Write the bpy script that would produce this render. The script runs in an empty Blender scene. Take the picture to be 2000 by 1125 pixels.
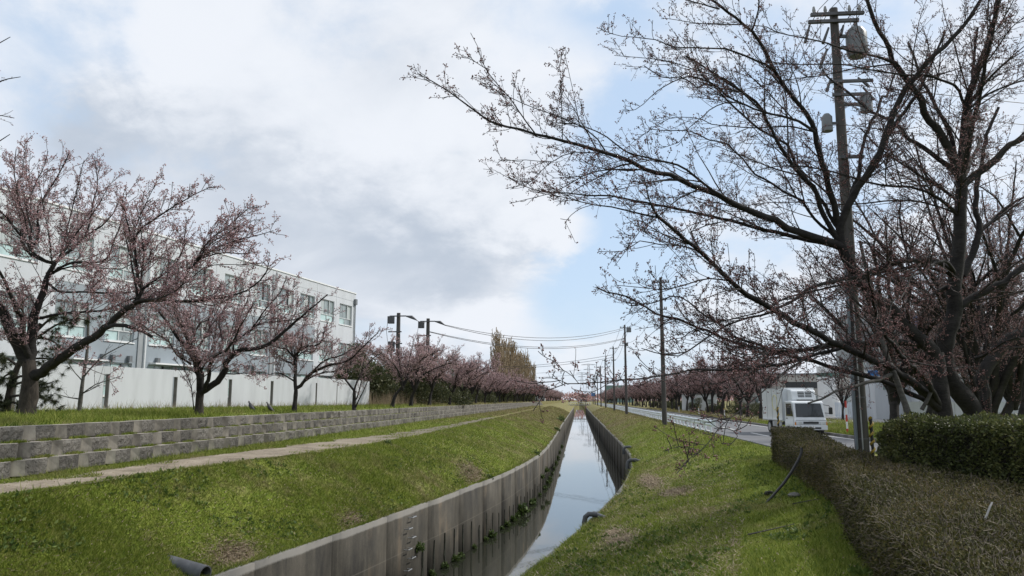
import bpy, math, random
import numpy as np
from mathutils import Vector

# ------------------------------------------------------------------ camera, world, sun, exposure
scene = bpy.context.scene
COL = scene.collection
R = math.radians
rng = np.random.default_rng(7)
random.seed(7)

EYE = Vector((0.0, 0.0, 1.65))
cam_data = bpy.data.cameras.new("camera")
cam_data.sensor_width = 36.0
cam_data.lens = 26.82
cam_data.clip_start = 0.05
cam_data.clip_end = 6000.0
cam = bpy.data.objects.new("camera", cam_data)
cam.location = EYE
cam.rotation_euler = (R(90 + 8.343), 0.0, R(4.972))
COL.objects.link(cam)
scene.camera = cam

SUN_AZ, SUN_EL = 62.0, 42.0          # clockwise from +Y, above the horizon


class E:
    """tiny wrapper: arithmetic on shader sockets"""
    tree = None

    def __init__(self, s):
        self.s = s

    @staticmethod
    def op(kind, *a):
        n = E.tree.nodes.new("ShaderNodeMath")
        n.operation = kind
        for i, v in enumerate(a):
            if isinstance(v, E):
                E.tree.links.new(v.s, n.inputs[i])
            else:
                n.inputs[i].default_value = v
        return E(n.outputs[0])

    def __add__(self, o): return E.op('ADD', self, o)
    def __radd__(self, o): return E.op('ADD', o, self)
    def __sub__(self, o): return E.op('SUBTRACT', self, o)
    def __rsub__(self, o): return E.op('SUBTRACT', o, self)
    def __mul__(self, o): return E.op('MULTIPLY', self, o)
    def __rmul__(self, o): return E.op('MULTIPLY', o, self)
    def __truediv__(self, o): return E.op('DIVIDE', self, o)


def smooth(x, a, b):
    n = E.tree.nodes.new("ShaderNodeMapRange")
    n.interpolation_type = 'SMOOTHSTEP'
    E.tree.links.new(x.s, n.inputs['Value'])
    n.inputs['From Min'].default_value = a
    n.inputs['From Max'].default_value = b
    return E(n.outputs[0])


def noise(vec, scale, detail=4.0, rough=0.55, dist=0.0):
    n = E.tree.nodes.new("ShaderNodeTexNoise")
    n.inputs['Scale'].default_value = scale
    n.inputs['Detail'].default_value = detail
    n.inputs['Roughness'].default_value = rough
    n.inputs['Distortion'].default_value = dist
    if vec is not None:
        E.tree.links.new(vec, n.inputs['Vector'])
    return E(n.outputs['Fac'])


def combine(x, y, z):
    n = E.tree.nodes.new("ShaderNodeCombineXYZ")
    for i, v in enumerate((x, y, z)):
        if isinstance(v, E):
            E.tree.links.new(v.s, n.inputs[i])
        else:
            n.inputs[i].default_value = v
    return n.outputs[0]


def mixc(fac, a, b, blend='MIX'):
    n = E.tree.nodes.new("ShaderNodeMix")
    n.data_type = 'RGBA'
    n.blend_type = blend
    for key, v in ((0, fac), (6, a), (7, b)):
        if isinstance(v, E):
            E.tree.links.new(v.s, n.inputs[key])
        elif isinstance(v, bpy.types.NodeSocket):
            E.tree.links.new(v, n.inputs[key])
        elif key == 0:
            n.inputs[key].default_value = v
        else:
            n.inputs[key].default_value = (*v, 1.0)
    return n.outputs[2]


def build_world():
    w = bpy.data.worlds.new("World")
    scene.world = w
    w.use_nodes = True
    t = w.node_tree
    t.nodes.clear()
    E.tree = t
    out = t.nodes.new("ShaderNodeOutputWorld")
    bg = t.nodes.new("ShaderNodeBackground")
    bg.inputs['Strength'].default_value = 0.1
    t.links.new(bg.outputs[0], out.inputs[0])
    sky = t.nodes.new("ShaderNodeTexSky")
    sky.sky_type = 'NISHITA'
    sky.sun_disc = False
    sky.sun_elevation = R(SUN_EL)
    sky.sun_rotation = R(SUN_AZ)
    sky.air_density = 1.0
    sky.dust_density = 1.2
    tc = t.nodes.new("ShaderNodeTexCoord")
    sep = t.nodes.new("ShaderNodeSeparateXYZ")
    t.links.new(tc.outputs['Generated'], sep.inputs[0])
    dx, dy, dz = E(sep.outputs[0]), E(sep.outputs[1]), E(sep.outputs[2])
    up = E.op('MAXIMUM', dz, 0.0)
    # cloud deck: the direction meets a flat layer overhead
    k = up + 0.42
    px, py = dx / k, dy / k
    flat = combine(px, py, 0.0)
    big = noise(flat, 1.9, 5.0, 0.5, 0.4)
    mid = noise(combine(px + 7.3, py * 1.0, 2.0), 4.4, 8.0, 0.55, 0.3)
    fine = noise(combine(px * 1.0, py + 3.1, 5.0), 9.5, 8.0, 0.6, 0.2)
    # azimuth / elevation, warped a little so that cloud edges billow
    az = E.op('ARCTAN2', dx, dy) + (mid - 0.5) * 0.16 + (fine - 0.5) * 0.05
    el = E.op('ARCSINE', dz) + (fine - 0.5) * 0.10 + (mid - 0.5) * 0.07

    def blobs(lst):
        tot = None
        for a0, e0, sa, se, wgt in lst:
            u = (az - a0) * (1.0 / sa)
            v = (el - e0) * (1.0 / se)
            g = E.op('EXPONENT', (u * u + v * v) * -1.0) * wgt
            tot = g if tot is None else tot + g
        return tot
    bumps = (mid - 0.5) * 1.0 + (fine - 0.5) * 0.55 + (big - 0.5) * 0.6
    cover = smooth(0.62 + bumps * 0.85 + blobs(CLOUD_COVER), 0.26, 0.74)
    shade = smooth(0.47 - bumps * 0.62 + (noise(combine(px + 1.7, py + 9.0, 3.0), 3.2, 6.0, 0.55, 0.4) - 0.5) * 0.9 + blobs(CLOUD_SHADE), 0.28, 1.15)
    white, grey = (8.0, 8.35, 8.95), (4.8, 5.45, 6.4)
    cloud = mixc(shade, white, grey)
    pale = mixc(0.66, sky.outputs[0], (6.3, 8.0, 10.2))
    haze = smooth(el, 0.16, -0.01)
    pale = mixc(haze * 0.55, pale, (7.2, 8.0, 9.0))
    col = mixc(cover, pale, cloud)
    t.links.new(col, bg.inputs['Color'])


# cloud banks in the sky: azimuth and elevation of the middle, spread, weight (radians)
CLOUD_COVER = [
    (0.070, 0.232, 0.087, 0.141, -0.5),
    (0.015, 0.140, 0.087, 0.047, -0.4),
    (0.114, 0.352, 0.081, 0.074, -0.3),
    (0.063, 0.493, 0.087, 0.030, -0.32),
    (-0.047, 0.067, 0.074, 0.034, -0.25),
    (-0.653, 0.406, 0.087, 0.047, -0.18),
    (-0.644, 0.308, 0.054, 0.040, -0.17),
    (-0.391, 0.452, 0.081, 0.034, -0.05),
    (0.340, 0.323, 0.221, 0.201, -0.2),
    (0.013, 0.027, 0.081, 0.020, -0.1),
    (-0.290, 0.217, 0.221, 0.114, 0.3),
    (-0.518, 0.381, 0.134, 0.094, 0.2),
    (-0.171, 0.370, 0.121, 0.094, 0.2),
    (-0.025, 0.224, 0.060, 0.037, 0.25),
    (-0.107, 0.117, 0.037, 0.026, 0.3),
    (0.000, 0.060, 0.054, 0.017, 0.2),
]
CLOUD_SHADE = [
    (-0.222, 0.186, 0.174, 0.047, 0.46),
    (-0.381, 0.244, 0.181, 0.060, 0.36),
    (-0.597, 0.305, 0.074, 0.054, 0.46),
    (-0.227, 0.418, 0.067, 0.054, 0.22),
    (-0.154, 0.144, 0.114, 0.027, 0.26),
    (-0.325, 0.104, 0.081, 0.040, 0.24),
    (-0.626, 0.334, 0.040, 0.047, 0.12),
    (-0.459, 0.299, 0.081, 0.034, 0.1),
    (-0.537, 0.407, 0.060, 0.047, -0.35),
    (-0.025, 0.227, 0.060, 0.034, -0.4),
    (-0.157, 0.364, 0.128, 0.060, -0.2),
    (-0.107, 0.117, 0.040, 0.027, -0.35),
    (0.000, 0.067, 0.054, 0.020, -0.3),
    (-0.087, 0.459, 0.134, 0.060, -0.2),
    (-0.327, 0.343, 0.107, 0.054, -0.12),
    (-0.328, 0.195, 0.040, 0.027, -0.1),
]
build_world()

sun_data = bpy.data.lights.new("sun", 'SUN')
sun_data.energy = 3.3
sun_data.angle = R(2.5)
sun_data.color = (1.0, 0.955, 0.89)
sun = bpy.data.objects.new("sun", sun_data)
sd = Vector((math.sin(R(SUN_AZ)) * math.cos(R(SUN_EL)), math.cos(R(SUN_AZ)) * math.cos(R(SUN_EL)), math.sin(R(SUN_EL))))
sun.rotation_euler = sd.to_track_quat('Z', 'Y').to_euler()
sun.location = sd * 60
COL.objects.link(sun)

vs = scene.view_settings
vs.view_transform = 'Standard'
vs.look = 'None'
vs.exposure = 0.12
vs.gamma = 1.0
vs.use_curve_mapping = False
scene.render.engine = 'CYCLES'
scene.cycles.max_bounces = 6
scene.cycles.diffuse_bounces = 3
scene.cycles.glossy_bounces = 3
scene.cycles.transparent_max_bounces = 4
scene.cycles.caustics_reflective = False
scene.cycles.caustics_refractive = False


# ------------------------------------------------------------------ helpers
def tag(o, label=None, cat=None, group=None, kind=None):
    if label: o['label'] = label
    if cat: o['category'] = cat
    if group: o['group'] = group
    if kind: o['kind'] = kind
    return o


def empty(name, loc=(0, 0, 0), rz=0.0):
    o = bpy.data.objects.new(name, None)
    o.location = loc
    o.rotation_euler = (0, 0, rz)
    o.empty_display_size = 0.2
    COL.objects.link(o)
    return o


def link_mesh(name, me, parent=None, kind=None):
    o = bpy.data.objects.new(name, me)
    COL.objects.link(o)
    if parent is not None:
        o.parent = parent
    if kind:
        o['kind'] = kind
    return o


def np_mesh(name, V, F, mat, parent=None, kind=None, smooth_shade=False, attr=None):
    """V (n,3), F list of arrays (m,3) or (m,4)"""
    me = bpy.data.meshes.new(name)
    V = np.asarray(V, dtype=np.float32)
    if not isinstance(F, (list, tuple)):
        F = [F]
    F = [f for f in F if len(f)]
    loops = np.concatenate([f.ravel() for f in F]).astype(np.int32)
    sizes = np.concatenate([np.full(len(f), f.shape[1], np.int32) for f in F])
    starts = np.concatenate([[0], np.cumsum(sizes)[:-1]]).astype(np.int32)
    me.vertices.add(len(V)); me.vertices.foreach_set('co', V.ravel())
    me.loops.add(len(loops)); me.loops.foreach_set('vertex_index', loops)
    me.polygons.add(len(sizes)); me.polygons.foreach_set('loop_start', starts)
    me.polygons.foreach_set('loop_total', sizes)
    if smooth_shade:
        me.polygons.foreach_set('use_smooth', np.ones(len(sizes), bool))
    if attr is not None:
        a = me.attributes.new('rnd', 'FLOAT', 'POINT')
        a.data.foreach_set('value', np.asarray(attr, np.float32))
    me.update(calc_edges=True)
    if mat is not None:
        me.materials.append(mat)
    return link_mesh(name, me, parent, kind)


class MB:
    """collects simple shapes into one mesh"""
    def __init__(self):
        self.v, self.f, self.m = [], [], []

    def add(self, vs, fs, mi=0):
        b = len(self.v)
        self.v += [tuple(p) for p in vs]
        self.f += [tuple(b + i for i in f) for f in fs]
        self.m += [mi] * len(fs)
        return self

    def box(self, x0, x1, y0, y1, z0, z1, mi=0):
        v = [(x, y, z) for z in (z0, z1) for y in (y0, y1) for x in (x0, x1)]
        return self.add(v, [(0, 2, 3, 1), (4, 5, 7, 6), (0, 1, 5, 4), (2, 6, 7, 3), (0, 4, 6, 2), (1, 3, 7, 5)], mi)

    def prism(self, poly, z0, z1, mi=0, side_mi=None):
        """poly: list of (x, y), counter-clockwise"""
        n = len(poly)
        v = [(x, y, z0) for x, y in poly] + [(x, y, z1) for x, y in poly]
        self.add(v, [tuple(range(n - 1, -1, -1)), tuple(range(n, 2 * n))], mi)
        b = len(self.v) - 2 * n
        for i in range(n):
            j = (i + 1) % n
            self.f.append((b + i, b + j, b + n + j, b + n + i))
            self.m.append((side_mi[i] if side_mi else mi))
        return self

    def prism_axis(self, poly, a0, a1, axis='x', mi=0):
        """poly in the two other axes, extruded along axis"""
        n = len(poly)
        def pt(a, p):
            return (a, p[0], p[1]) if axis == 'x' else (p[0], a, p[1])
        v = [pt(a0, p) for p in poly] + [pt(a1, p) for p in poly]
        fs = [tuple(range(n - 1, -1, -1)), tuple(range(n, 2 * n))]
        fs += [(i, (i + 1) % n, n + (i + 1) % n, n + i) for i in range(n)]
        return self.add(v, fs, mi)

    def tube(self, pts, rads, n=8, caps=True, mi=0):
        P = [Vector(p) for p in pts]
        if not hasattr(rads, '__len__'):
            rads = [rads] * len(P)
        vs = []
        ref = None
        for i, p in enumerate(P):
            t = (P[min(i + 1, len(P) - 1)] - P[max(i - 1, 0)]).normalized()
            if ref is None:
                ref = Vector((0, 0, 1)) if abs(t.z) < 0.9 else Vector((1, 0, 0))
            a = (ref - t * ref.dot(t)).normalized()
            ref = a
            b = t.cross(a)
            for k in range(n):
                w = 2 * math.pi * k / n
                vs.append(p + a * (math.cos(w) * rads[i]) + b * (math.sin(w) * rads[i]))
        fs = []
        for i in range(len(P) - 1):
            for k in range(n):
                k2 = (k + 1) % n
                fs.append((i * n + k, i * n + k2, (i + 1) * n + k2, (i + 1) * n + k))
        if caps:
            fs.append(tuple(range(n - 1, -1, -1)))
            fs.append(tuple((len(P) - 1) * n + k for k in range(n)))
        return self.add(vs, fs, mi)

    def build(self, name, mats, parent=None, kind=None, smooth_angle=None, bevel=0.0):
        me = bpy.data.meshes.new(name)
        me.from_pydata(self.v, [], self.f)
        if not isinstance(mats, (list, tuple)):
            mats = [mats]
        for m in mats:
            me.materials.append(m)
        if len(mats) > 1:
            me.polygons.foreach_set('material_index', self.m)
        me.update()
        if smooth_angle:
            me.polygons.foreach_set('use_smooth', [True] * len(me.polygons))
            me.set_sharp_from_angle(angle=R(smooth_angle))
        o = link_mesh(name, me, parent, kind)
        if bevel:
            b = o.modifiers.new("bevel", 'BEVEL')
            b.width = bevel
            b.segments = 2
            b.limit_method = 'ANGLE'
        return o


def copy_tree(root, loc, rz=0.0, scale=1.0):
    c = root.copy()
    COL.objects.link(c)
    c.location = loc
    c.rotation_euler = (0, 0, rz)
    c.scale = (scale, scale, scale) if not hasattr(scale, '__len__') else scale
    for ch in list(root.children):
        d = ch.copy()
        COL.objects.link(d)
        d.parent = c
        for g in list(ch.children):
            e = g.copy()
            COL.objects.link(e)
            e.parent = d
    return c


# ------------------------------------------------------------------ materials
def new_mat(name):
    m = bpy.data.materials.new(name)
    m.use_nodes = True
    t = m.node_tree
    E.tree = t
    b = t.nodes['Principled BSDF']
    return m, t, b


def pos_socket(t):
    g = t.nodes.new("ShaderNodeNewGeometry")
    return g.outputs['Position']


def set_bump(t, b, h, strength=0.5, dist=0.02):
    n = t.nodes.new("ShaderNodeBump")
    n.inputs['Strength'].default_value = strength
    n.inputs['Distance'].default_value = dist
    t.links.new(h.s, n.inputs['Height'])
    t.links.new(n.outputs[0], b.inputs['Normal'])


def mat_plain(name, col, rough=0.6, var=0.12, scale=3.0, metal=0.0, bump=0.0, bscale=40.0, spec=0.5, stretch=(1, 1, 1)):
    m, t, b = new_mat(name)
    pos = pos_socket(t)
    mp = t.nodes.new("ShaderNodeMapping")
    mp.inputs['Scale'].default_value = stretch
    t.links.new(pos, mp.inputs['Vector'])
    v = mp.outputs[0]
    n = noise(v, scale, 6.0, 0.6)
    dark = tuple(c * (1 - var * 1.6) for c in col)
    light = tuple(min(1, c * (1 + var * 1.6)) for c in col)
    t.links.new(mixc(smooth(n, 0.3, 0.7), dark, light), b.inputs['Base Color'])
    b.inputs['Roughness'].default_value = rough
    b.inputs['Metallic'].default_value = metal
    b.inputs['Specular IOR Level'].default_value = spec
    if bump:
        set_bump(t, b, noise(v, bscale, 4.0, 0.6), bump, 0.01)
    return m


def attr_rnd(t):
    a = t.nodes.new("ShaderNodeAttribute")
    a.attribute_name = 'rnd'
    return E(a.outputs['Fac'])


def ramp(t, fac, stops):
    n = t.nodes.new("ShaderNodeValToRGB")
    els = n.color_ramp.elements
    while len(els) < len(stops):
        els.new(0.5)
    for e, (p, c) in zip(els, stops):
        e.position = p
        e.color = (*c, 1.0)
    t.links.new(fac.s, n.inputs[0])
    return n.outputs[0]


def mat_leaf(name, stops, rough=0.6, trans=0.25, patch=None):
    """foliage: colour by the leaf's own random value, plus a slow drift over the plant"""
    m, t, b = new_mat(name)
    r = attr_rnd(t)
    pos = pos_socket(t)
    f = r * 0.75 + noise(pos, 1.4, 3.0) * 0.5 - 0.12
    col = ramp(t, f, stops)
    t.links.new(col, b.inputs['Base Color'])
    b.inputs['Roughness'].default_value = rough
    b.inputs['Specular IOR Level'].default_value = 0.25
    if trans > 0:
        tr = t.nodes.new("ShaderNodeBsdfTranslucent")
        t.links.new(col, tr.inputs['Color'])
        mx = t.nodes.new("ShaderNodeMixShader")
        mx.inputs[0].default_value = trans
        t.links.new(b.outputs[0], mx.inputs[1])
        t.links.new(tr.outputs[0], mx.inputs[2])
        t.links.new(mx.outputs[0], t.nodes['Material Output'].inputs[0])
    return m


def lawn_colour(t, pos, extra=None):
    """green turf with yellow and straw coloured patches, from the position alone"""
    sp = t.nodes.new("ShaderNodeSeparateXYZ")
    t.links.new(pos, sp.inputs[0])
    x, y = E(sp.outputs[0]), E(sp.outputs[1])
    n1 = noise(pos, 0.32, 5.0, 0.6, 0.4)
    n2 = noise(pos, 1.7, 5.0, 0.65)
    n3 = noise(pos, 9.0, 4.0, 0.6)
    far = smooth(y, 34.0, 95.0)
    dry = smooth(n1 * 0.6 + n2 * 0.45 + n3 * 0.15 + far * 0.17, 0.57, 0.82)
    g = n3 * 0.4 + n2 * 0.35 + noise(pos, 0.75, 4.0, 0.6, 0.5) * 0.25
    if extra is not None:
        g = g * 0.55 + extra * 0.45
    green = ramp(t, g, [(0.25, (0.062, 0.100, 0.013)), (0.42, (0.135, 0.190, 0.026)), (0.58, (0.225, 0.265, 0.046)), (0.76, (0.325, 0.335, 0.088))])
    straw = ramp(t, g, [(0.25, (0.125, 0.108, 0.048)), (0.75, (0.34, 0.29, 0.155))])
    return mixc(dry, green, straw)


def make_mats():
    M = {}
    # turf ground and blades
    m, t, b = new_mat("turf_soil")
    pos = pos_socket(t)
    col = lawn_colour(t, pos)
    n = noise(pos, 22.0, 4.0, 0.7)
    dark = mixc(smooth(n, 0.42, 0.66) * 0.55, col, (0.045, 0.048, 0.018))
    t.links.new(dark, b.inputs['Base Color'])
    b.inputs['Roughness'].default_value = 0.95
    b.inputs['Specular IOR Level'].default_value = 0.1
    set_bump(t, b, noise(pos, 9.0, 6.0, 0.7) + noise(pos, 1.6, 3.0) * 0.8, 0.7, 0.10)
    M['turf'] = m
    m, t, b = new_mat("grass_blade")
    pos = pos_socket(t)
    col = lawn_colour(t, pos, attr_rnd(t))
    t.links.new(col, b.inputs['Base Color'])
    b.inputs['Roughness'].default_value = 0.7
    b.inputs['Specular IOR Level'].default_value = 0.2
    tr = t.nodes.new("ShaderNodeBsdfTranslucent")
    t.links.new(col, tr.inputs['Color'])
    mx = t.nodes.new("ShaderNodeMixShader")
    mx.inputs[0].default_value = 0.3
    t.links.new(b.outputs[0], mx.inputs[1]); t.links.new(tr.outputs[0], mx.inputs[2])
    t.links.new(mx.outputs[0], t.nodes['Material Output'].inputs[0])
    M['blade'] = m
    M['straw'] = mat_leaf("dead_straw", [(0.1, (0.13, 0.095, 0.06)), (0.5, (0.27, 0.21, 0.14)), (0.9, (0.43, 0.36, 0.25))], 0.8, 0.15)
    # dirt path
    m, t, b = new_mat("path_dirt")
    pos = pos_socket(t)
    a, c = noise(pos, 1.1, 6.0, 0.6, 0.5), noise(pos, 14.0, 5.0, 0.7)
    col = ramp(t, a * 0.6 + c * 0.4, [(0.32, (0.075, 0.060, 0.040)), (0.45, (0.20, 0.165, 0.12)), (0.60, (0.33, 0.28, 0.215)), (0.80, (0.44, 0.385, 0.305))])
    sp = t.nodes.new("ShaderNodeSeparateXYZ")
    t.links.new(pos, sp.inputs[0])
    yy = E(sp.outputs[1])
    col = mixc(smooth(yy + (a - 0.5) * 14.0, 24.0, 40.0) * 0.85, col, (0.135, 0.118, 0.082))
    t.links.new(col, b.inputs['Base Color'])
    b.inputs['Roughness'].default_value = 0.95
    set_bump(t, b, noise(pos, 6.0, 8.0, 0.7), 0.6, 0.06)
    M['dirt'] = m
    # asphalt
    m, t, b = new_mat("asphalt")
    pos = pos_socket(t)
    col = ramp(t, noise(pos, 0.6, 5.0) * 0.6 + noise(pos, 60.0, 3.0) * 0.4, [(0.3, (0.085, 0.088, 0.095)), (0.7, (0.155, 0.158, 0.165))])
    t.links.new(col, b.inputs['Base Color'])
    b.inputs['Roughness'].default_value = 0.85
    M['asphalt'] = m
    M['lot'] = mat_plain("lot_concrete", (0.30, 0.29, 0.275), 0.9, 0.12, 0.8)
    M['paint'] = mat_plain("road_paint", (0.68, 0.68, 0.66), 0.7, 0.12, 6.0)
    M['kerb'] = mat_plain("kerb_stone", (0.16, 0.155, 0.145), 0.9, 0.25, 2.5, bump=0.3)
    # canal concrete: vertical streaks, damp foot, pale coping
    m, t, b = new_mat("canal_concrete")
    pos = pos_socket(t)
    mp = t.nodes.new("ShaderNodeMapping")
    mp.inputs['Scale'].default_value = (1.9, 1.9, 0.34)
    t.links.new(pos, mp.inputs['Vector'])
    sp = t.nodes.new("ShaderNodeSeparateXYZ")
    t.links.new(pos, sp.inputs[0])
    z = E(sp.outputs[2])
    s1 = noise(mp.outputs[0], 1.0, 6.0, 0.65, 0.3)
    s2 = noise(pos, 0.7, 6.0, 0.6)
    s3 = noise(pos, 30.0, 4.0, 0.7)
    fine_streak = noise(mp.outputs[0], 4.0, 5.0, 0.7, 0.2)
    f = s1 * 0.38 + s2 * 0.33 + s3 * 0.12 + fine_streak * 0.17
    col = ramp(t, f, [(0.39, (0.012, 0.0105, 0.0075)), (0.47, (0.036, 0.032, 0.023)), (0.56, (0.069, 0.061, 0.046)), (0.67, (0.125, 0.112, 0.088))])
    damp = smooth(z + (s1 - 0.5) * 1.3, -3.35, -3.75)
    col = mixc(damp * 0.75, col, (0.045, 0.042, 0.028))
    rust = smooth(noise(mp.outputs[0], 0.6, 3.0) * 1.0 + (s2 - 0.5) * 0.6, 0.58, 0.74)
    col = mixc(rust * 0.35, col, (0.20, 0.145, 0.09))
    joint = smooth(E.op('ABSOLUTE', z + 2.62 + (s2 - 0.5) * 0.03), 0.022, 0.006)
    col = mixc(joint * 0.28, col, (0.17, 0.155, 0.125))
    cap = smooth(z + (s3 - 0.5) * 0.06 + (s2 - 0.5) * 0.12, -1.66, -1.60)
    col = mixc(cap * 0.55, col, (0.30, 0.29, 0.265))
    t.links.new(col, b.inputs['Base Color'])
    b.inputs['Roughness'].default_value = 0.88
    set_bump(t, b, s3 * 0.5 + s1, 0.35, 0.02)
    M['canal'] = m
    M['moss'] = mat_plain("dark_moss", (0.014, 0.016, 0.008), 0.95, 0.5, 14.0, bump=0.8, bscale=60)
    # split-faced planter blocks
    m, t, b = new_mat("block_face")
    pos = pos_socket(t)
    oi = t.nodes.new("ShaderNodeObjectInfo")
    f = noise(pos, 26.0, 6.0, 0.75) * 0.45 + noise(pos, 2.2, 4.0) * 0.42 + (E(oi.outputs['Random']) - 0.5) * 0.14 + 0.06
    t.links.new(ramp(t, f, [(0.34, (0.055, 0.051, 0.045)), (0.52, (0.150, 0.140, 0.122)), (0.70, (0.26, 0.245, 0.215))]), b.inputs['Base Color'])
    b.inputs['Roughness'].default_value = 0.95
    set_bump(t, b, noise(pos, 17.0, 5.0, 0.7), 1.0, 0.09)
    M['block_face'] = m
    M['block_side'] = mat_plain("block_side", (0.265, 0.245, 0.208), 0.9, 0.30, 3.0, bump=0.2, stretch=(1, 1, 0.5))
    # water
    m, t, b = new_mat("canal_water")
    pos = pos_socket(t)
    b.inputs['Base Color'].default_value = (0.022, 0.024, 0.017, 1)
    b.inputs['Roughness'].default_value = 0.02
    b.inputs['IOR'].default_value = 1.40
    b.inputs['Specular IOR Level'].default_value = 1.0
    mp = t.nodes.new("ShaderNodeMapping")
    mp.inputs['Scale'].default_value = (1.0, 0.35, 1.0)
    t.links.new(pos, mp.inputs['Vector'])
    set_bump(t, b, noise(mp.outputs[0], 2.2, 3.0, 0.5) + noise(mp.outputs[0], 9.0, 2.0, 0.5) * 0.25, 0.10, 0.016)
    M['water'] = m
    # bark
    def bark(name, lo, hi, band):
        m, t, b = new_mat(name)
        pos = pos_socket(t)
        mp = t.nodes.new("ShaderNodeMapping")
        mp.inputs['Scale'].default_value = band
        t.links.new(pos, mp.inputs['Vector'])
        f = noise(mp.outputs[0], 6.0, 6.0, 0.7) * 0.6 + noise(pos, 3.0, 4.0) * 0.4
        t.links.new(ramp(t, f, [(0.36, lo), (0.68, hi)]), b.inputs['Base Color'])
        b.inputs['Roughness'].default_value = 0.85
        b.inputs['Specular IOR Level'].default_value = 0.3
        set_bump(t, b, noise(mp.outputs[0], 14.0, 5.0, 0.7), 0.8, 0.03)
        return m
    M['bark'] = bark("cherry_bark", (0.009, 0.008, 0.0075), (0.040, 0.036, 0.034), (0.8, 0.8, 2.2))
    M['bark_grey'] = bark("grey_bark", (0.045, 0.043, 0.038), (0.15, 0.142, 0.13), (0.8, 0.8, 2.5))
    M['bark_old'] = bark("rough_old_bark", (0.012, 0.010, 0.008), (0.075, 0.062, 0.050), (2.0, 2.0, 0.5))
    M['twig'] = mat_plain("twig_bark", (0.028, 0.021, 0.019), 0.75, 0.3, 6.0)
    M['twig_mauve'] = mat_plain("mauve_twigs", (0.10, 0.072, 0.069), 0.75, 0.3, 6.0)
    M['twig_tan'] = mat_plain("tan_twigs", (0.33, 0.255, 0.165), 0.85, 0.3, 3.0)
    M['bud_dark'] = mat_leaf("dark_bud", [(0.1, (0.10, 0.046, 0.044)), (0.5, (0.24, 0.12, 0.115)), (0.85, (0.42, 0.25, 0.24)), (1.0, (0.64, 0.49, 0.49))], 0.55, 0.3)
    M['bud_pink'] = mat_leaf("pink_bud", [(0.05, (0.26, 0.135, 0.145)), (0.40, (0.52, 0.335, 0.35)), (0.75, (0.74, 0.57, 0.58)), (1.0, (0.86, 0.77, 0.78))], 0.6, 0.35)
    M['bud_far'] = mat_leaf("far_pink_bud", [(0.05, (0.38, 0.235, 0.245)), (0.5, (0.62, 0.44, 0.45)), (0.95, (0.82, 0.69, 0.69))], 0.6, 0.35)
    M['bud_brown'] = mat_leaf("russet_bud", [(0.05, (0.21, 0.115, 0.11)), (0.5, (0.43, 0.27, 0.262)), (0.95, (0.64, 0.48, 0.465))], 0.6, 0.3)
    M['needle'] = mat_leaf("pine_needle", [(0.1, (0.018, 0.026, 0.012)), (0.6, (0.055, 0.068, 0.030)), (0.95, (0.12, 0.12, 0.062))], 0.5, 0.15)
    M['leaf_dark'] = mat_leaf("evergreen_leaf", [(0.1, (0.030, 0.038, 0.015)), (0.55, (0.070, 0.082, 0.034)), (0.95, (0.15, 0.145, 0.07))], 0.5, 0.2)
    M['leaf_azalea'] = mat_leaf("azalea_leaf", [(0.05, (0.030, 0.040, 0.014)), (0.45, (0.082, 0.100, 0.032)), (0.8, (0.165, 0.170, 0.055)), (1.0, (0.25, 0.20, 0.085))], 0.5, 0.25)
    M['leaf_brown'] = mat_leaf("winter_hedge_leaf", [(0.05, (0.024, 0.026, 0.009)), (0.4, (0.070, 0.072, 0.022)), (0.70, (0.125, 0.112, 0.040)), (0.9, (0.19, 0.145, 0.07)), (1.0, (0.30, 0.25, 0.16))], 0.65, 0.2)
    M['leaf_weed'] = mat_leaf("weed_leaf", [(0.1, (0.030, 0.052, 0.014)), (0.6, (0.080, 0.125, 0.032)), (0.95, (0.15, 0.19, 0.06))], 0.5, 0.25)
    M['leaf_turf'] = mat_leaf("turf_weed_leaf", [(0.1, (0.050, 0.088, 0.018)), (0.6, (0.105, 0.155, 0.034)), (0.95, (0.17, 0.21, 0.06))], 0.6, 0.25)
    M['twig_hedge'] = mat_plain("hedge_twigs", (0.115, 0.095, 0.066), 0.85, 0.45, 9.0)
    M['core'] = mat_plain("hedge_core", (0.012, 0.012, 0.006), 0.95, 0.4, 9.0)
    # building
    M['wall_white'] = mat_plain("white_cladding", (0.52, 0.545, 0.57), 0.6, 0.045, 0.8, stretch=(1, 1, .2))
    M['wall_grey'] = mat_plain("grey_cladding", (0.265, 0.305, 0.335), 0.55, 0.03, 0.6)
    M['seam'] = mat_plain("cladding_seam", (0.27, 0.29, 0.30), 0.6, 0.05)
    M['trim'] = mat_plain("white_trim", (0.74, 0.75, 0.75), 0.45, 0.03)
    M['frame'] = mat_plain("window_frame", (0.55, 0.57, 0.57), 0.4, 0.04)
    M['mullion'] = mat_plain("dark_mullion", (0.055, 0.06, 0.062), 0.4, 0.1)
    m, t, b = new_mat("window_pane")
    pos = pos_socket(t)
    t.links.new(ramp(t, noise(pos, 0.9, 2.0), [(0.4, (0.13, 0.165, 0.165)), (0.62, (0.27, 0.33, 0.325))]), b.inputs['Base Color'])
    b.inputs['Roughness'].default_value = 0.04
    b.inputs['Specular IOR Level'].default_value = 1.0
    b.inputs['IOR'].default_value = 1.7
    M['glass'] = m
    M['curtain'] = mat_plain("curtain_behind_glass", (0.40, 0.44, 0.43), 0.25, 0.1, 6.0, spec=0.8, stretch=(4, 4, 0.1))
    M['teal'] = mat_plain("frosted_teal_glass", (0.40, 0.53, 0.52), 0.12, 0.1, 1.5, spec=0.9)
    M['vent'] = mat_plain("vent_hood", (0.20, 0.21, 0.215), 0.4, 0.1, metal=0.5)
    M['fence_white'] = mat_plain("painted_wall", (0.47, 0.49, 0.515), 0.75, 0.055, 1.1, bump=0.05, stretch=(1, 1, .22))
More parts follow.
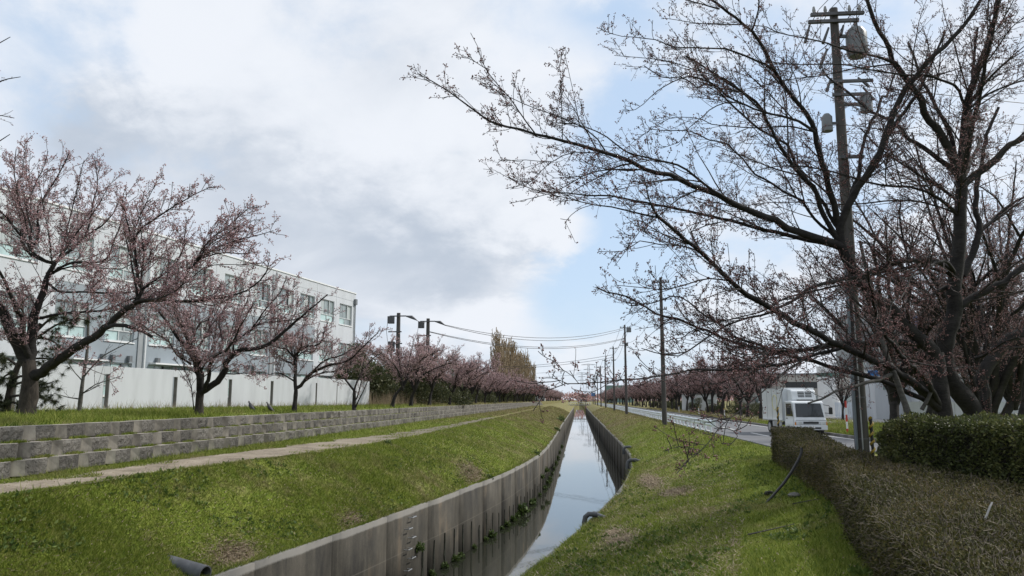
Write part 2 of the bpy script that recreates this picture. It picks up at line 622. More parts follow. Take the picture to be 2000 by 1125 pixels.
    M['slot'] = mat_plain("slot_lining", (0.22, 0.21, 0.20), 0.8, 0.1)
    # metal, poles
    M['pole'] = mat_plain("pole_concrete", (0.065, 0.060, 0.056), 0.85, 0.15, 2.0, stretch=(3, 3, 0.3), bump=0.1)
    M['steel'] = mat_plain("dark_steel", (0.075, 0.075, 0.078), 0.5, 0.2, metal=0.3)
    M['galv'] = mat_plain("galvanised_steel", (0.36, 0.37, 0.38), 0.45, 0.12, metal=0.5)
    M['drum'] = mat_plain("transformer_grey", (0.13, 0.138, 0.143), 0.45, 0.08)
    M['conduit'] = mat_plain("pale_conduit", (0.15, 0.175, 0.205), 0.5, 0.06)
    M['wire'] = mat_plain("black_wire", (0.03, 0.03, 0.032), 0.6, 0.1)
    M['porcelain'] = mat_plain("porcelain", (0.22, 0.22, 0.215), 0.25, 0.05)
    M['rail'] = mat_plain("guardrail_white", (0.68, 0.74, 0.80), 0.4, 0.07, 1.5)
    M['pvc'] = mat_plain("grey_pvc", (0.085, 0.09, 0.098), 0.5, 0.25, 3.0)
    M['red'] = mat_plain("red_reflector", (0.50, 0.045, 0.03), 0.4, 0.06)
    M['white'] = mat_plain("white_reflector", (0.75, 0.75, 0.74), 0.4, 0.04)
    M['yellow'] = mat_plain("yellow_plastic", (0.40, 0.27, 0.05), 0.5, 0.15)
    M['black'] = mat_plain("black_plastic", (0.018, 0.018, 0.018), 0.5, 0.2)
    # truck
    m, t, b = new_mat("truck_paint")
    b.inputs['Base Color'].default_value = (0.66, 0.69, 0.71, 1)
    b.inputs['Roughness'].default_value = 0.28
    b.inputs['Coat Weight'].default_value = 0.4
    M['truck'] = m
    m, t, b = new_mat("windscreen")
    b.inputs['Base Color'].default_value = (0.018, 0.022, 0.024, 1)
    b.inputs['Roughness'].default_value = 0.03
    b.inputs['IOR'].default_value = 1.6
    M['screen'] = m
    M['tyre'] = mat_plain("tyre_rubber", (0.018, 0.018, 0.018), 0.85, 0.1)
    M['lamp'] = mat_plain("lamp_glass", (0.55, 0.57, 0.58), 0.1, 0.1, spec=0.9)
    M['amber'] = mat_plain("amber_lens", (0.55, 0.20, 0.03), 0.2, 0.05)
    M['ring'] = mat_plain("pale_yellow_ring", (0.62, 0.58, 0.30), 0.5, 0.05)
    M['slit'] = mat_plain("dark_slit", (0.03, 0.032, 0.034), 0.6, 0.1)
    # background buildings and birds
    M['shed'] = mat_plain("pale_shed_wall", (0.36, 0.35, 0.32), 0.8, 0.08, 0.5)
    M['shed_grey'] = mat_plain("grey_shed_wall", (0.25, 0.27, 0.285), 0.7, 0.08, 0.5)
    M['roof'] = mat_plain("roof_sheet", (0.15, 0.155, 0.16), 0.6, 0.1)
    M['green_wall'] = mat_plain("green_grey_wall", (0.15, 0.23, 0.215), 0.7, 0.06)
    M['blue'] = mat_plain("blue_board", (0.045, 0.17, 0.42), 0.5, 0.06)
    M['green_band'] = mat_plain("dark_green_band", (0.07, 0.15, 0.125), 0.5, 0.05)
    M['bird'] = mat_plain("dark_feathers", (0.020, 0.020, 0.024), 0.5, 0.3, 12)
    M['stone'] = mat_plain("pale_stone", (0.17, 0.165, 0.15), 0.9, 0.2, 12, bump=0.4)
    M['pylon'] = mat_plain("pylon_steel", (0.33, 0.35, 0.38), 0.6, 0.05)
    return M


M = make_mats()


# ------------------------------------------------------------------ terrain
WALL_Z, WATER_Z = -1.55, -3.70
LWX = ([-20, 0, 10, 14.2, 19.3, 22.5, 25.2, 29.6, 33.9, 39, 44, 48.7, 56, 64, 110, 350, 700],
       [-13.2, -9.2, -7.28, -6.48, -5.52, -4.96, -4.48, -3.80, -3.2, -2.73, -2.38, -2.2, -2.12, -2.12, -2.2, -2.2, -2.2])
RWX = ([-20, 0, 8, 14.65, 16.5, 19.6, 23, 26.8, 30.6, 37, 43.6, 49.6, 64, 97, 160, 350, 700],
       [-8.6, -4.3, -2.5, -1.05, -0.63, -0.02, 0.59, 1.2, 1.72, 2.4, 2.82, 2.98, 3.02, 2.95, 2.85, 2.8, 2.8])
PATH_LO = ([-20, 5, 12, 15, 18, 22, 28, 40, 61, 120, 700], [-11.5, -9.6, -9.05, -8.95, -8.5, -7.8, -7.0, -6.75, -6.9, -7.0, -7.0])
PATH_HI = ([-20, 5, 13.5, 15, 18, 21, 26, 33, 44, 120, 700], [-13.0, -10.55, -10.4, -10.2, -10.25, -9.85, -9.3, -8.3, -7.85, -7.8, -7.8])
SHOULDER = ([-20, 4, 9.2, 12.1, 15.2, 24.3, 27, 32, 45, 60, 700], [1.2, 2.4, 3.15, 3.95, 4.8, 6.35, 6.45, 6.2, 5.9, 5.8, 5.8])


def xl(y): return np.interp(y, *LWX)
def xr(y): return np.interp(y, *RWX)
def plo(y): return np.interp(y, *PATH_LO)
def phi(y): return np.interp(y, *PATH_HI)
def shoulder(y): return np.interp(y, *SHOULDER)


_ph = np.random.default_rng(3).uniform(0, 6.28, (10, 3))
_fr = np.random.default_rng(4).uniform(-1, 1, (10, 2))


def wobble(x, y, s=1.0):
    t = 0
    for i in range(10):
        t = t + np.sin(_fr[i, 0] * x * s * (1 + i * 0.35) + _fr[i, 1] * y * s * (1 + i * 0.35) + _ph[i, 0]) / (1 + i * 0.3)
    return t / 3.0


TIER_X = [-10.66, -10.94, -11.22]     # faces of the three block courses
TIER_Z = [0.20, 0.51, 0.82]
TIER_H = 0.31
BLOCK = 0.97
LAWN_X = ([-1500, -200, -60, -13.6, -12.2, -11.54], [0.5, 0.8, 1.15, 1.23, 1.17, 1.09])


def left_z(x, y):
    x, y = np.asarray(x, float), np.asarray(y, float)
    a, b, w = plo(y), phi(y), xl(y)
    t = np.clip((w - x) / (w - a), 0, 1)
    far = np.clip((y - 15) / 10, 0, 1)
    far = far * far * (3 - 2 * far)
    bank = WALL_Z + 1.65 * ((1 - far) * t ** 1.7 + far * (1 - (1 - t) ** 1.45)) + 0.05 * wobble(x, y, 0.9) * np.sin(np.pi * t)
    flat = np.interp((a - x) / np.maximum(a - b, .1), [0, 1, 3], [0.10, 0.15, 0.20])
    z = np.where(x > a, bank, np.minimum(flat, 0.20))
    for k in range(3):
        z = np.where(x < TIER_X[k] - 0.32, TIER_Z[k] + TIER_H - 0.05, z)
    z = np.where(x < TIER_X[2] - 0.32, np.interp(x, *LAWN_X), z)
    return z


def right_z(x, y):
    x, y = np.asarray(x, float), np.asarray(y, float)
    w, s = xr(y), shoulder(y)
    t = np.clip((x - w) / (s - w), 0, 1)
    bank = WALL_Z + 1.23 * (1 - (1 - t) ** 1.35) + 0.05 * wobble(x, y, 0.9) * np.sin(np.pi * t)
    up = -0.32 + 0.04 * np.clip((x - s) / 2.0, 0, 1)
    far = np.where(y > 37, np.where(x > 13.7, -0.13, up), up)
    far = np.where((y > 37) & (x > 20), -0.10, far)
    return np.where(x < s, bank, far)


def ground_z(x, y):
    return np.where(np.asarray(x) < (xl(y) + xr(y)) * 0.5, left_z(x, y), right_z(x, y))


def build_ground():
    ys = np.concatenate([np.arange(-20, 60, 0.5), np.arange(60, 150, 2.0), np.arange(150, 420, 10.0), [450, 520, 700, 1000, 1600, 3000]])
    V, F = [], []
    ncol = None
    for y in ys:
        w, a, b = float(xl(y)), float(plo(y)), float(phi(y))
        xs = [-1500, -400, -120, -60, -30, -22, -18, -15.5, -13.6, -12.8, -12.2, -11.9]
        for k in (2, 1, 0):
            xs += [TIER_X[k] - 0.321, TIER_X[k] - 0.319]
        xs += list(np.linspace(min(b, -10.5), a, 5)[1:] if b < -10.5 else np.linspace(b, a, 4))[-4:]
        nb = 14
        xs += list(np.linspace(a, w - 0.12, nb + 1)[1:])
        left = [(x, y, float(left_z(x, y))) for x in xs]
        left[-1] = (w - 0.12, y, WALL_Z - 0.01)
        wr, s = float(xr(y)), float(shoulder(y))
        bed = [(w - 0.12, y, -4.5), (wr + 0.12, y, -4.5)]
        rx = list(np.linspace(wr + 0.12, s, nb + 1)) + [s + 0.6, max(7.6, s + 0.9), 10.0, 13.3, 13.69, 13.71, 16, 20, 30, 60, 200, 1500]
        right = [(x, y, float(right_z(x, y))) for x in rx]
        right[0] = (wr + 0.12, y, WALL_Z - 0.01)
        row = left + bed + right
        ncol = len(row)
        V += row
    V = np.array(V)
    n = len(ys)
    idx = np.arange(n * ncol).reshape(n, ncol)
    q = np.stack([idx[:-1, :-1], idx[:-1, 1:], idx[1:, 1:], idx[1:, :-1]], -1).reshape(-1, 4)
    o = np_mesh("ground", V, q, M['turf'], kind='structure', smooth_shade=True)
    o.data.set_sharp_from_angle(angle=R(50))


build_ground()


def strip(name, mat, y0, y1, dy, fa, fb, zf, n=4, lift=0.006, kind='structure', parent=None):
    ys = np.arange(y0, y1 + dy * .5, dy)
    V = []
    for y in ys:
        for t in np.linspace(0, 1, n):
            x = fa(y) * (1 - t) + fb(y) * t
            V.append((x, y, float(zf(x, y)) + lift))
    idx = np.arange(len(ys) * n).reshape(len(ys), n)
    q = np.stack([idx[:-1, :-1], idx[:-1, 1:], idx[1:, 1:], idx[1:, :-1]], -1).reshape(-1, 4)
    return np_mesh(name, np.array(V), q, mat, parent, kind, True)


# trodden dirt path with ragged edges
strip("path", M['dirt'], -10, 66, 0.25,
      lambda y: max(float(phi(y)) + 0.05 + 0.34 * float(wobble(y * 1.0, 4.0, 1.6)), -10.5),
      lambda y: float(plo(y)) - 0.08 + 0.30 * float(wobble(2.0, y * 1.0, 1.5)), left_z, 6, 0.03)

# road along the canal, side street in front of the camera's park, kerbs and lane dashes
def flat_poly(name, pts, z, mat, kind='structure', parent=None):
    mb = MB()
    mb.prism(pts, z - 0.05, z)
    return mb.build(name, mat, parent, kind)


flat_poly("road", [(7.85, 30), (13.4, 30), (13.4, 420), (7.85, 420)], -0.245, M['asphalt'])
flat_poly("side_street", [(13.4, 30.2), (70, 30.2), (70, 36.2), (13.4, 36.2)], -0.245, M['asphalt'])
road_marking = []
for k in range(16):
    y = 33 + k * 9.0
    flat_poly("lane_dash", [(9.86, y), (9.99, y), (9.99, y + 4.0), (9.86, y + 4.0)], -0.237, M['paint'])
mb = MB().box(7.98, 8.10, 48, 330, -0.26, -0.2385); mb.build("edge_line", M['paint'], None, 'structure')
mb = MB().box(13.12, 13.24, 37.5, 330, -0.26, -0.2385); mb.build("edge_line", M['paint'], None, 'structure')
mb = MB()
for k in range(150):
    mb.box(13.42, 13.58, 37 + k * 2.0, 38.985 + k * 2.0, -0.4, -0.10)
mb.build("kerb", M['kerb'], None, 'structure')
flat_poly("car_park", [(15.5, 62), (120, 62), (120, 98), (15.5, 98)], -0.075, M['lot'])


def build_water():
    ys = np.concatenate([np.arange(-20, 120, 2.0), [120, 160, 200, 260, 350, 420]])
    V = []
    for y in ys:
        V += [(float(xl(y)) - .05, y, WATER_Z), (float(xr(y)) + .05, y, WATER_Z)]
    i = np.arange(len(ys) * 2).reshape(-1, 2)
    q = np.stack([i[:-1, 0], i[:-1, 1], i[1:, 1], i[1:, 0]], -1)
    np_mesh("water", np.array(V), q, M['water'], kind='structure')


build_water()


# ------------------------------------------------------------------ canal walls, cast panel by panel
def canal_wall(xf, side, label):
    root = empty("canal_wall", (float(xf(20.0)), 20.0, WALL_Z))
    tag(root, label, "canal wall")
    edges = list(np.arange(-18, 42, 3.0)) + list(np.arange(42, 110, 5.0)) + list(np.arange(112, 350, 14.0))
    ox, oy, oz = root.location
    for y0, y1 in zip(edges[:-1], edges[1:]):
        n = 4 if y1 < 60 else 2
        ys = np.linspace(y0 + 0.006, y1 - 0.006, n)
        V, F = [], []
        wob = rng.uniform(-.006, .006)
        for y in ys:
            x = float(xf(y)) + wob
            for dx in (0.0, side * 0.26):
                for z in (-4.4, WALL_Z + 0.055):
                    V.append((x + dx - ox, y - oy, z - oz))
        F = []
        for i in range(n - 1):
            a, b = i * 4, i * 4 + 4
            F += [(a, a + 1, b + 1, b), (a + 1, a + 3, b + 3, b + 1), (a + 3, a + 2, b + 2, b + 3), (a + 2, a, b, b + 2)]
        F += [(0, 2, 3, 1), ((n - 1) * 4, (n - 1) * 4 + 1, (n - 1) * 4 + 3, (n - 1) * 4 + 2)]
        if side > 0:
            F = [f[::-1] for f in F]
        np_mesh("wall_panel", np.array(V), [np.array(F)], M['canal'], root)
    return root


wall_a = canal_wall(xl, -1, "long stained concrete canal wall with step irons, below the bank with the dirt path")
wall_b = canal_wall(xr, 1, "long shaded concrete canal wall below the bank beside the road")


def tangent_left(y):
    d = Vector((float(xl(y + .2) - xl(y - .2)), 0.4, 0)).normalized()
    return d, Vector((d.y, -d.x, 0))         # along the wall, and out over the water


def moss_and_irons():
    ox, oy, oz = wall_a.location
    y = 23.6
    k = 0
    while y < 62:
        d, n = tangent_left(y)
        c = Vector((float(xl(y)), y, 0))
        h = (0.95 - (y - 24) * 0.011) * rng.uniform(0.75, 1.15)
        w = rng.uniform(0.05, 0.085)
        mb = MB()
        z0 = WATER_Z - 0.1
        ring = []
        zs = np.linspace(z0, WATER_Z + h, 6)
        for i, z in enumerate(zs):
            ww = w * (1.0 + 0.35 * rng.normal()) * (1.0 if i < 5 else 0.35)
            off = rng.normal() * 0.010
            for s, o in ((-1, -.004), (-.6, .03), (.6, .03), (1, -.004)):
                p = c + d * (s * ww + off) + n * o
                ring.append((p.x - ox, p.y - oy, z - oz))
        fs = []
        for i in range(5):
            for j in range(3):
                a = i * 4 + j
                fs.append((a, a + 1, a + 5, a + 4))
        mb.add(ring, fs).build("moss_streak", M['moss'], wall_a)
        y += 1.0 + rng.uniform(-.06, .06)
    # staggered step irons
    for i in range(7):
        y = 22.35 if i % 2 else 22.62
        d, n = tangent_left(y)
        c = Vector((float(xl(y)) - ox, y - oy, -1.72 - i * 0.285 - oz))
        p = [c - d * .14 - n * .02, c - d * .14 + n * .13, c + d * .14 + n * .13, c + d * .14 - n * .02]
        MB().tube(p, 0.014, 6).build("step_iron", M['galv'], wall_a)


moss_and_irons()


# ------------------------------------------------------------------ planter-block retaining wall
def build_blocks():
    root = empty("retaining_wall", (TIER_X[0], 20.0, TIER_Z[0]))
    tag(root, "stepped retaining wall of three courses of rough grey blocks with grass on the ledges", "retaining wall")
    mb = MB()
    protos = []
    for v in range(4):
        hw, wing, dep, hh = .32, .479, -.36, TIER_H - .012
        mb = MB()
        nx, nz = 7, 4
        grid = []
        for j in range(nz + 1):
            for i in range(nx + 1):
                yy = -hw + 2 * hw * i / nx
                edge = i in (0, nx) or j in (0, nz)
                taper = .03 * (1 - j / nz) * (abs(yy) / hw) * (1 if yy > 0 else -1)     # splits narrow towards the foot
                grid.append((rng.uniform(.0, .012) if edge else rng.uniform(.0, .055), yy - taper, hh * j / nz))
        fs = []
        for j in range(nz):
            for i in range(nx):
                a = j * (nx + 1) + i
                fs.append((a, a + 1, a + nx + 2, a + nx + 1))
        mb.add(grid, fs, 0)
        lo0, lo1, hi0, hi1 = 0, nx, nz * (nx + 1), nz * (nx + 1) + nx
        back = len(mb.v)
        mb.v += [(-.17, wing, 0), (dep, wing, 0), (dep, -wing, 0), (-.17, -wing, 0), (-.17, wing, hh), (dep, wing, hh), (dep, -wing, hh), (-.17, -wing, hh)]
        right = [j * (nx + 1) + nx for j in range(nz + 1)]
        leftc = [j * (nx + 1) for j in range(nz + 1)]
        def addf(f):
            mb.f.append(tuple(f)); mb.m.append(1)
        addf([*right[::1], back + 4, back][::-1])
        addf([*leftc, back + 7, back + 3])
        addf([back + 1, back, back + 4, back + 5][::-1]); addf([back + 2, back + 1, back + 5, back + 6][::-1]); addf([back + 3, back + 2, back + 6, back + 7][::-1])
        addf([hi0 + i for i in range(nx + 1)] + [back + 4, back + 5, back + 6, back + 7])
        proto = mb.build("block", [M['block_face'], M['block_side']], root)
        protos.append(proto.data)
        bpy.data.objects.remove(proto)
    rest = MB()
    shapes = [(np.array([v.co[:] for v in me.vertices]), [tuple(p.vertices) for p in me.polygons], [p.material_index for p in me.polygons]) for me in protos]
    nper = 224
    for k in range(3):
        for i in range(nper):
            y = 10.6 + i * BLOCK + (BLOCK * .5 if k == 1 else 0.0)
            dx, dy, dz = rng.normal(0, .008), rng.normal(0, .005), rng.normal(0, .004)
            loc = (TIER_X[k] - TIER_X[0] + dx, y - 20.0 + dy, TIER_Z[k] - TIER_Z[0] + dz)
            if i < 100:
                o = link_mesh("block", protos[int(rng.integers(4))], root)
                o.location = loc
                o.rotation_euler = (0, 0, rng.normal(0, .012))
            else:
                base, polys, mats = shapes[int(rng.integers(4))]
                vs = base + np.array(loc)
                b = len(rest.v)
                rest.v += [tuple(p) for p in vs]
                rest.f += [tuple(b + j for j in f) for f in polys]
                rest.m += mats
    rest.build("far_blocks", [M['block_face'], M['block_side']], root, kind='stuff')


build_blocks()


# ------------------------------------------------------------------ white perimeter wall with slots
FA = 9.5
UX, UY = -math.sin(R(FA)), -math.cos(R(FA))        # along both facades, towards the camera
RZ = math.atan2(UY, UX)                            # local x = along, local y = out towards the canal


def build_perimeter():
    root = empty("perimeter_wall", (-15.9, 55.83, 1.10), RZ)
    tag(root, "long white perimeter wall with narrow vertical slots, in front of the office building", "wall")
    top, sl0, sl1 = 1.97, 0.22, 1.64
    slots = [4.15, 7.02, 12.28, 16.35, 20.73, 25.06, 29.6, 33.9]
    wid = [0.05, 0.10, 0.15, 0.17, 0.17, 0.17, 0.17, 0.17]
    x = 0.0
    for s, w in zip(slots + [38.0], wid + [0.17]):
        MB().box(x + .004, s - w, -0.2, 0.0, -0.3, top).build("panel", M['fence_white'], root, bevel=0.006)
        if s < 37:
            mb = MB().box(s - w + .003, s + w - .003, -0.195, -0.004, sl1, top - .003)
            mb.build("lintel", M['fence_white'], root)
            MB().box(s - w + .003, s + w - .003, -0.195, -0.004, -0.3, sl0).build("sill", M['fence_white'], root)
            mb = MB().box(s - w + .001, s - w + .02, -0.19, -0.01, sl0, sl1)
            mb.box(s + w - .02, s + w - .001, -0.19, -0.01, sl0, sl1)
            mb.build("slot_lining", M['slot'], root)
            MB().box(s - w * .8, s + w * .8, -0.42, -0.38, sl0 - .1, sl1 + .1).build("slot_screen", M['slot'], root)
        x = s + w
    # the return at the far end
    MB().box(-0.85, -0.004, -0.2, -0.02, -0.3, top - .02).build("return_panel", M['fence_white'], root)
    MB().box(-1.05, -0.855, -1.6, -0.02, -0.3, top - .04).build("return_panel", M['fence_white'], root)


build_perimeter()


# ------------------------------------------------------------------ office building
def build_office():
    root = empty("office_building", (-18.12, 60.66, 1.1), RZ)
    tag(root, "three storey white and grey office building with strip windows behind the white wall", "building")
    Lg, H = 46.0, 9.12
    dep = 14.0
    win_x = [(0.65, 2.78), (3.66, 5.76), (6.68, 8.75)] + [(9.62 + 3 * i, 11.5 + 3 * i) for i in range(11)]
    rows = [(0.75, 2.35), (3.38, 4.98), (6.42, 8.05)]      # sill, head of each storey
    # the skin, cut round every opening: spandrels, then piers between windows
    zs = [(-0.3, rows[0][0]), (rows[0][1], rows[1][0]), (rows[1][1], rows[2][0]), (rows[2][1], H)]

    def skin(x0, x1, z0, z1, mat, y1=0.0):
        MB().box(x0, x1, -0.25, y1, z0, z1).build("wall_panel", mat, root)

    split = 6.55
    for zi, (z0, z1) in enumerate(zs):
        if zi < 2:
            skin(0, split, z0, z1, M['wall_white']); skin(split, 29.6, z0, z1, M['wall_grey']); skin(29.6, Lg, z0, z1, M['wall_white'])
        elif zi == 2:
            mid = rows[1][1] + 0.82
            skin(0, split, z0, z1, M['wall_white']); skin(split, 29.6, z0, mid, M['wall_grey'])
            skin(split, 29.6, mid, z1, M['wall_white']); skin(29.6, Lg, z0, z1, M['wall_white'])
        else:
            skin(0, Lg, z0, z1, M['wall_white'])
    for ri, (z0, z1) in enumerate(rows):
        edges = [0.0]
        for a, b in win_x:
            edges += [a, b]
        edges.append(Lg)
        for i in range(0, len(edges), 2):
            a, b = edges[i], edges[i + 1]
            mat = M['wall_white'] if (ri == 2 or b <= split + .2 or a >= 29) else M['wall_grey']
            skin(a, b, z0, z1, mat)
    # seams of the cladding, proud strips
    for k in range(46):
        x = 6.9 + k * 0.5
        if x < 29.5:
            MB().box(x, x + .012, 0.0, 0.007, -0.3, 0.75).build("seam", M['seam'], root)
    for k in range(15):
        MB().box(split + .02, 29.58, 0.0, 0.006, 2.45 + k * .0, 2.47).build("seam", M['seam'], root) if k == 0 else None
    MB().box(split + .02, 29.58, 0.0, 0.008, 5.80, 5.84).build("seam", M['seam'], root)
    for k in range(30):
        x = .35 + k * 1.5
        if not any(a - .05 < x < b + .05 for a, b in win_x):
            MB().box(x, x + .014, 0.0, 0.006, rows[1][1] + .9, H - .02).build("seam", M['seam'], root)
    MB().box(0.0, Lg, 0.0, 0.007, rows[2][1] + .42, rows[2][1] + .436).build("seam", M['seam'], root)
    # inner dark body, end wall, roof and parapet cap
    MB().box(0.02, Lg, -dep, -0.6, -0.3, H - .3).build("interior", M['mullion'], root)
    MB().box(0.0, 0.25, -dep, -0.252, -0.3, H).build("end_wall", M['wall_white'], root)
    MB().box(0.0, Lg, -dep, -0.25, H - .28, H - .05).build("roof", M['roof'], root)
    MB().box(-0.04, Lg, -0.3, 0.05, H + .002, H + .09).build("parapet_cap", M['trim'], root)
    MB().box(-0.04, 0.3, -dep, -0.302, H + .002, H + .09).build("parapet_cap", M['trim'], root)
    # windows
    n = 0
    for ri, (z0, z1) in enumerate(rows):
        for wi, (a, b) in enumerate(win_x):
            n += 1
            fr = MB()
            e = .05
            for (p, q, r, s) in ((a, b, z0, z0 + e), (a, b, z1 - e, z1), (a, a + e, z0 + e, z1 - e), (b - e, b, z0 + e, z1 - e)):
                fr.box(p + .002, q - .002, -0.16, -0.06, r, s)
            tz = z0 + 0.52
            fr.box(a + e, b - e, -0.15, -0.07, tz - .025, tz + .025)
            f = fr.build("window", M['frame'], root)
            w3 = (b - a) / 3.0
            dark = rng.random() < .6
            for j in range(3):
                xa, xb = a + e + j * (w3 - .01), a + e + (j + 1) * (w3 - .01) - .04
                mat = M['glass'] if (j + wi) % 3 else (M['curtain'] if ri else M['teal'])
                MB().box(xa, min(xb, b - e), -0.135, -0.12, tz + .025, z1 - e).build("pane", mat, f)
            mid = (a + b) / 2
            MB().box(a + e, mid - .02, -0.135, -0.12, z0 + e, tz - .025).build("pane", M['teal'] if wi % 4 else M['glass'], f)
            MB().box(mid + .02, b - e, -0.135, -0.12, z0 + e, tz - .025).build("pane", M['teal'], f)
            mu = MB().box(a + w3 * 1.0 - .03, a + w3 * 1.0 + .03, -0.14, -0.05, tz + .025, z1 - e)
            mu.box(mid - .02, mid + .02, -0.14, -0.07, z0 + e, tz - .025)
            mu.build("mullion", M['mullion'] if dark else M['frame'], f)
            MB().box(a - .06, b + .06, 0.0, 0.05, z0 - .06, z0 - .003).build("sill", M['trim'], f)
    for s in (11.8 + .1, 23.88, 35.9):
        MB().tube([(s, .09, -.2), (s, .09, H - .1)], .055, 8).build("downpipe", M['trim'], root)
        MB().box(s + .12, s + .45, 0, .05, -.2, H - .3).build("pilaster", M['seam'], root)
    MB().tube([(.22, .08, -.2), (.22, .08, H - .5)], .05, 8).build("downpipe", M['seam'], root)
    MB().box(.08, .36, .0, .2, H - .9, H - .45).build("rain_head", M['vent'], root)
    for s in (24.9, 26.0, 26.62, 22.9, 14.2, 14.7):
        v = MB().box(s - .10, s + .10, 0.0, .18, 2.42, 2.70).add([(s - .1, .18, 2.42), (s + .1, .18, 2.42), (s + .1, .30, 2.38), (s - .1, .30, 2.38)], [(0, 1, 2, 3)])
        v.build("vent_hood", M['vent'], root)
    MB().box(20.0, 23.4, 0.0, 0.4, 2.36, 2.44).build("door_canopy", M['trim'], root)
    MB().box(26.5, 28.6, 0.0, 0.35, 2.36, 2.42).build("door_canopy", M['trim'], root)


build_office()


# ------------------------------------------------------------------ growing things
def tubes(P, Rd, S):
    """P (N,K,3), Rd (N,K) -> verts, quads"""
    N, K, _ = P.shape
    T = np.empty_like(P)
    T[:, 1:-1] = P[:, 2:] - P[:, :-2]
    T[:, 0] = P[:, 1] - P[:, 0]
    T[:, -1] = P[:, -1] - P[:, -2]
    T /= np.linalg.norm(T, axis=2, keepdims=True) + 1e-9
    main = P[:, -1] - P[:, 0]
    ref = np.where((np.abs(main[:, 2]) > 0.8 * np.linalg.norm(main, axis=1))[:, None], np.array([1.0, 0.2, 0]), np.array([0.1, 0.1, 1.0]))
    A = ref[:, None, :] - T * (ref[:, None, :] * T).sum(2, keepdims=True)
    A /= np.linalg.norm(A, axis=2, keepdims=True) + 1e-9
    B = np.cross(T, A)
    w = np.arange(S) * 2 * np.pi / S
    V = P[:, :, None, :] + Rd[:, :, None, None] * (A[:, :, None, :] * np.cos(w)[None, None, :, None] + B[:, :, None, :] * np.sin(w)[None, None, :, None])
    idx = np.arange(N * K * S).reshape(N, K, S)
    nx = np.roll(idx, -1, axis=2)
    q = np.stack([idx[:, :-1], nx[:, :-1], nx[:, 1:], idx[:, 1:]], -1).reshape(-1, 4)
    return V.reshape(-1, 3), q


def spline(poly, K):
    p = np.array(poly, float)
    q = np.vstack([2 * p[0] - p[1], p, 2 * p[-1] - p[-2]])
    out = []
    m = 8
    for i in range(len(p) - 1):
        a, b, c, d = q[i], q[i + 1], q[i + 2], q[i + 3]
        for t in np.linspace(0, 1, m, endpoint=False):
            out.append(0.5 * (2 * b + (c - a) * t + (2 * a - 5 * b + 4 * c - d) * t * t + (3 * b - a - 3 * c + d) * t ** 3))
    out.append(p[-1])
    o = np.array(out)
    s = np.concatenate([[0], np.cumsum(np.linalg.norm(np.diff(o[:, :3], axis=0), axis=1))])
    u = np.linspace(0, s[-1], K)
    r = np.stack([np.interp(u, s, o[:, i]) for i in range(4)], 1)
    return r[:, :3], np.maximum(r[:, 3], 0.002)


def spawn(g, P, Rd, spacing, t0, lmin, lmax, k, amin=30, amax=65, upb=0.25, wob=0.25, bend=0.08, rk=0.55, rl=0.008, taper=0.35, lenpow=1.0, flat=1.0, out=0.0):
    """side shoots along every parent"""
    N, K, _ = P.shape
    seg = np.linalg.norm(np.diff(P, axis=1), axis=2)
    L = seg.sum(1)
    cnt = np.floor((1 - t0) * L / spacing + g.random(N)).astype(int)
    par = np.repeat(np.arange(N), cnt)
    M = len(par)
    if M == 0:
        return np.zeros((0, k, 3)), np.zeros((0, k))
    t = t0 + (1 - t0) * g.random(M)
    f = t * (K - 1)
    i = np.minimum(f.astype(int), K - 2)
    fr = (f - i)[:, None]
    pos = P[par, i] * (1 - fr) + P[par, i + 1] * fr
    tan = P[par, i + 1] - P[par, i]
    tan /= np.linalg.norm(tan, axis=1, keepdims=True) + 1e-9
    rad = Rd[par, i] * (1 - fr[:, 0]) + Rd[par, i + 1] * fr[:, 0]
    q = g.normal(size=(M, 3))
    q[:, 2] *= flat
    q -= tan * (q * tan).sum(1, keepdims=True)
    q /= np.linalg.norm(q, axis=1, keepdims=True) + 1e-9
    a = np.radians(g.uniform(amin, amax, M))[:, None]
    d = tan * np.cos(a) + q * np.sin(a)
    d[:, 2] += upb * g.random(M)
    if out:
        hr = pos[:, :2] / (np.linalg.norm(pos[:, :2], axis=1, keepdims=True) + .3)
        d[:, :2] += out * hr
    d /= np.linalg.norm(d, axis=1, keepdims=True)
    ln = (lmin + (lmax - lmin) * g.random(M) ** 1.3) * (1.0 - 0.6 * t ** lenpow)
    if k >= 15:
        ln = ln * np.clip(rad / .032, .16, 1.0)
    elif k == 7:
        ln = ln * np.clip(rad / .010, .35, 1.0)
    pts = np.empty((M, k, 3))
    pts[:, 0] = pos
    st = (ln / (k - 1))[:, None]
    bdir = g.normal(size=(M, 3)) * wob
    for j in range(1, k):
        d = d + bdir * 0.35 + g.normal(size=(M, 3)) * wob * 0.6
        d[:, 2] += bend
        d /= np.linalg.norm(d, axis=1, keepdims=True)
        pts[:, j] = pts[:, j - 1] + d * st
    r0 = np.minimum(rad * rk, rl * ln + 0.0022)
    rr = r0[:, None] * np.linspace(1, taper, k)[None, :]
    return pts, rr


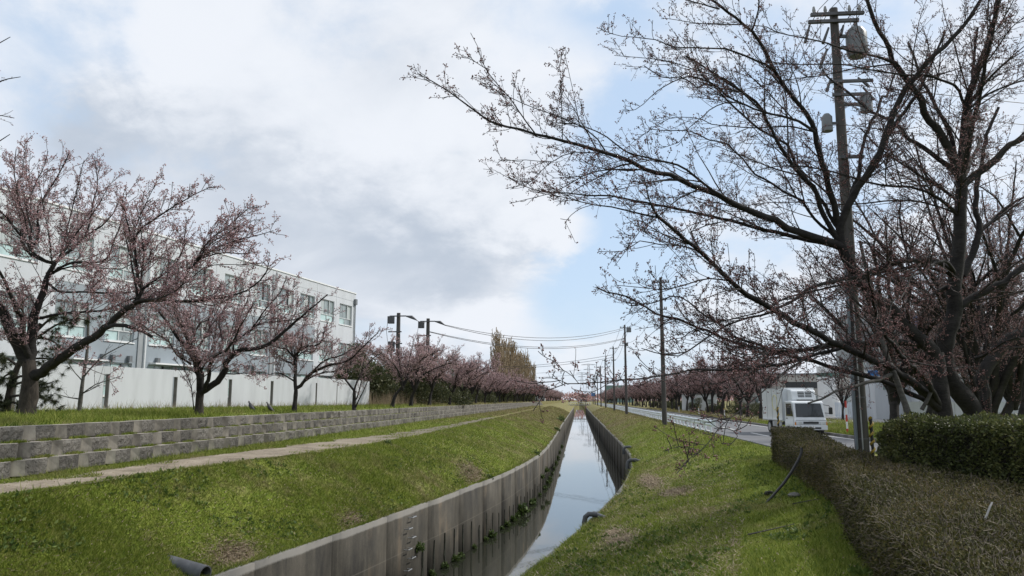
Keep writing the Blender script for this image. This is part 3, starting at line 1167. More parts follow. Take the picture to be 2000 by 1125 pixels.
def bud_mesh(g, pos, size, direction=None):
    """small three-sided spindles"""
    M = len(pos)
    d = g.normal(size=(M, 3))
    if direction is not None:
        d = d * 0.75 + direction
    d /= np.linalg.norm(d, axis=1, keepdims=True) + 1e-9
    ref = np.where(np.abs(d[:, 2:3]) > 0.8, np.array([[1.0, 0, 0]]), np.array([[0, 0, 1.0]]))
    a = np.cross(d, ref); a /= np.linalg.norm(a, axis=1, keepdims=True) + 1e-9
    b = np.cross(d, a)
    s = size[:, None]
    V = np.empty((M, 5, 3))
    V[:, 0] = pos
    mid = pos + d * s * 0.6
    for j in range(3):
        w = j * 2.0944
        V[:, 1 + j] = mid + (a * math.cos(w) + b * math.sin(w)) * s * 0.36
    V[:, 4] = pos + d * s
    i = (np.arange(M) * 5)[:, None]
    F = np.concatenate([i + np.array([[0, 2, 1]]), i + np.array([[0, 3, 2]]), i + np.array([[0, 1, 3]]),
                        i + np.array([[4, 1, 2]]), i + np.array([[4, 2, 3]]), i + np.array([[4, 3, 1]])])
    return V.reshape(-1, 3), F


def along(g, P, n_per_m, t0=0.0):
    N, K, _ = P.shape
    L = np.linalg.norm(np.diff(P, axis=1), axis=2).sum(1)
    cnt = np.floor(L * n_per_m + g.random(N)).astype(int)
    par = np.repeat(np.arange(N), cnt)
    t = t0 + (1 - t0) * g.random(len(par))
    f = t * (K - 1)
    i = np.minimum(f.astype(int), K - 2)
    fr = (f - i)[:, None]
    return P[par, i] * (1 - fr) + P[par, i + 1] * fr


def clusters(g, P, per_m, n, spread, smin, smax, tips=True, t0=0.1):
    c = along(g, P, per_m, t0)
    if tips:
        c = np.vstack([c, P[:, -1]])
    m = np.maximum(1, g.poisson(n, len(c)))
    par = np.repeat(np.arange(len(c)), m)
    off = g.normal(size=(len(par), 3))
    off /= np.linalg.norm(off, axis=1, keepdims=True) + 1e-9
    off[:, 2] -= 0.1
    pos = c[par] + off * (spread * g.random(len(par)) ** 0.6)[:, None] * 0.6
    V, F = bud_mesh(g, pos, g.uniform(smin, smax, len(par)), off)
    tone = np.clip(g.random(len(c))[par] * 0.5 + g.random(len(par)) * 0.5, 0, 1)
    return V, F, np.repeat(tone, 5)


def combine_tubes(parts):
    V, F, b = [], [], 0
    for P, Rd, S in parts:
        if len(P) == 0:
            continue
        v, q = tubes(P, Rd, S)
        V.append(v); F.append(q + b); b += len(v)
    return np.vstack(V), np.vstack(F)


def tree(name, limbs, seed, label, cat, group=None, bark='bark', twig='twig', bud='bud_dark', merge=False,
         l1=(0.33, .12, .5, 1.7), l2=(0.20, .15, .25, .75), l3=(0.11, .2, .04, .14), up=(.35, .35), bend=(.05, .05),
         budp=(7.0, 3.0, .03, .018, .034), lb=None, bark_limb=None, min_r=0.0035, kdiv=0.22, flat=1.0, out=0.0):
    g = np.random.default_rng(seed)
    base = np.array(limbs[0][0][:3])
    root = empty(name, tuple(base))
    tag(root, label, cat, group)
    L0 = []
    trunk_parts = []
    for li, poly in enumerate(limbs):
        q = [(p[0] - base[0], p[1] - base[1], p[2] - base[2], max(p[3], min_r)) for p in poly]
        ln = sum(math.dist(a[:3], b[:3]) for a, b in zip(q[:-1], q[1:]))
        K = int(np.clip(ln / kdiv, 6, 34))
        P, r = spline(q, K)
        lump = 1 + 0.045 * g.normal(size=K) * (r > 0.03)
        if li:
            P[1:-1] += g.normal(size=(K - 2, 3)) * np.minimum(r[1:-1, None] * 0.22, .018)
        S = 14 if r[0] > .2 else (10 if r[0] > .06 else 6)
        if li == 0:
            r = r * (1 + 0.35 * np.exp(-np.linspace(0, 1, K) * 9))
        v, f = tubes(P[None], (r * lump)[None], S)
        if li == 0 and r[0] > .12:
            # ribbed, fluted trunk
            ang = np.tile(np.arange(S), K) * 2 * np.pi / S
            ctr = np.repeat(P, S, axis=0)
            fl = 1 + 0.06 * np.sin(ang * 3 + 1.3) + 0.03 * g.normal(size=len(v))
            v = ctr + (v - ctr) * fl[:, None]
        if merge:
            trunk_parts.append((v, f))
        else:
            mat = M[bark] if (li == 0 or bark_limb is None) else M[bark_limb]
            np_mesh("trunk" if li == 0 else "limb", v, f, mat, root, smooth_shade=True)
        if li > 0 or len(limbs) == 1:
            # even sampling for shoots
            P2, r2 = spline(q, 20)
            L0.append((P2, r2))
    if merge:
        b, VV, FF = 0, [], []
        for v, f in trunk_parts:
            VV.append(v); FF.append(f + b); b += len(v)
        np_mesh("trunk", np.vstack(VV), np.vstack(FF), M[bark], root, smooth_shade=True)
    P0 = np.array([a for a, _ in L0]); R0 = np.array([b for _, b in L0])
    parts = []
    PA, RA = P0, R0
    if lb:
        # boughs between the limbs and the shoots
        PB, RB = spawn(g, P0, R0, lb[0], lb[1], lb[2], lb[3], 20, 25, 60, lb[4], .06, .012, rk=.55, rl=.0085, taper=.22, flat=flat, out=out)
        RB = np.maximum(RB, min_r * 1.2)
        parts.append((PB, RB, 5))
        PA, RA = np.concatenate([P0, PB]), np.concatenate([R0, RB])
    P1, R1 = spawn(g, PA, RA, l1[0], l1[1], l1[2], l1[3], 7, 28, 68, up[0], .10, bend[0], flat=flat, out=out)
    P2, R2 = spawn(g, P1, R1, l2[0], l2[1], l2[2], l2[3], 5, 28, 70, up[1], .12, bend[1], out=out * .6)
    R1 = np.maximum(R1, min_r); R2 = np.maximum(R2, min_r * .8)
    parts += [(P1, R1, 4), (P2, R2, 3)]
    if l3:
        Pa, Ra = spawn(g, P2, R2, l3[0], l3[1], l3[2], l3[3], 2, 40, 80, .3, .1, 0)
        Pb, Rb = spawn(g, P1, R1, l3[0] * 1.2, .1, l3[2], l3[3], 2, 40, 80, .3, .1, 0)
        Pc, Rc = spawn(g, PA, np.minimum(RA, .01), l3[0] * 2.2, .35, l3[2], l3[3] * 1.3, 2, 50, 85, .3, .1, 0)
        P3 = np.concatenate([Pa, Pb, Pc]); R3 = np.maximum(np.concatenate([Ra, Rb, Rc]), min_r * .6)
        parts.append((P3, R3, 3))
    V, F = combine_tubes(parts)
    np_mesh("twigs", V, F, M[twig], root, kind='stuff')
    if bud:
        per_m, n, spread, smin, smax = budp
        sets = []
        if l3:
            sets.append(clusters(g, P3, 0.0, n, spread, smin, smax, True))
        else:
            sets.append(clusters(g, P1, per_m * .5, n, spread, smin, smax, True))
        sets.append(clusters(g, P2, per_m, n, spread, smin, smax, True))
        VV, FF, TT, b = [], [], [], 0
        for v, f, tt in sets:
            VV.append(v); FF.append(f + b); TT.append(tt); b += len(v)
        np_mesh("blossom_buds", np.vstack(VV), np.vstack(FF), M[bud], root, kind='stuff', attr=np.concatenate(TT))
    return root


def vase_limbs(g, h, spread, trunk_h, r, n=5, lean=(0, 0), sub=2, rise=0.55):
    """limbs of an open cherry: short trunk, wide arching limbs"""
    top = np.array([lean[0], lean[1], trunk_h])
    limbs = [[(0, 0, -0.25, r * 1.15), (lean[0] * .25, lean[1] * .25, trunk_h * .4, r * .9), (lean[0] * .65, lean[1] * .65, trunk_h * .75, r * .8), (*top, r * .72)]]
    a0 = g.uniform(0, 6.28)
    for i in range(n):
        a = a0 + i * 6.283 / n + g.normal() * .25
        d = np.array([math.cos(a), math.sin(a), 0])
        ln = spread * g.uniform(.75, 1.1)
        hh = (h - trunk_h) * g.uniform(.7, 1.0)
        p0 = top - np.array([0, 0, trunk_h * g.uniform(0, .25)])
        pts = []
        side = np.array([-d[1], d[0], 0]) * g.normal() * .25 * ln
        for t in (0, .2, .42, .66, .85, 1.0):
            p = p0 + d * ln * t ** 1.05 + side * t * t + np.array([0, 0, hh * (t ** rise) * (1 - .12 * t)]) + g.normal(size=3) * .07 * (t > 0)
            pts.append((*p, r * .6 * (1 - .9 * t) + .006))
        limbs.append(pts)
        for s in range(sub):
            j = g.integers(1, 4)
            q0 = np.array(pts[j][:3])
            a2 = a + g.uniform(.35, .9) * (1 if s % 2 else -1)
            d2 = np.array([math.cos(a2), math.sin(a2), 0])
            l2 = ln * g.uniform(.35, .6)
            h2 = hh * g.uniform(.15, .5)
            q = []
            for t in (0, .35, .7, 1.0):
                p = q0 + d2 * l2 * t + np.array([0, 0, h2 * t ** .7]) + g.normal(size=3) * .05 * (t > 0)
                q.append((*p, pts[j][3] * .6 * (1 - .85 * t) + .005))
            limbs.append(q)
    # a leader or two
    for s in range(2):
        q0 = top
        d2 = g.normal(size=2) * .5
        q = [(q0[0] + d2[0] * t * spread * .5, q0[1] + d2[1] * t * spread * .5, q0[2] + (h - trunk_h) * 1.05 * t, r * .5 * (1 - .88 * t) + .006) for t in (0, .3, .6, .85, 1.0)]
        limbs.append(q)
    return limbs


LIMBS_OVER = [
 [(7.97,17.76,-0.04,0.206),(7.99,17.76,0.77,0.189),(8,17.76,1.3,0.181),(7.96,17.76,1.77,0.175),(7.93,17.75,2.28,0.168),(7.91,17.75,2.69,0.163)],
 [(7.93,17.75,2.28,0.157),(7.88,17.68,2.68,0.149),(7.6,17.59,2.92,0.144),(7.23,17.48,3.22,0.137),(6.97,17.39,3.54,0.132),(6.58,17.27,3.83,0.126),(6.3,17.18,4.11,0.122),(6.12,17.11,4.37,0.118),(5.94,17.04,4.64,0.115),(5.78,16.97,4.96,0.111)],
 [(5.78,16.97,4.96,0.099),(5.78,16.91,5.44,0.091),(5.87,16.88,5.74,0.087),(6.02,16.86,6.01,0.084),(6.24,16.83,6.36,0.079),(6.48,16.8,6.72,0.075),(6.66,16.77,7.04,0.071),(6.82,16.73,7.52,0.066),(6.95,16.7,7.82,0.063),(7.1,16.67,8.17,0.06),(7.26,16.65,8.44,0.057),(7.56,16.62,8.8,0.053),(7.83,16.59,9.1,0.05),(8.19,16.57,9.42,0.046),(8.53,16.54,9.8,0.042),(8.89,16.49,10.34,0.037),(9.18,16.46,10.79,0.033)],
 [(6.96,17.27,7.43,0.053),(7.2,17.34,7.8,0.047),(7.65,17.47,8.36,0.041),(7.95,17.56,8.78,0.037),(8.47,17.73,9.74,0.028),(8.74,17.82,10.3,0.024)],
 [(5.78,16.97,4.96,0.093),(5.22,16.68,5.09,0.084),(4.72,16.43,5.2,0.078),(4.08,16.09,5.4,0.07),(3.61,15.84,5.53,0.065),(3.15,15.59,5.67,0.06),(2.81,15.39,5.8,0.056),(2.4,15.16,5.89,0.052),(1.94,14.89,6.04,0.047),(1.41,14.59,6.08,0.043),(1.08,14.39,6.19,0.039),(0.73,14.17,6.27,0.036),(0.24,13.87,6.34,0.032),(-0.24,13.57,6.38,0.028),(-0.73,13.26,6.42,0.023),(-1.04,13.05,6.45,0.021),(-1.41,12.81,6.46,0.018),(-1.73,12.55,6.61,0.015),(-2.07,12.26,6.8,0.011),(-2.32,12.05,6.91,0.009),(-2.6,11.82,7.01,0.006)],
 [(3.1,15.33,5.63,0.032),(2.7,15.1,5.81,0.028),(2.26,14.84,6.09,0.024),(2,14.69,6.21,0.022),(1.63,14.5,6.24,0.02),(1.12,14.23,6.3,0.017),(0.99,14.16,6.3,0.016),(0.5,13.85,6.58,0.013),(0.06,13.59,6.68,0.011),(-0.23,13.43,6.67,0.01)],
 [(-0.71,12.89,6.29,0.014),(-0.93,12.71,6.55,0.011),(-1.07,12.57,6.76,0.01),(-1.31,12.38,6.99,0.008),(-1.53,12.19,7.24,0.007),(-1.61,12.04,7.5,0.005),(-1.73,11.89,7.72,0.004)],
 [(-1.53,12.21,7.24,0.008),(-1.76,12.03,7.33,0.005),(-1.97,11.87,7.36,0.003)],
 [(0.54,13.7,6.21,0.015),(0.43,13.62,6.39,0.014),(0.13,13.48,6.59,0.012),(-0.2,13.33,6.72,0.01),(-0.56,13.18,6.81,0.009),(-0.85,13.06,6.88,0.008),(-1.13,12.93,6.98,0.007),(-1.63,12.71,7.18,0.005)],
 [(-0.24,13.23,6.27,0.009),(-0.25,13.16,6.83,0.007),(-0.26,13.08,7.49,0.005),(-0.34,13.02,7.91,0.004)],
 [(0.07,13.46,6.63,0.009),(0,13.38,7.05,0.006),(-0.09,13.31,7.48,0.005),(-0.18,13.23,7.9,0.003)],
 [(0.45,13.59,6.13,0.012),(-0.11,13.24,6.04,0.009),(-0.43,13.02,5.81,0.007),(-0.83,12.76,5.77,0.006),(-1.31,12.43,5.66,0.004)],
 [(-0.44,13.11,5.84,0.007),(-0.68,12.91,5.55,0.006),(-0.84,12.78,5.35,0.005),(-1.2,12.54,5.21,0.004)],
 [(1.14,14.05,5.95,0.015),(0.62,13.72,5.85,0.012),(0.21,13.45,5.71,0.01),(-0.12,13.2,5.45,0.008),(-0.44,12.96,5.23,0.006),(-1.12,12.45,4.92,0.004)],
 [(2.31,14.55,5.65,0.015),(1.87,14.25,5.38,0.012),(1.55,13.98,5.04,0.01),(1.19,13.7,4.74,0.008),(0.93,13.42,4.36,0.006),(0.64,13.1,3.94,0.004)],
 [(5.79,16.97,5.28,0.076),(5.62,16.77,5.65,0.069),(5.53,16.61,5.97,0.065),(5.38,16.44,6.27,0.061),(5.22,16.21,6.71,0.056),(5.1,16.06,6.97,0.053),(5.02,15.9,7.28,0.05),(4.78,15.69,7.59,0.046),(4.52,15.51,7.83,0.043),(4.24,15.3,8.07,0.04),(4.04,15.13,8.3,0.037),(3.85,14.95,8.58,0.034),(3.57,14.7,8.9,0.03),(3.35,14.56,9.02,0.028),(3.09,14.39,9.14,0.026),(2.86,14.25,9.25,0.024),(2.65,14.12,9.33,0.023),(2.24,13.85,9.51,0.019)],
 [(3.95,14.8,8.16,0.026),(3.68,14.65,8.24,0.023),(3.39,14.49,8.3,0.021),(3.1,14.34,8.35,0.019),(2.86,14.22,8.36,0.017),(2.47,14.02,8.31,0.015),(1.84,13.68,8.17,0.012),(1.57,13.52,8.24,0.01),(1.1,13.26,8.2,0.008),(0.76,13.08,8.16,0.006),(0.46,12.89,8.2,0.005)],
 [(3.23,14.13,8.8,0.015),(2.54,13.74,8.64,0.01),(2.21,13.54,8.58,0.008),(1.64,13.19,8.51,0.005)],
 [(3.43,14.25,8.74,0.02),(3.5,14.07,8.97,0.014),(3.5,13.86,9.24,0.01)],
 [(2.71,13.69,8.91,0.019),(2.34,13.39,8.86,0.012),(2.02,13.14,8.82,0.007),(1.88,13.01,8.83,0.005)],
 [(4.95,15.69,7.15,0.032),(4.85,15.63,7.19,0.031),(4.56,15.45,7.31,0.028),(4.22,15.26,7.35,0.025),(3.78,15.02,7.36,0.022),(3.32,14.75,7.44,0.019),(2.97,14.53,7.52,0.017),(2.77,14.38,7.65,0.016),(2.43,14.16,7.73,0.013),(2.14,13.99,7.73,0.012),(1.83,13.8,7.55,0.01),(1.47,13.55,7.25,0.008),(1.14,13.29,6.86,0.006),(0.88,13.13,6.74,0.005)],
 [(3.57,14.56,7.26,0.018),(3.1,14.25,7.58,0.014),(2.81,14.08,7.71,0.013),(2.38,13.84,7.74,0.011),(1.99,13.63,7.79,0.009),(1.59,13.41,7.81,0.008),(0.7,12.91,7.7,0.005)],
 [(3.28,14.54,7.36,0.015),(2.91,14.3,7.31,0.012),(2.57,14.08,7.11,0.01),(2.34,13.89,6.86,0.009),(2.07,13.67,6.59,0.007),(1.89,13.48,6.28,0.006),(1.49,13.18,6.05,0.004)],
 [(5.7,16.96,5.1,0.064),(5.41,16.7,5.51,0.056),(5.2,16.5,5.86,0.051),(5.09,16.35,6.13,0.048),(4.79,16.16,6.32,0.044),(4.53,15.97,6.57,0.041),(4.2,15.71,6.9,0.036),(4.1,15.6,7.08,0.034),(3.9,15.4,7.36,0.031),(3.74,15.24,7.6,0.028),(3.47,15.06,7.76,0.026),(3.02,14.79,7.93,0.022),(2.47,14.44,8.14,0.017),(2.15,14.24,8.25,0.015)],
 [(7.93,17.75,1.44,0.103),(7.52,17.41,1.75,0.094),(6.93,16.95,2.09,0.086),(6.39,16.54,2.33,0.079),(5.78,16.09,2.53,0.072),(5.32,15.74,2.68,0.068),(4.95,15.46,2.77,0.064),(4.65,15.22,2.89,0.061),(4.13,14.79,3.07,0.055),(3.63,14.36,3.26,0.05),(3.27,14.02,3.42,0.047),(2.97,13.76,3.51,0.044),(2.66,13.42,3.7,0.04),(2.34,13.06,3.9,0.036),(2.07,12.73,4.08,0.033),(1.7,12.32,4.25,0.03),(1.46,12.02,4.39,0.027),(1.24,11.75,4.49,0.025)],
 [(1.27,11.95,4.51,0.017),(1.02,11.87,4.54,0.015),(0.59,11.72,4.63,0.012),(0.19,11.59,4.66,0.009),(-0.2,11.45,4.74,0.007),(-0.67,11.28,4.79,0.005)],
 [(1.26,11.85,4.52,0.017),(1.14,11.71,4.7,0.011),(1.08,11.58,4.88,0.008),(1.01,11.43,5.08,0.004)],
 [(2.16,13.24,4.18,0.016),(1.76,12.91,4.24,0.013),(1.38,12.61,4.2,0.01),(1.02,12.31,4.21,0.008),(0.75,12.04,4,0.006),(0.34,11.67,3.92,0.004)],
 [(2.75,13.89,3.77,0.015),(2.26,13.52,3.76,0.012),(1.76,13.11,3.57,0.009),(1.38,12.8,3.48,0.007),(0.93,12.41,3.47,0.006),(0.58,12.1,3.46,0.004)],
 [(2.19,13.24,4.12,0.016),(1.94,12.97,4.47,0.012),(2.18,12.83,4.57,0.01),(2.49,12.67,4.59,0.008),(2.79,12.5,4.57,0.006),(3.11,12.32,4.49,0.004)],
 [(7.73,17.74,2.83,0.06),(7.03,17.35,2.9,0.052),(6.41,17,2.85,0.047),(5.59,16.52,2.83,0.041),(4.91,16.11,2.72,0.035),(4.41,15.81,2.64,0.032),(3.88,15.46,2.6,0.028),(3.47,15.18,2.73,0.025),(3.02,14.87,2.82,0.022),(2.76,14.66,2.96,0.02),(2.56,14.48,3.1,0.018),(2.28,14.26,3.23,0.016),(2.05,14.05,3.39,0.014),(1.76,13.81,3.51,0.012),(1.36,13.5,3.35,0.01),(0.89,13.13,3.25,0.007)],
 [(5.89,16.57,2.85,0.04),(5.26,16.04,2.68,0.035),(4.74,15.59,2.57,0.032),(4.31,15.19,2.44,0.029),(3.86,14.76,2.32,0.027),(3.37,14.29,2.26,0.024),(2.9,13.81,2.19,0.021),(2.46,13.35,2.15,0.019),(2.04,12.88,2.15,0.017),(1.8,12.6,2.13,0.016),(1.52,12.26,2.06,0.014),(1.23,11.89,2.01,0.013),(0.92,11.49,1.96,0.011),(0.5,10.88,1.92,0.009),(0.2,10.43,1.88,0.008),(-0.02,10.05,1.86,0.007),(-0.15,9.83,1.86,0.006),(-0.24,9.66,1.82,0.006),(-0.44,9.28,1.75,0.005),(-0.57,8.98,1.7,0.004)],
 [(0.43,10.38,1.89,0.007),(0.28,10.12,1.8,0.005),(0.1,9.82,1.71,0.004),(0.03,9.64,1.64,0.003)],
 [(-0,9.64,1.85,0.005),(-0.08,9.45,1.94,0.004),(-0.16,9.29,1.99,0.003),(-0.2,9.22,2.01,0.002)],
 [(-0.15,9.32,1.85,0.005),(-0.25,9.2,1.89,0.004),(-0.34,9.11,1.91,0.003),(-0.43,9,1.9,0.002)],
 [(4.92,14.48,3.72,0.017),(4.17,13.55,3.3,0.013),(3.68,12.84,2.97,0.01),(3.3,12.3,2.74,0.009),(2.83,11.52,2.41,0.007),(2.47,10.86,2.14,0.005),(2.12,10.2,1.92,0.004),(1.85,9.7,1.78,0.003)],
 [(4.39,13.93,2.66,0.017),(4.1,13.6,2.5,0.015),(3.74,13.19,2.31,0.013),(3.28,12.65,2.09,0.011),(2.82,12.02,1.8,0.009),(2.52,11.58,1.62,0.008),(2.18,11.09,1.45,0.007),(1.87,10.6,1.28,0.006),(1.66,10.2,1.11,0.005),(1.5,9.9,1.02,0.004),(1.29,9.52,0.93,0.003),(1.11,9.13,0.81,0.003)],
 [(1.49,9.87,1.03,0.005),(1.37,9.73,1.06,0.004),(1.19,9.53,1.09,0.003),(1.01,9.32,1.06,0.002)],
 [(1.8,10.19,1.29,0.005),(1.91,10.08,1.28,0.004),(1.98,9.96,1.21,0.003),(1.84,9.8,1.09,0.002)],
]
LIMBS_UPRIGHT = [
 [(8.92,18.44,-0.27,0.236),(8.93,18.39,0.63,0.214),(8.93,18.35,1.33,0.202),(8.78,18.32,1.6,0.197),(8.55,18.28,1.9,0.19),(8.38,18.24,2.21,0.185),(8.31,18.22,2.58,0.179),(8.37,18.2,3.05,0.172),(8.54,18.19,3.46,0.166),(8.62,18.17,3.83,0.161),(8.61,18.15,4.19,0.156),(8.71,18.13,4.69,0.15),(8.82,18.11,5.33,0.142),(8.86,18.08,5.97,0.134),(8.93,18.06,6.45,0.128),(8.92,18.04,6.74,0.125)],
 [(8.92,18.04,6.67,0.112),(8.76,17.89,7.06,0.101),(8.54,17.74,7.38,0.093),(8.32,17.6,7.7,0.086),(8.02,17.43,8,0.079),(7.88,17.3,8.31,0.073),(7.67,17.18,8.53,0.068),(7.41,17.04,8.8,0.063),(7.24,16.93,9.02,0.059),(7.06,16.82,9.2,0.055),(6.92,16.68,9.53,0.05),(6.67,16.53,9.82,0.045),(6.49,16.36,10.19,0.039),(6.36,16.21,10.55,0.034)],
 [(8.92,18.04,6.67,0.112),(8.94,17.96,7.14,0.101),(8.95,17.91,7.45,0.095),(9.01,17.81,8.07,0.085),(9.06,17.75,8.45,0.08),(9.14,17.71,8.76,0.075),(9.27,17.66,9.1,0.07),(9.43,17.59,9.56,0.064),(9.61,17.51,10.09,0.057),(9.77,17.4,10.8,0.048),(9.87,17.32,11.32,0.042)],
 [(9.06,17.75,8.3,0.031),(9.13,17.74,8.35,0.029),(9.35,17.72,8.56,0.026),(9.59,17.7,8.68,0.023),(10,17.67,8.85,0.019),(10.3,17.65,8.93,0.017),(10.85,17.61,9.1,0.012)],
 [(9.08,17.85,8.4,0.037),(8.75,17.52,8.76,0.032),(8.31,17.25,8.83,0.029),(7.9,17,8.86,0.027),(7.28,16.65,8.73,0.024),(6.29,16.05,8.63,0.019),(5.48,15.54,8.55,0.015),(4.46,14.87,8.28,0.011),(3.73,14.38,8.14,0.008)],
 [(7.11,16.68,9.01,0.035),(6.76,16.44,9.03,0.031),(6.23,16.08,9.01,0.026),(5.78,15.78,8.95,0.023),(5.35,15.46,8.94,0.02),(4.99,15.2,8.91,0.017),(4.47,14.83,8.84,0.014),(3.98,14.45,8.76,0.011),(3.72,14.24,8.78,0.01),(3.34,13.94,8.69,0.007)],
 [(8.94,18.04,6.58,0.087),(9.1,18.08,6.71,0.084),(9.43,18.16,6.96,0.078),(9.79,18.24,7.2,0.074),(10.07,18.3,7.49,0.07),(10.36,18.37,7.67,0.066),(11.04,18.52,8.08,0.059),(11.9,18.7,8.64,0.051)],
 [(8.53,18.11,3.6,0.094),(8.7,18.14,3.73,0.091),(9.01,18.19,3.95,0.086),(9.45,18.27,4.18,0.081),(9.97,18.36,4.44,0.076),(10.33,18.42,4.72,0.072),(11.14,18.56,5.22,0.065),(11.97,18.71,5.85,0.057)],
 [(9.23,18.67,-0.29,0.174),(9.37,18.8,0.84,0.158),(9.43,18.91,1.9,0.147),(9.51,18.96,2.32,0.143),(9.86,19.04,2.74,0.138),(10.28,19.13,3.11,0.133),(10.62,19.19,3.24,0.131),(11.47,19.36,3.86,0.123),(12.49,19.56,4.63,0.113)],
 [(9.47,19.49,4.67,0.094),(9.87,19.67,5.32,0.081),(10.15,19.8,5.87,0.074),(10.15,19.91,6.4,0.067),(10.28,20.06,7.15,0.059),(10.47,20.15,7.59,0.054),(10.77,20.34,8.48,0.045),(11.28,20.55,9.39,0.035)],
 [(10.19,19.96,5.89,0.055),(10.64,20.1,6.21,0.046),(11.06,20.24,6.57,0.039),(11.62,20.41,6.88,0.031),(12.44,20.66,7.41,0.021)],
 [(8.57,18.01,4.38,0.062),(8.42,17.85,4.56,0.059),(8.1,17.63,4.67,0.055),(7.77,17.42,4.73,0.052),(7.15,17.04,4.65,0.048),(6.76,16.79,4.55,0.045),(6.21,16.43,4.31,0.041),(5.47,15.93,4.1,0.036),(4.61,15.33,3.85,0.03),(4.26,15.04,3.62,0.027),(3.91,14.77,3.43,0.025),(3.43,14.38,3.21,0.022),(2.99,14.03,3.1,0.019),(2.55,13.65,2.92,0.016),(2.27,13.39,2.75,0.014),(1.99,13.12,2.57,0.013),(1.66,12.79,2.37,0.01),(1.34,12.48,2.38,0.009),(0.99,12.13,2.45,0.007)],
 [(8.77,18.03,5.88,0.044),(8.62,17.92,6,0.041),(8.31,17.72,6.15,0.038),(7.92,17.49,6.28,0.034),(7.35,17.17,6.34,0.03),(6.79,16.87,6.29,0.027),(6.18,16.52,6.3,0.023),(5.55,16.14,6.38,0.019),(5.1,15.87,6.4,0.017),(4.7,15.63,6.4,0.014),(4.05,15.23,6.3,0.011),(3.45,14.86,6.09,0.008)],
 [(8.9,18.14,6.21,0.044),(8.83,18.16,6.29,0.042),(8.53,18.25,6.62,0.036),(8.26,18.32,6.84,0.033),(8.05,18.37,7.03,0.03),(7.67,18.47,7.37,0.025),(7.42,18.53,7.61,0.022),(7.24,18.58,7.84,0.02),(6.97,18.67,8.27,0.016)],
 [(9.19,18.67,1.43,0.058),(9.02,18.42,1.89,0.053),(8.8,18.17,2.35,0.049),(8.65,17.99,2.69,0.046),(8.54,17.81,3.02,0.043)],
 [(9.04,18.35,2.59,0.038),(9.11,17.93,2.68,0.03),(9.16,17.35,2.87,0.021),(9.21,16.67,2.97,0.013),(9.25,15.86,2.96,0.005)],
 [(8.54,18.31,4.25,0.051),(8.19,18.06,4.1,0.043),(7.66,17.66,3.81,0.035),(7.26,17.33,3.95,0.029),(6.91,16.95,4.23,0.022),(6.65,16.64,4.46,0.017)],
 [(7.58,18.23,3.29,0.044),(7.52,18.14,3.76,0.038),(7.64,18.07,4.22,0.034),(7.58,17.97,4.8,0.029),(7.5,17.9,5.15,0.026),(7.37,17.78,5.73,0.022),(7.41,17.71,6.19,0.018)],
]
LIMBS_SLIM = [
 [(6.77,16.65,-0.1,0.083),(6.8,16.65,0.72,0.07),(6.8,16.65,1.27,0.064),(6.67,16.64,1.78,0.059),(6.58,16.63,2.11,0.055),(6.46,16.62,2.45,0.052),(6.37,16.61,2.8,0.049),(6.32,16.61,3.28,0.044),(6.27,16.61,3.58,0.042),(6.22,16.6,4.02,0.038),(6.11,16.59,4.46,0.034),(6.03,16.59,5.02,0.03)],
 [(6.48,16.62,2.17,0.045),(6.1,16.29,2.05,0.039),(5.77,16,2,0.034),(5.45,15.7,1.92,0.03),(5.16,15.43,1.87,0.027),(4.88,15.17,1.82,0.024),(4.67,14.95,1.73,0.022),(4.44,14.72,1.65,0.019),(4.14,14.41,1.59,0.016)],
 [(7.29,17.2,1.44,0.047),(7.52,17.13,1.88,0.039),(7.44,17.08,2.09,0.036),(7.16,16.99,2.36,0.032),(6.89,16.9,2.63,0.028),(6.66,16.82,2.95,0.024),(6.56,16.73,3.38,0.02),(6.39,16.62,3.91,0.015)],
]
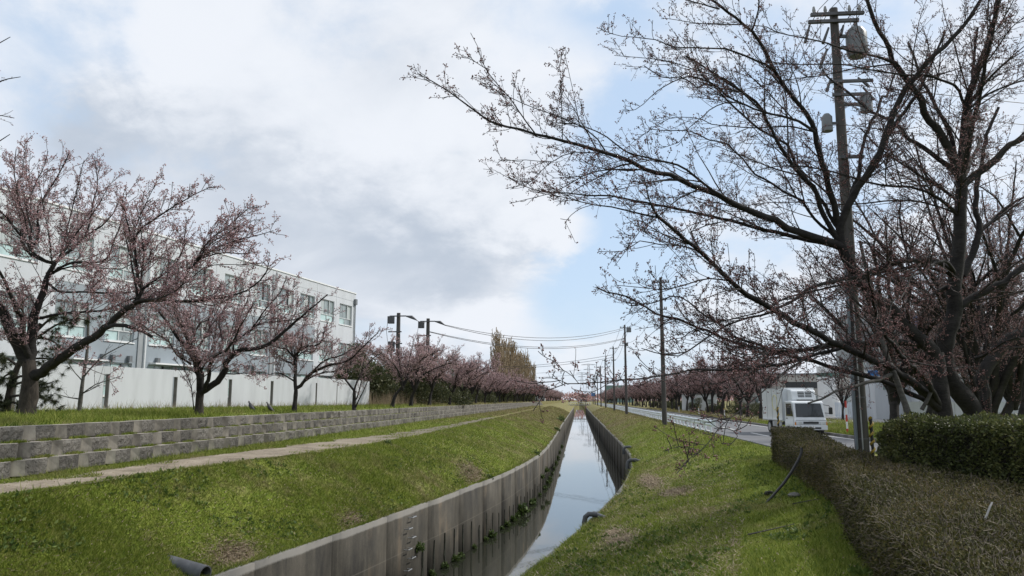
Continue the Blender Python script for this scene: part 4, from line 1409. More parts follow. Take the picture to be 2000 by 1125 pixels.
LIMBS_FIRST = [
 [(-14.24,18.84,0.94,0.238),(-14.27,18.83,1.26,0.221),(-14.24,18.84,1.53,0.209),(-14.23,18.84,1.87,0.197),(-14.25,18.84,2.27,0.183),(-14.35,18.83,2.72,0.169)],
 [(-14.34,18.83,2.6,0.169),(-14.41,18.76,2.8,0.155),(-14.58,18.64,3.15,0.136),(-14.71,18.51,3.54,0.12),(-14.77,18.42,3.83,0.109),(-14.87,18.36,3.99,0.102),(-15.19,18.17,4.4,0.083),(-15.6,17.91,5.03,0.058),(-16.02,17.68,5.52,0.038)],
 [(-14.34,18.83,2.63,0.159),(-14.28,18.83,2.87,0.144),(-14.3,18.83,3.37,0.123),(-14.27,18.83,3.8,0.108),(-14.2,18.84,4.14,0.096),(-14.07,18.85,4.55,0.082),(-13.99,18.86,4.89,0.071),(-13.96,18.86,5.03,0.067),(-13.86,18.87,5.25,0.06)],
 [(-13.86,18.87,5.25,0.05),(-14.13,18.88,5.31,0.046),(-14.45,18.89,5.45,0.042),(-14.62,18.91,5.63,0.04),(-14.54,18.94,5.76,0.038),(-14.47,18.98,6.02,0.036),(-14.61,19.04,6.58,0.031),(-14.63,19.08,6.91,0.028),(-14.5,19.14,7.21,0.025),(-14.36,19.21,7.57,0.022),(-14.21,19.28,7.98,0.019),(-14.08,19.35,8.44,0.015)],
 [(-14.55,18.81,5.64,0.04),(-14.62,18.64,5.93,0.033),(-14.74,18.52,6.05,0.03),(-14.84,18.38,6.27,0.026),(-14.98,18.2,6.51,0.021),(-15.16,18,6.72,0.017),(-15.27,17.74,7.13,0.011)],
 [(-13.86,18.87,5.25,0.05),(-13.78,18.96,5.42,0.045),(-13.61,19.1,5.63,0.039),(-13.51,19.21,5.83,0.035),(-13.42,19.33,6.08,0.031),(-13.17,19.52,6.33,0.026),(-13.03,19.64,6.53,0.022),(-12.9,19.81,6.92,0.017),(-12.87,19.96,7.33,0.013)],
 [(-13.48,19.5,6.1,0.031),(-13.46,19.59,6.59,0.025),(-13.47,19.67,7.09,0.021),(-13.45,19.77,7.68,0.016),(-13.55,19.82,8.03,0.014),(-13.69,19.89,8.53,0.01)],
 [(-13.9,18.87,4.97,0.04),(-13.64,18.8,5.14,0.035),(-13.31,18.73,5.23,0.032),(-12.74,18.62,5.2,0.027),(-12.2,18.52,5.26,0.023),(-11.93,18.37,5.7,0.019),(-11.7,18.24,6.09,0.015),(-11.5,18.07,6.59,0.011)],
 [(-14.44,19.02,2.04,0.15),(-13.99,18.8,2.33,0.134),(-13.51,18.6,2.55,0.123),(-12.97,18.36,2.8,0.111),(-12.41,18.12,3.03,0.1),(-11.87,17.88,3.24,0.09),(-11.45,17.68,3.46,0.081),(-11.01,17.45,3.72,0.073),(-10.73,17.32,3.83,0.068),(-10.44,17.16,4,0.063)],
 [(-10.44,17.16,4,0.054),(-10.33,17.12,4.23,0.047),(-10.39,17.07,4.44,0.042),(-10.43,16.99,4.79,0.035),(-10.43,16.92,5.11,0.03),(-10.48,16.85,5.41,0.025),(-10.55,16.79,5.65,0.021),(-10.62,16.72,5.97,0.016),(-10.68,16.64,6.32,0.01)],
 [(-10.35,17.17,4.25,0.036),(-10.2,17.13,4.34,0.032),(-9.83,17.04,4.56,0.025),(-9.55,16.97,4.72,0.02),(-9.29,16.88,4.99,0.015),(-9.1,16.77,5.34,0.01)],
 [(-10.49,16.95,5.3,0.031),(-10.33,16.84,5.63,0.026),(-10.04,16.77,5.77,0.023),(-9.78,16.7,5.92,0.02),(-9.44,16.61,6.08,0.017),(-9.12,16.53,6.22,0.014),(-8.76,16.44,6.37,0.012),(-8.34,16.34,6.5,0.008)],
 [(-10.51,17.15,3.93,0.054),(-10.03,17.03,3.98,0.046),(-9.37,16.86,3.92,0.038),(-8.74,16.69,3.9,0.031),(-8.26,16.55,3.92,0.027),(-7.8,16.42,3.97,0.022),(-7.4,16.3,4.05,0.019),(-7.16,16.21,4.18,0.016),(-6.88,16.1,4.37,0.013),(-6.75,15.97,4.63,0.01)],
 [(-10.06,16.99,4,0.035),(-10.03,16.96,4.12,0.033),(-9.69,16.91,4.15,0.03),(-9.34,16.84,4.37,0.026),(-9.1,16.79,4.54,0.023),(-8.83,16.72,4.8,0.02),(-8.57,16.67,4.92,0.018),(-8.07,16.59,5,0.014),(-7.63,16.52,4.95,0.012),(-7.14,16.44,4.97,0.008)],
 [(-8.88,16.69,4.65,0.026),(-8.67,16.63,5.04,0.021),(-8.49,16.59,5.25,0.019),(-8.28,16.56,5.42,0.017),(-7.94,16.52,5.62,0.014),(-7.57,16.46,5.95,0.01),(-7.28,16.43,6.06,0.008)],
 [(-8.85,16.8,4.84,0.026),(-8.47,16.69,5.05,0.021),(-8.05,16.58,5.2,0.017),(-7.63,16.47,5.28,0.014),(-7.24,16.38,5.34,0.011),(-6.81,16.27,5.42,0.008)],
 [(-11.28,17.29,3.36,0.054),(-10.87,17.32,3.43,0.046),(-10.6,17.35,3.35,0.042),(-10.34,17.37,3.24,0.039),(-10.14,17.39,3.14,0.036)],
 [(-14.2,18.84,3.77,0.04),(-13.93,18.75,3.79,0.037),(-13.34,18.56,3.87,0.033),(-12.98,18.45,3.86,0.031),(-12.36,18.24,3.87,0.027),(-11.7,18.02,3.88,0.024),(-11.22,17.83,4.04,0.021),(-10.71,17.64,4.14,0.018)],
 [(-13.97,18.86,4.69,0.035),(-13.48,18.64,4.46,0.03),(-12.35,18.17,4.35,0.023),(-10.94,17.54,4.24,0.015),(-10.2,17.18,4.32,0.011)],
 [(-14.34,18.83,3.53,0.03),(-14.34,18.75,3.66,0.027),(-14.42,18.44,4.06,0.021),(-14.49,18.28,4.24,0.018),(-14.67,18.06,4.31,0.015),(-14.87,17.78,4.47,0.011)],
 [(-14.79,18.79,3.26,0.03),(-14.85,18.68,3.33,0.025),(-14.95,18.53,3.41,0.021),(-15.21,18.15,3.47,0.012)],
 [(-14.85,19.29,5.54,0.035),(-15.16,19.21,5.96,0.029),(-15.1,19.16,6.52,0.024),(-15.26,19.07,7.22,0.019),(-15.37,18.99,7.92,0.014),(-15.33,18.94,8.49,0.01)],
]
LIMBS_SECOND = [
 [(-12.25,24.03,0.93,0.174),(-12.26,24.03,1.24,0.149),(-12.27,24.03,1.68,0.124),(-12.25,24.03,2.05,0.106)],
 [(-12.26,24.03,1.96,0.124),(-12.21,23.93,2.34,0.106),(-12.33,23.81,2.7,0.092),(-12.38,23.73,2.96,0.083),(-12.5,23.65,3.2,0.075),(-12.65,23.55,3.43,0.066),(-12.84,23.45,3.64,0.058),(-13.03,23.33,3.96,0.047),(-13.21,23.21,4.27,0.037),(-13.46,23.06,4.59,0.027),(-13.74,22.9,4.96,0.014)],
 [(-12.59,24,2.79,0.037),(-12.64,23.96,2.86,0.035),(-12.85,23.82,3,0.031),(-13.05,23.68,3.17,0.028),(-13.09,23.57,3.43,0.025),(-13.26,23.44,3.6,0.023),(-13.6,23.21,3.83,0.018),(-13.82,23.05,4.02,0.015),(-14.09,22.86,4.2,0.012)],
 [(-12.57,24,3.04,0.042),(-12.73,24.1,3.32,0.037),(-12.69,24.2,3.58,0.034),(-12.69,24.36,3.98,0.029),(-12.58,24.49,4.25,0.026),(-12.36,24.62,4.38,0.023),(-12.32,24.83,4.95,0.018),(-12.36,25.02,5.51,0.013)],
 [(-12.73,23.99,3.49,0.037),(-12.79,23.89,3.85,0.031),(-12.87,23.81,4.12,0.027),(-13.03,23.71,4.41,0.023),(-13.09,23.58,4.88,0.017),(-12.98,23.46,5.37,0.012)],
 [(-12.54,24,3.07,0.037),(-12.55,24.1,3.28,0.034),(-12.42,24.26,3.54,0.029),(-12.32,24.45,3.9,0.025),(-12.3,24.58,4.19,0.022),(-12.21,24.81,4.68,0.017),(-12.08,25.05,5.15,0.013)],
 [(-12.45,24.01,2.94,0.045),(-12.1,24.11,2.96,0.038),(-11.84,24.18,3.05,0.035),(-11.7,24.25,3.35,0.031),(-11.75,24.3,3.7,0.028),(-11.92,24.38,4.23,0.022),(-11.78,24.48,4.72,0.018),(-11.59,24.59,5.26,0.013)],
 [(-12.25,24.03,1.9,0.124),(-11.99,24,2.01,0.114),(-11.63,23.95,2.27,0.103),(-11.4,23.89,2.63,0.093),(-11.36,23.86,2.85,0.088),(-11.13,23.81,3.11,0.081),(-10.89,23.78,3.25,0.076),(-10.5,23.75,3.28,0.069),(-10.11,23.72,3.32,0.062),(-9.8,23.68,3.48,0.056),(-9.45,23.63,3.74,0.048),(-8.94,23.55,4.17,0.037),(-8.42,23.48,4.57,0.027),(-7.91,23.4,4.96,0.017)],
 [(-11.34,24.11,3.09,0.037),(-11.43,24.17,3.46,0.032),(-11.33,24.25,3.81,0.028),(-11.23,24.34,4.19,0.024),(-11.15,24.43,4.57,0.021),(-11.03,24.54,5.07,0.017),(-11.01,24.64,5.61,0.013)],
 [(-11.25,24.12,3.22,0.037),(-11.16,24.01,3.55,0.033),(-10.65,23.86,3.84,0.027),(-10.23,23.74,4.09,0.023),(-9.74,23.63,4.14,0.02),(-9.08,23.48,4.17,0.015),(-8.53,23.35,4.26,0.012)],
 [(-10.6,23.77,3.79,0.032),(-10.23,23.64,4.26,0.025),(-9.99,23.57,4.55,0.022),(-9.66,23.47,4.86,0.018),(-9.46,23.41,5.07,0.016),(-9.23,23.29,5.54,0.012)],
 [(-12.25,24.03,2.16,0.043),(-12.18,23.92,2.49,0.036),(-12.1,23.83,2.75,0.032),(-11.85,23.75,2.92,0.028),(-11.6,23.68,3.02,0.024)],
 [(-11.51,24.09,2.49,0.025),(-11.43,24.04,2.52,0.024),(-11.12,23.86,2.47,0.02),(-10.54,23.51,2.49,0.015),(-10.06,23.22,2.43,0.012)],
 [(-12.43,24.01,1.34,0.02),(-12.44,23.89,1.83,0.017),(-12.48,23.8,2.19,0.015),(-12.62,23.68,2.56,0.013),(-12.69,23.57,2.97,0.011),(-12.73,23.49,3.29,0.01)],
 [(-11.75,24.07,3.04,0.037),(-11.64,24.66,3.19,0.022),(-11.85,25.07,3.53,0.013)],
]
LIMBS_THIRD = [
 [(-12.13,32.07,0.92,0.128),(-12.14,32.07,1.22,0.114),(-12.1,32.07,1.76,0.097),(-12.09,32.07,2.08,0.088)],
 [(-12.09,32.07,2.08,0.08),(-12.15,32.07,2.5,0.069),(-12.17,32.07,3.07,0.058),(-12.21,32.06,3.44,0.052),(-12.05,32.08,3.71,0.047),(-11.68,32.11,3.95,0.04),(-11.26,32.14,3.99,0.034),(-11.03,32.17,4.24,0.029),(-11,32.17,4.53,0.026),(-10.83,32.18,4.97,0.019)],
 [(-12.19,32.06,3.42,0.048),(-12.28,31.94,3.52,0.042),(-12.42,31.67,3.79,0.033),(-12.69,31.38,3.86,0.025),(-13.04,30.99,3.97,0.015)],
 [(-12.17,32.07,3.07,0.048),(-12.4,32.15,3.25,0.04),(-12.73,32.24,3.34,0.034),(-13.15,32.39,3.67,0.025),(-13.43,32.56,4.13,0.016)],
 [(-12.21,32.06,3.44,0.041),(-12.47,32.27,3.88,0.034),(-12.44,32.56,4.46,0.027),(-12.21,32.82,4.82,0.022),(-12.09,33.08,5.3,0.016)],
 [(-12.07,32.07,2.15,0.08),(-11.92,32.04,2.21,0.076),(-11.65,31.93,2.49,0.068),(-11.38,31.83,2.77,0.062),(-11.08,31.75,2.9,0.058),(-10.46,31.59,3.11,0.049),(-9.84,31.45,3.2,0.041),(-9.44,31.33,3.39,0.036),(-9.16,31.23,3.64,0.032),(-8.64,31.04,4.09,0.024),(-8.24,30.9,4.4,0.018)],
 [(-11.25,31.64,2.81,0.047),(-11.13,31.61,2.94,0.043),(-10.83,31.54,3.21,0.036),(-10.43,31.48,3.4,0.029),(-10.04,31.42,3.46,0.024),(-9.4,31.3,3.79,0.015)],
 [(-12.15,32.07,2.43,0.038),(-12.51,32.04,2.65,0.028),(-12.84,32.01,2.81,0.021),(-13.17,31.98,2.76,0.016)],
]
LIMBS_FOURTH = [
 [(-11.62,39.14,0.94,0.118),(-11.63,39.14,1.28,0.106),(-11.63,39.14,2.12,0.086)],
 [(-11.63,39.14,2.12,0.064),(-11.99,39.11,2.57,0.047),(-12.29,39.08,2.97,0.036),(-12.52,39.06,3.48,0.025),(-12.8,39.04,3.8,0.017)],
 [(-12.1,39.1,2.78,0.056),(-11.91,39.11,3.48,0.038),(-11.74,39.13,4.06,0.027),(-11.49,39.15,4.6,0.017)],
 [(-11.63,39.14,2.12,0.052),(-11.49,39.15,2.63,0.042),(-11.13,39.18,3.26,0.031),(-10.72,39.22,3.8,0.023),(-10.27,39.26,4.06,0.017)],
 [(-11.53,39.15,1.28,0.039),(-11.26,39,1.81,0.03),(-10.99,38.87,2.28,0.023),(-10.72,38.72,2.85,0.017)],
 [(-11.51,39.15,1.68,0.039),(-11.25,39,2.46,0.029),(-11.15,38.85,3.25,0.023),(-10.94,38.7,4.03,0.017)],
]
LIMBS_TALL = [
 [(-12.58,13.96,0.49,0.169),(-12.75,13.95,2.45,0.138),(-13.03,13.92,4.5,0.115),(-13.1,13.92,6.08,0.099),(-13.18,13.91,7.72,0.085)],
 [(-13.13,13.91,6.3,0.042),(-12.64,13.96,6.62,0.028),(-12.24,13.99,6.73,0.02),(-11.83,14.03,6.84,0.013),(-11.54,14.05,7.03,0.007)],
 [(-13.15,13.91,7.27,0.042),(-12.64,13.96,7.55,0.029),(-12.24,13.99,7.83,0.021),(-11.91,14.02,8.16,0.014),(-11.44,14.06,8.27,0.007)],
 [(-13.18,13.91,7.72,0.042),(-12.7,13.95,8.16,0.028),(-12.32,13.98,8.61,0.019),(-12.04,14.01,8.95,0.012),(-11.74,14.04,9.15,0.007)],
 [(-13.18,13.91,7.72,0.042),(-13.17,13.91,8.61,0.026),(-12.92,13.93,9.29,0.015),(-12.66,13.96,9.86,0.007)],
 [(-13.11,13.92,6.62,0.028),(-12.59,13.96,7.17,0.018),(-12.19,14,7.33,0.014),(-11.78,14.03,7.43,0.01),(-11.49,14.06,7.38,0.007)],
]
LIMBS_SAPLING = [
 [(-16.77,24.64,1.07,0.07),(-16.76,24.64,1.33,0.066),(-16.72,24.64,2.35,0.055),(-16.66,24.65,3.22,0.048),(-16.69,24.65,4.09,0.041),(-16.78,24.64,4.97,0.035)],
 [(-16.71,24.64,2.39,0.031),(-16.37,24.67,2.87,0.025),(-15.96,24.71,3.22,0.02),(-15.38,24.76,3.53,0.015),(-14.96,24.8,3.74,0.012)],
 [(-16.72,24.64,1.84,0.024),(-16.31,24.68,2.15,0.018),(-15.81,24.72,2.32,0.013),(-15.47,24.75,2.44,0.01)],
 [(-16.74,24.64,1.67,0.024),(-17.23,24.6,1.75,0.016),(-17.67,24.56,1.87,0.01)],
 [(-16.75,24.64,1.84,0.024),(-16.39,24.67,2.01,0.015),(-16.14,24.69,2.15,0.01)],
 [(-16.72,24.64,2.27,0.021),(-17.13,24.61,2.7,0.014),(-17.37,24.59,3.04,0.01)],
]
LIMBS_PINE = [
 [(-16.98,21.61,0.84,0.123),(-16.98,21.61,1.51,0.106),(-16.9,21.62,2.2,0.093),(-16.71,21.63,2.81,0.082),(-16.46,21.66,3.42,0.071),(-16.2,21.68,3.93,0.062)],
 [(-16.52,21.65,3.27,0.046),(-16.09,21.69,3.65,0.035),(-15.66,21.73,3.93,0.027),(-15.13,21.77,4.09,0.02),(-14.73,21.81,4,0.015)],
 [(-16.46,21.66,3.42,0.046),(-16.16,21.68,3.5,0.036),(-15.76,21.72,3.38,0.026),(-15.38,21.75,3.04,0.015)],
 [(-16.33,21.67,3.69,0.046),(-15.97,21.7,4.04,0.032),(-15.6,21.73,4.25,0.024),(-15.14,21.77,4.25,0.015)],
 [(-16.77,21.63,2.65,0.046),(-17.1,21.6,2.88,0.031),(-17.33,21.58,2.88,0.024),(-17.63,21.55,2.81,0.015)],
 [(-16.71,21.63,2.81,0.046),(-16.25,21.67,2.88,0.032),(-15.82,21.71,2.85,0.022),(-15.59,21.73,2.61,0.015)],
 [(-16.85,21.62,2.35,0.046),(-16.92,21.5,2.42,0.035),(-16.99,21.33,2.29,0.023),(-17.04,21.2,2.19,0.015)],
 [(-16.94,21.61,2.04,0.046),(-16.45,21.58,2.19,0.033),(-15.93,21.56,2.09,0.023),(-15.52,21.54,2.19,0.015)],
 [(-16.97,21.61,1.74,0.046),(-16.36,21.53,1.79,0.033),(-15.73,21.44,1.69,0.023),(-15.18,21.36,1.59,0.015)],
 [(-16.98,21.61,1.51,0.046),(-17.06,21.41,1.59,0.029),(-17.12,21.2,1.52,0.015)],
 [(-16.98,21.61,1.44,0.046),(-16.74,21.51,1.59,0.038),(-16.27,21.35,1.37,0.027),(-16.57,21.04,1.25,0.015)],
 [(-16.9,21.62,2.2,0.046),(-16.63,21.59,2.35,0.035),(-16.27,21.56,2.24,0.027),(-15.87,21.51,1.89,0.015)],
 [(-17,21.61,1.36,0.046),(-17.21,21.5,1.51,0.03),(-17.38,21.37,1.81,0.015)],
]



def companions(limbs, picks, seed):
    """further limbs of the same habit, swung round the trunk so that the crown has depth"""
    g = np.random.default_rng(seed)
    out = list(limbs)
    for i, ang, sc in picks:
        src = limbs[i]
        q0 = np.array(src[0][:3])
        a = R(ang) + g.normal() * .06
        ca, sa = math.cos(a), math.sin(a)
        new = []
        for p in src:
            d = (np.array(p[:3]) - q0) * sc
            new.append((float(q0[0] + d[0] * ca - d[1] * sa), float(q0[1] + d[0] * sa + d[1] * ca), float(q0[2] + d[2] * g.uniform(.96, 1.04)), p[3] * .62))
        out.append(new)
    return out


def plant_trees():
    # --- the two big cherries beside the canal on the park side, traced limb by limb
    near = dict(lb=(.40, .10, .9, 3.3, .3), l1=(0.25, .10, .30, 1.2), l2=(0.17, .12, .15, .5), l3=(0.105, .12, .03, .11), budp=(1.6, 2.2, .038, .020, .042), bud='bud_dark', min_r=.0046, out=.35)
    tree("cherry_tree", companions(LIMBS_OVER, [(4, -24, .8), (15, -40, .9), (23, -35, .9), (24, -28, .85), (24, 16, .75), (2, 50, .85), (30, -25, .8), (20, -35, .9)], 1), 11, "big dark cherry tree whose long bare limb reaches out over the canal", "tree", **near)
    tree("cherry_tree", companions(LIMBS_UPRIGHT, [(1, 50, .9), (1, -60, .9), (2, 60, .85), (2, 170, .8), (6, 40, .9), (7, 60, .8), (11, -30, .8), (12, -40, .9), (4, 40, .9), (5, -40, .9), (9, 60, .9), (12, 35, 1.0), (11, 25, .8)], 2), 12, "big many-stemmed cherry tree with a tall upright trunk behind the clipped green hedge", "tree", **near)
    tree("cherry_tree", LIMBS_SLIM, 13, "slim grey-barked cherry stem leaning beside the concrete utility pole", "tree", bark='bark_grey',
         l1=(0.4, .25, .4, 1.2), l2=(0.25, .15, .2, .6), l3=(0.12, .12, .03, .12), budp=(2.5, 2.2, .035, .018, .034))
    left = dict(bud='bud_pink', twig='twig_mauve', lb=(.31, .10, .7, 2.5, .5), l2=(0.17, .12, .15, .5), l3=(0.11, .1, .03, .10), up=(.45, .5), out=.35)
    tree("cherry_tree", companions(LIMBS_FIRST, [(9, 40, .9), (9, -50, .9), (12, -25, .85), (13, 30, .9), (3, 60, .95), (3, -60, .95), (5, 50, 1.0), (5, -50, .95), (7, 45, 1.0), (7, -40, 1.1), (11, -35, .9), (4, 60, 1.0), (14, 30, .9), (15, -30, .9), (1, 60, .8), (21, 60, 1.0), (21, -60, 1.0)], 3), 21, "large pink-budding cherry tree with a thick split trunk and a sawn-off limb", "tree", bark='bark_old', bark_limb='bark',
         l1=(0.20, .12, .35, 1.2), min_r=.0055, budp=(5.5, 2.2, .06, .028, .054), **left)
    tree("cherry_tree", companions(LIMBS_SECOND, [(1, 40, .9), (7, -35, .85), (3, 60, 1), (6, 50, 1), (8, 40, 1), (10, 40, 1)], 4), 22, "pink-budding cherry tree forking low in front of the white wall, two birds beyond it", "tree", bark='bark_old', bark_limb='bark',
         l1=(0.26, .12, .35, 1.2), budp=(4.5, 2.0, .065, .032, .058), min_r=.006, **left)
    tree("cherry_tree", companions(LIMBS_THIRD, [(1, 50, .9), (1, -60, .9), (5, 35, .7), (2, 50, 1), (4, 60, 1)], 5), 23, "smaller cherry tree with one low limb stretching past the end of the building", "tree",
         l1=(0.29, .12, .35, 1.2), budp=(4.5, 1.8, .07, .034, .062), min_r=.008, **left)
    tree("cherry_tree", LIMBS_FOURTH, 24, "thin sparse young cherry tree at the corner of the white wall", "tree",
         l1=(0.40, .12, .3, 1.0), budp=(1.5, 1.0, .06, .03, .05), min_r=.006, **left)
    tree("bare_tree", LIMBS_TALL, 25, "tall bare tree with only its twig tips showing against the sky", "tree",
         l1=(0.4, .1, .3, 1.0), l2=(0.3, .2, .15, .5), l3=(0.15, .2, .03, .1), budp=(1.5, 1.2, .03, .018, .03))
    tree("sapling", LIMBS_SAPLING, 26, "leafless grey sapling against the white perimeter wall", "tree", bark='bark_grey', twig='twig', bud=None,
         l1=(0.28, .15, .3, 1.1), l2=(0.3, .2, .1, .4), l3=None, min_r=.005)

    # --- the two avenues: a few individuals, then copies
    G = np.random.default_rng(31)
    protos = []
    far = dict(merge=True, twig='twig_mauve', bud='bud_far', lb=(.6, .1, .7, 2.0, .4), l1=(0.25, .1, .35, 1.2), l2=(0.22, .1, .2, .6), l3=None, min_r=.010, up=(.4, .45))
    for i in range(4):
        lean = (G.uniform(.2, .8), G.uniform(-.4, .4))
        lm = vase_limbs(G, G.uniform(4.2, 5.0), G.uniform(3.0, 3.7), G.uniform(1.0, 1.5), .135, 5, lean, 2, .62)
        protos.append(tree("cherry_tree", lm, 40 + i, "pink cherry tree in the far row along the dirt path", "tree", "cherry trees in the row along the dirt path",
                           budp=(5, 2.0, .12, .055, .11), **far))
    spots = []
    y = 49.0
    while y < 520:
        spots.append((-12.5 + G.normal(0, .3), y + G.normal(0, .6)))
        y += 7.0 if y > 90 else 7.6
    first = ["leaning pink cherry tree just past the end of the white wall", "pink cherry tree in front of the first of the paired utility poles",
             "pink cherry tree in front of the second of the paired utility poles"]
    for i, (x, y) in enumerate(spots):
        p = protos[i % 4]
        s = (0.86 if i < 2 else 1.0) * G.uniform(.92, 1.12) * (1.0 if y < 100 else .9)
        z = float(left_z(x, y))
        if i < 4:
            o = p; o.location = (x, y, z); o.rotation_euler = (0, 0, G.uniform(-.5, .5)); o.scale = (s, s, s)
        else:
            o = copy_tree(p, (x, y, z), G.uniform(-1.3, 1.3), (s * G.uniform(.88, 1.15), s * G.uniform(.88, 1.15), s * G.uniform(.85, 1.1)))
        o['label'] = first[i] if i < 3 else "pink cherry tree in the far row along the dirt path"
    # road side avenue: taller, russet pink
    rp = []
    far2 = dict(merge=True, lb=(.65, .1, .8, 2.4, .35), l1=(0.27, .1, .35, 1.3), l2=(0.24, .1, .2, .6), l3=None, min_r=.011, up=(.35, .35))
    for i in range(4):
        lm = vase_limbs(G, G.uniform(5.6, 6.4), G.uniform(3.4, 4.2), G.uniform(1.5, 2.0), .16, 5, (G.normal() * .3, G.normal() * .3), 2, .7)
        rp.append(tree("cherry_tree", lm, 50 + i, "russet pink cherry tree in the row across the road", "tree", "cherry trees in the row across the road",
                       bud='bud_brown' if i % 2 else 'bud_far', budp=(5.5, 2.0, .13, .05, .10), **far2))
    k = 0
    first_across = None
    y = 70.0
    while y < 520:
        x = 16.6 + G.normal(0, .35)
        s = G.uniform(.88, 1.12)
        z = float(right_z(x, y))
        if k < 4:
            o = rp[k]; o.location = (x, y, z); o.scale = (s, s, s)
            first_across = first_across or o
        else:
            copy_tree(rp[k % 4], (x, y, z), G.uniform(0, 6.28), (s * G.uniform(.88, 1.15), s * G.uniform(.88, 1.15), s * G.uniform(.85, 1.12)))
        k += 1
        y += 7.2
    first_across['label'] = "nearest russet pink cherry tree across the road, close to the refrigerated truck"
    # bare thicket behind both avenues
    bp = []
    for i in range(3):
        lm = vase_limbs(G, G.uniform(5.5, 7.5), G.uniform(1.8, 2.6), G.uniform(1.4, 2.2), .13, 5, (G.normal() * .2, G.normal() * .2), 2, .9)
        bp.append(tree("bare_tree", lm, 60 + i, "bare grey-brown tree in the thicket behind the cherry row across the road", "tree", "bare trees behind the cherry row across the road",
                       bud='bud_brown', budp=(3, 1.5, .1, .03, .06), twig='twig', bark='bark', merge=True, l1=(0.32, .05, .4, 1.5), l2=(0.3, .1, .2, .7), l3=None, min_r=.013, lb=(.7, .1, .8, 2.2, .7), up=(.8, .7)))
    k = 0
    for row, x0 in ((0, 21.5), (1, 27.0), (2, 34.0)):
        y = 66.0 + row * 6
        while y < 300:
            x = x0 + G.normal(0, 1.0)
            yy = y + G.normal(0, 1.2)
            ok = not (yy < 130 and .25 < x / yy < .55) and not (62 < yy < 99 and x > 24)
            if ok:
                s = G.uniform(.8, 1.15)
                z = float(right_z(x, yy))
                if k < 3:
                    o = bp[k]; o.location = (x, yy, z); o.scale = (s, s, s)
                else:
                    copy_tree(bp[k % 3], (x, yy, z), G.uniform(0, 6.28), s)
                k += 1
            y += 6.2 + row * 2.5
    for i in range(26):
        x, y = -19.5 + G.normal(0, 1.6) - (i % 2) * 4, 66 + i * 8.5 + G.normal(0, 1.5)
        o = copy_tree(bp[i % 3], (x, y, float(left_z(x, y))), G.uniform(0, 6.28), G.uniform(.75, 1.05))
        o['label'] = "bare grey-brown tree in the thicket behind the cherry row along the dirt path"
        o['group'] = "bare trees behind the cherry row along the dirt path"
    # park cherries behind the two big ones
    pp = []
    park = dict(merge=True, bud='bud_brown', lb=(.75, .1, .9, 2.8, .35), l1=(0.27, .1, .4, 1.4), l2=(0.21, .1, .2, .65), l3=None, min_r=.006, up=(.35, .35))
    spec = [((10.7, 27.4), "cherry tree with a stout dark trunk on the grass beyond the concrete utility pole", 7.6, 4.0),
            ((12.7, 25.2), "wide pinkish cherry tree standing close behind the big upright trunk", 8.6, 4.8),
            ((14.6, 28.6), "pinkish cherry tree at the edge of the picture behind the clipped green hedge", 8.4, 4.6),
            ((17.6, 41.0), "cherry tree with low spreading limbs on the verge across the side street", 8.2, 4.8)]
    for i, ((x, y), lab, h, sp) in enumerate(spec):
        lm = vase_limbs(G, h, sp, 1.5, .19, 7, (G.normal() * .3, G.normal() * .3), 3, .72)
        o = tree("cherry_tree", lm, 70 + i, lab, "tree", "park cherries behind the hedge", budp=(5, 1.8, .07, .030, .058), **park)
        o.location = (x, y, -.08)
        pp.append(o)
    for i, (x, y, lab) in enumerate(((21.8, 40.5, "pinkish cherry tree across the side street, beyond the one at the edge of the picture"), (25.5, 51, "pinkish cherry tree in front of the white panel fence"),
                                     (25.5, 58, "pinkish cherry tree between the concrete pole and the white panel fence"))):
        o = copy_tree(pp[1 + i % 3], (x, y, -.08), 2.0 + i, (.95, 1.0, .9)[i])
        o['label'] = lab
    # bare yard tree in front of the fence
    o = copy_tree(bp[1], (22.0, 67.0, -.08), 1.0, .72)
    o['label'] = "small bare tree with upswept branches in front of the white slatted fence"
    if 'group' in o: del o['group']

    # poplars: narrow upright besoms of twigs
    pl = []
    for i in range(2):
        h = 15.5 + i
        limbs = [[(0, 0, -.2, .28), (0, 0, 3, .24), (.1, 0, 8, .15), (0, .1, h - 1, .03)]]
        for j in range(85):
            z0 = G.uniform(1.2, h * .75)
            a = G.uniform(0, 6.28)
            ln = G.uniform(2.5, 5.0) * (1 - .4 * z0 / h)
            rr = G.uniform(.5, 1.25)
            d = np.array([math.cos(a), math.sin(a)])
            limbs.append([(0, 0, z0, .05), (d[0] * rr * .6, d[1] * rr * .6, z0 + ln * .3, .04), (d[0] * rr, d[1] * rr, z0 + ln * .65, .03), (d[0] * rr * 1.1, d[1] * rr * 1.1, min(z0 + ln, h + .3), .014)])
        pl.append(tree("poplar_tree", limbs, 80 + i, "tall bare tan poplar in the clump beyond the cherry row", "tree", "bare poplars beyond the cherry row", bark='twig_tan', twig='twig_tan', bud=None, merge=True,
                       l1=(0.26, .1, .5, 1.5), l2=(0.5, .1, .3, .8), l3=None, min_r=.04, up=(1.3, 1.2), bend=(.25, .25)))
    pos = [(-19.6, 183), (-19.2, 190), (-19.4, 205), (-18.9, 213), (-19.2, 226), (-19.0, 240), (-19.2, 256), (-19.0, 274), (-19.2, 296), (-19.0, 322)]
    for i, (x, y) in enumerate(pos):
        s = G.uniform(.98, 1.14) * (1.04 if i != 1 else .95)
        z = float(left_z(x, y))
        if i < 2:
            o = pl[i]; o.location = (x, y, z); o.scale = (s, s, s)
        else:
            o = copy_tree(pl[i % 2], (x, y, z), G.uniform(0, 6.28), s)
    bpy.data.objects[pl[0].name]['label'] = "tallest tan poplar at the near end of the clump beyond the cherry row"


plant_trees()


